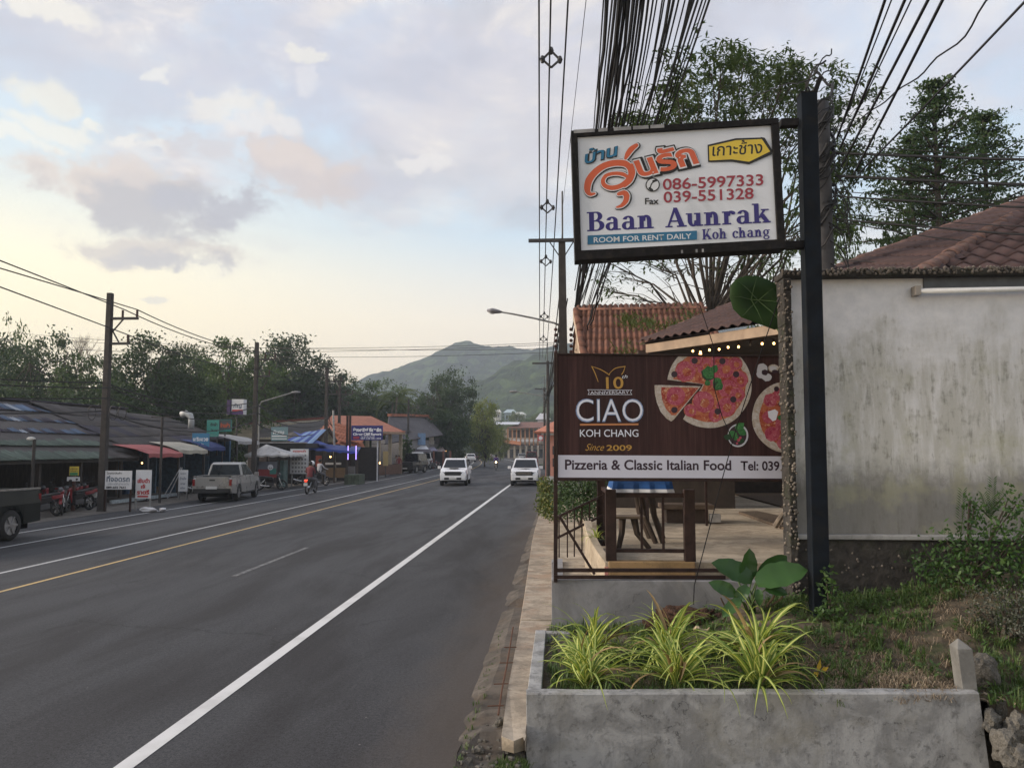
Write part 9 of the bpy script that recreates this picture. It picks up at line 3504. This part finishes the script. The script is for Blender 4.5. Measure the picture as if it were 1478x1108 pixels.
for (px0, px1, y0, y1, c_) in ((603, 614, 625, 642, (.16, .26, .42)), (619, 626, 630, 641, (.36, .34, .31)), (628, 634, 632, 640, (.06, .055, .055))):
 p = V((X(px0, 93), 93 + (px0 - 600) * .2, 0))
 y = 89.8 + (px0 - 590) * .28 - .25
 MB().box((X(px0, y), y - .05, Z(V((X(px0, y), y, 0)), y1)), (X(px1, y), y + .03, Z(V((X(px0, y), y, 0)), y0))).build('window', mat('far window %d' % px0, c_, .5, var=.2), gh)
bs_ = thing('blue_roof_shop', 'small shop with bright blue roof and pale striped awning before the dark trees', 'shop', (X(640, 112), 112, 0))
a, b_, c, d = A(622, 612, 108), A(651, 615, 110), A(648, 610, 118), A(632, 608, 118)
MB().slab(tuple(a), tuple(b_), tuple(c), tuple(d), .08).build('roof', mat('bright blue sheet', (.06, .20, .34), .6, var=.2), bs_)
a, b_, c, d = A(622, 617, 106), A(636, 625, 104), A(634, 619, 108), A(622, 613, 109)
MB().slab(tuple(a), tuple(b_), tuple(c), tuple(d), .08).build('awning', mat('striped pale awning', (.32, .31, .28), .8, var=.3, scale=6), bs_)
MB().box((X(618, 112), 112, 0), (X(650, 112), 113, 2.4 + (647 - 618) / F * 112)).build('wall', mat('dark shop wall', (.05, .045, .045), .9, var=.4), bs_)
aw = thing('white_awning_shop', 'row of low shops with white and lilac awnings beyond the jeep', 'shop', (X(625, 98), 98, 0))
for (px0, py0, px1, py1, Y, m) in ((603, 643, 620, 649, 92, M_BW), (616, 645, 632, 650, 96, mat('lilac awning', (.30, .28, .38), .8)), (630, 643, 643, 651, 100, mat('rose white awning', (.45, .38, .38), .8)), (600, 648, 625, 652, 90, mat('dark awning edge', (.06, .05, .06), .8)), (643, 641, 654, 645, 106, M_GRF)):
 a, b_ = A(px0, py1, Y), A(px1, py1, Y)
 MB().slab(tuple(a), tuple(b_), tuple(b_ + V((-.8, 2.4, (py1 - py0) / F * Y))), tuple(a + V((-.8, 2.4, (py1 - py0) / F * Y))), .08).build('awning', m, aw)
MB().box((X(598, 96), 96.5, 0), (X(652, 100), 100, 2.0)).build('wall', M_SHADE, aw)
for px_ in (613, 626, 640, 650):
 y = 95
 MB().box((X(px_, y) - .1, y - .1, 0), (X(px_, y) + .1, y + .1, 2.1)).build('post', mat('brick pillar', (.17, .07, .05), .9, var=.3), aw)
# broad green bush by the pole
bush('street_bush', 'dark bushy plant around the power pole beside the jeep', 'bush', [cell(587, 655, 84, 9, 24, 420), cell(584, 672, 83, 7, 12, 200)], M_LFD, .45, 71)
bush('street_bush', 'green bush beside the food stall posts near the silver pickup', 'bush', [cell(347, 668, 48.5, 7, 16, 260)], M_LFM, .22, 72)

# --- balcony house at the end of the road
bal = thing('balcony_house', 'two storey balcony house with reddish roof, orange railings and round arches where the road bends', 'house', (X(750, 212), 212, 0))
Yb = 205
x0, x1 = X(733, Yb), X(800, Yb)
P = V((x0, Yb, 0))
zg = 0
M_BHW = mat('pale ochre wall', (.34, .30, .25), .85, var=.25, scale=.6, dirt=(.24, .18, .13), dscale=.4)
M_BHR = mat('reddish brown roof', (.17, .085, .065), .85, var=.25, scale=.8)
z1, z2, z3 = Z(P, 640), Z(P, 619), Z(P, 608)
MB().box((X(716, Yb), Yb + 1.5, -1), (x1, Yb + 9, z2)).build('wall', M_BHW, bal)
r_ = MB().slab((X(738, Yb) - 1, Yb - 1, Z(P, 617)), (x1, Yb - 1, Z(P, 617)), (x1, Yb + 5, z3), (X(752, Yb), Yb + 5, z3), .2)
r_.build('roof', M_BHR, bal)
MB().slab((X(716, Yb), Yb - .5, Z(P, 612)), (X(748, Yb), Yb - .5, Z(P, 612)), (X(750, Yb), Yb + 5, z3), (X(714, Yb), Yb + 5, z3), .15).build('flat_roof', mat('white sheet roof', (.50, .52, .58), .6), bal)
for k_ in range(8):
 px_ = 733 + k_ * 6.2
 MB().box((X(px_, Yb) - .12, Yb - .12, z1 - .4), (X(px_, Yb) + .12, Yb + .12, z2 + .2)).build('column', mat('orange column', (.42, .19, .08), .8), bal)
 MB().tube([(X(px_ + 3, Yb), Yb - .2, z1 + .8), (X(px_ + 3, Yb), Yb - .12, z1 + .8)], .42, 10).build('round_ornament', mat('white ornament', (.50, .50, .52), .7), bal)
 MB().box((X(px_, Yb) + .2, Yb - .06, z1 + .1), (X(px_ + 6.2, Yb) - .2, Yb + .02, z1 + 1.5)).build('balustrade', M_BHW, bal)
 MB().box((X(px_ + 1, Yb), Yb + 1.42, z1 + 1.6), (X(px_ + 5, Yb), Yb + 1.49, z2 - .2)).build('window', mat('far dark opening', (.06, .045, .035), .7), bal)
MB().slab((X(722, Yb), Yb - 2.4, Z(P, 637)), (X(752, Yb), Yb - 2.4, Z(P, 642)), (X(752, Yb), Yb - .1, Z(P, 637)), (X(722, Yb), Yb - .1, Z(P, 633)), .15).build('awning', mat('orange awning', (.42, .17, .08), .8), bal)
MB().box((X(730, Yb), Yb - .1, z1 - .55), (x1, Yb + 1.4, z1 - .1)).build('floor_slab', mat('dark slab', (.09, .07, .06), .9), bal)
for k_ in range(9):
 px_ = 717 + k_ * 8.5
 MB().box((X(px_, Yb) - .25, Yb - .2, -1), (X(px_, Yb) + .25, Yb + .2, z1 - .5)).build('pillar', mat('cream pillar', (.36, .32, .27), .85, var=.2), bal)
 MB().box((X(px_ + 1.6, Yb), Yb + 1.4, -.5), (X(px_ + 7, Yb), Yb + 1.48, 2.2)).build('shopfront', mat('far dark shopfront', (.05, .05, .055), .6, var=.5, scale=1.2), bal)
p = V((X(780, Yb), Yb - 1, 0))
sgn = thing('round_shop_sign', 'red square sign with a white round emblem on the balcony house', 'sign', tuple(p))
MB().box((X(776, Yb - 1.5), Yb - 1.6, Z(p, 636)), (X(785, Yb - 1.5), Yb - 1.5, Z(p, 628))).build('board', flat('far red board', (.40, .04, .04)), sgn)
MB().tube([(X(780.5, Yb - 1.5), Yb - 1.66, Z(p, 632)), (X(780.5, Yb - 1.5), Yb - 1.60, Z(p, 632))], .5, 12).build('emblem', M_BW, sgn)
# roofs among the trees at the hill foot
for (px0, px1, y0, y1, Y, c_, lab) in ((712, 722, 592, 597, 330, (.55, .54, .50), 'small white house with tiled roof among the trees at the hill foot'), (728, 744, 592, 599, 335, (.34, .42, .46), 'long blue white roofed building at the hill foot'), (742, 758, 596, 601, 320, (.45, .47, .46), 'pale roofed building right of the long one at the hill foot'), (776, 792, 598, 612, 240, (.42, .42, .45), 'white house with a balcony behind the reddish roof')):
 t = thing('distant_house', lab, 'house', (X(px0, Y), Y, 0), 0, 'distant houses at the hill foot')
 P = V((X(px0, Y), Y, 0))
 za, zb_ = Z(P, y1), Z(P, y0)
 w = X(px1, Y) - X(px0, Y)
 M_c = mat('distant wall %d' % px0, c_, .8, var=.15, scale=.3)
 MB().box((P.x, Y, za - 4), (P.x + w, Y + 6, (za + zb_) / 2)).build('wall', M_c, t)
 MB().slab((P.x - .6, Y - .8, (za + zb_) / 2), (P.x + w + .6, Y - .8, (za + zb_) / 2), (P.x + w * .8, Y + 3, zb_ + .5), (P.x + w * .2, Y + 3, zb_ + .5), .2).build('roof', M_c, t)
 for k_ in range(3):
  MB().box((P.x + w * (.15 + .27 * k_), Y - .08, za - 1.5), (P.x + w * (.30 + .27 * k_), Y - .01, za - .2)).build('window', M_GLASS, t)
for (px_, py_, Y, lab) in ((477, 659, 58, 'small bright lamp under the blue roofed stall'), (643, 651, 104, 'small bright lamp under the far white awning'), (548, 668, 70, 'small lamp low in the resort hall'), (205, 668, 38, 'dim lamp under the red awning')):
 p = A(px_, py_, Y)
 t = thing('shop_lamp', lab, 'lamp', tuple(p))
 MB().ball(tuple(p), .0011 * Y, 8, 5).build('bulb', M_BULB, t)
 MB().tube([p, p + V((0, 0, .5))], .012, 4).build('cord', M_ARM, t)
# thin leaning white bag heap by the red word sign
bgp = G(214, 738, .03)
wb = rock_mesh(5, 1, 2, (1.6, .8, .5))
wb.materials.clear()
wb.materials.append(mat('white plastic bag', (.50, .50, .52), .5, var=.1))
for i, (dx, dy, s_) in enumerate(((0, 0, .22), (.45, .2, .15))):
 o = link('plastic_bag', wb)
 o.location = (bgp.x + dx, bgp.y + dy, .10)
 o.scale = (s_, s_, s_)
 o.rotation_euler = (0, 0, i * 2)
 tag(o, ['larger crumpled white plastic bag on the dirt by the road edge', 'smaller crumpled white plastic bag on the dirt by the road edge'][i], 'bag')
sb2 = thing('leaning_rods', 'two pale rods leaning beside the narrow white board', 'rods', (X(250, 37), 37, 0))
for k_ in (0, .25):
 MB().tube([(X(251, 37) - .5 + k_, 37, 0), (X(259, 37) + k_ * .3, 37.2, 1.5)], .025, 5).build('rod', mat('pale rod', (.35, .36, .38), .6), sb2)
# thin street poles in front of the shops
for (px_, y0, Y, lab, arm) in ((233, 601, 34.3, 'thin dark pole with a small cross bar before the red awning', 1), (49, 634, 27, 'thin dark pole with a small pale lamp above the left shop eave', 0)):
 P = V((X(px_, Y), Y, 0))
 t = thing('thin_pole', lab, 'pole', (P.x, Y, 0))
 zt_ = Z(P, y0)
 MB().tube([(P.x, Y, 0), (P.x, Y, zt_)], .055, 7).build('shaft', M_POLE, t)
 if arm:
  MB().box((P.x - .5, Y - .03, zt_ - .05), (P.x + .5, Y + .03, zt_)).build('cross_bar', M_ARM, t)
 else:
  MB().ball((P.x - .12, Y, zt_ + .02), .11, 8, 5, (1.6, 1, .7)).build('lamp_head', mat('pale lamp', (.45, .45, .44), .5), t)

# ================================================================== HAZE
hz = MB().box((-1300, -60, -6), (1300, 1500, 170))
hm = bpy.data.materials.new('haze air')
hm.use_nodes = True
ht = NT(hm.node_tree)
ho = ht.n('ShaderNodeOutputMaterial')
pv_ = ht.n('ShaderNodeVolumePrincipled')
pv_.inputs['Color'].default_value = (.74, .85, 1.0, 1)
pv_.inputs['Density'].default_value = HAZE
pv_.inputs['Anisotropy'].default_value = .2
ht.l(pv_.outputs[0], ho.inputs['Volume'])
o = hz.build('haze', hm)
o['kind'] = 'stuff'
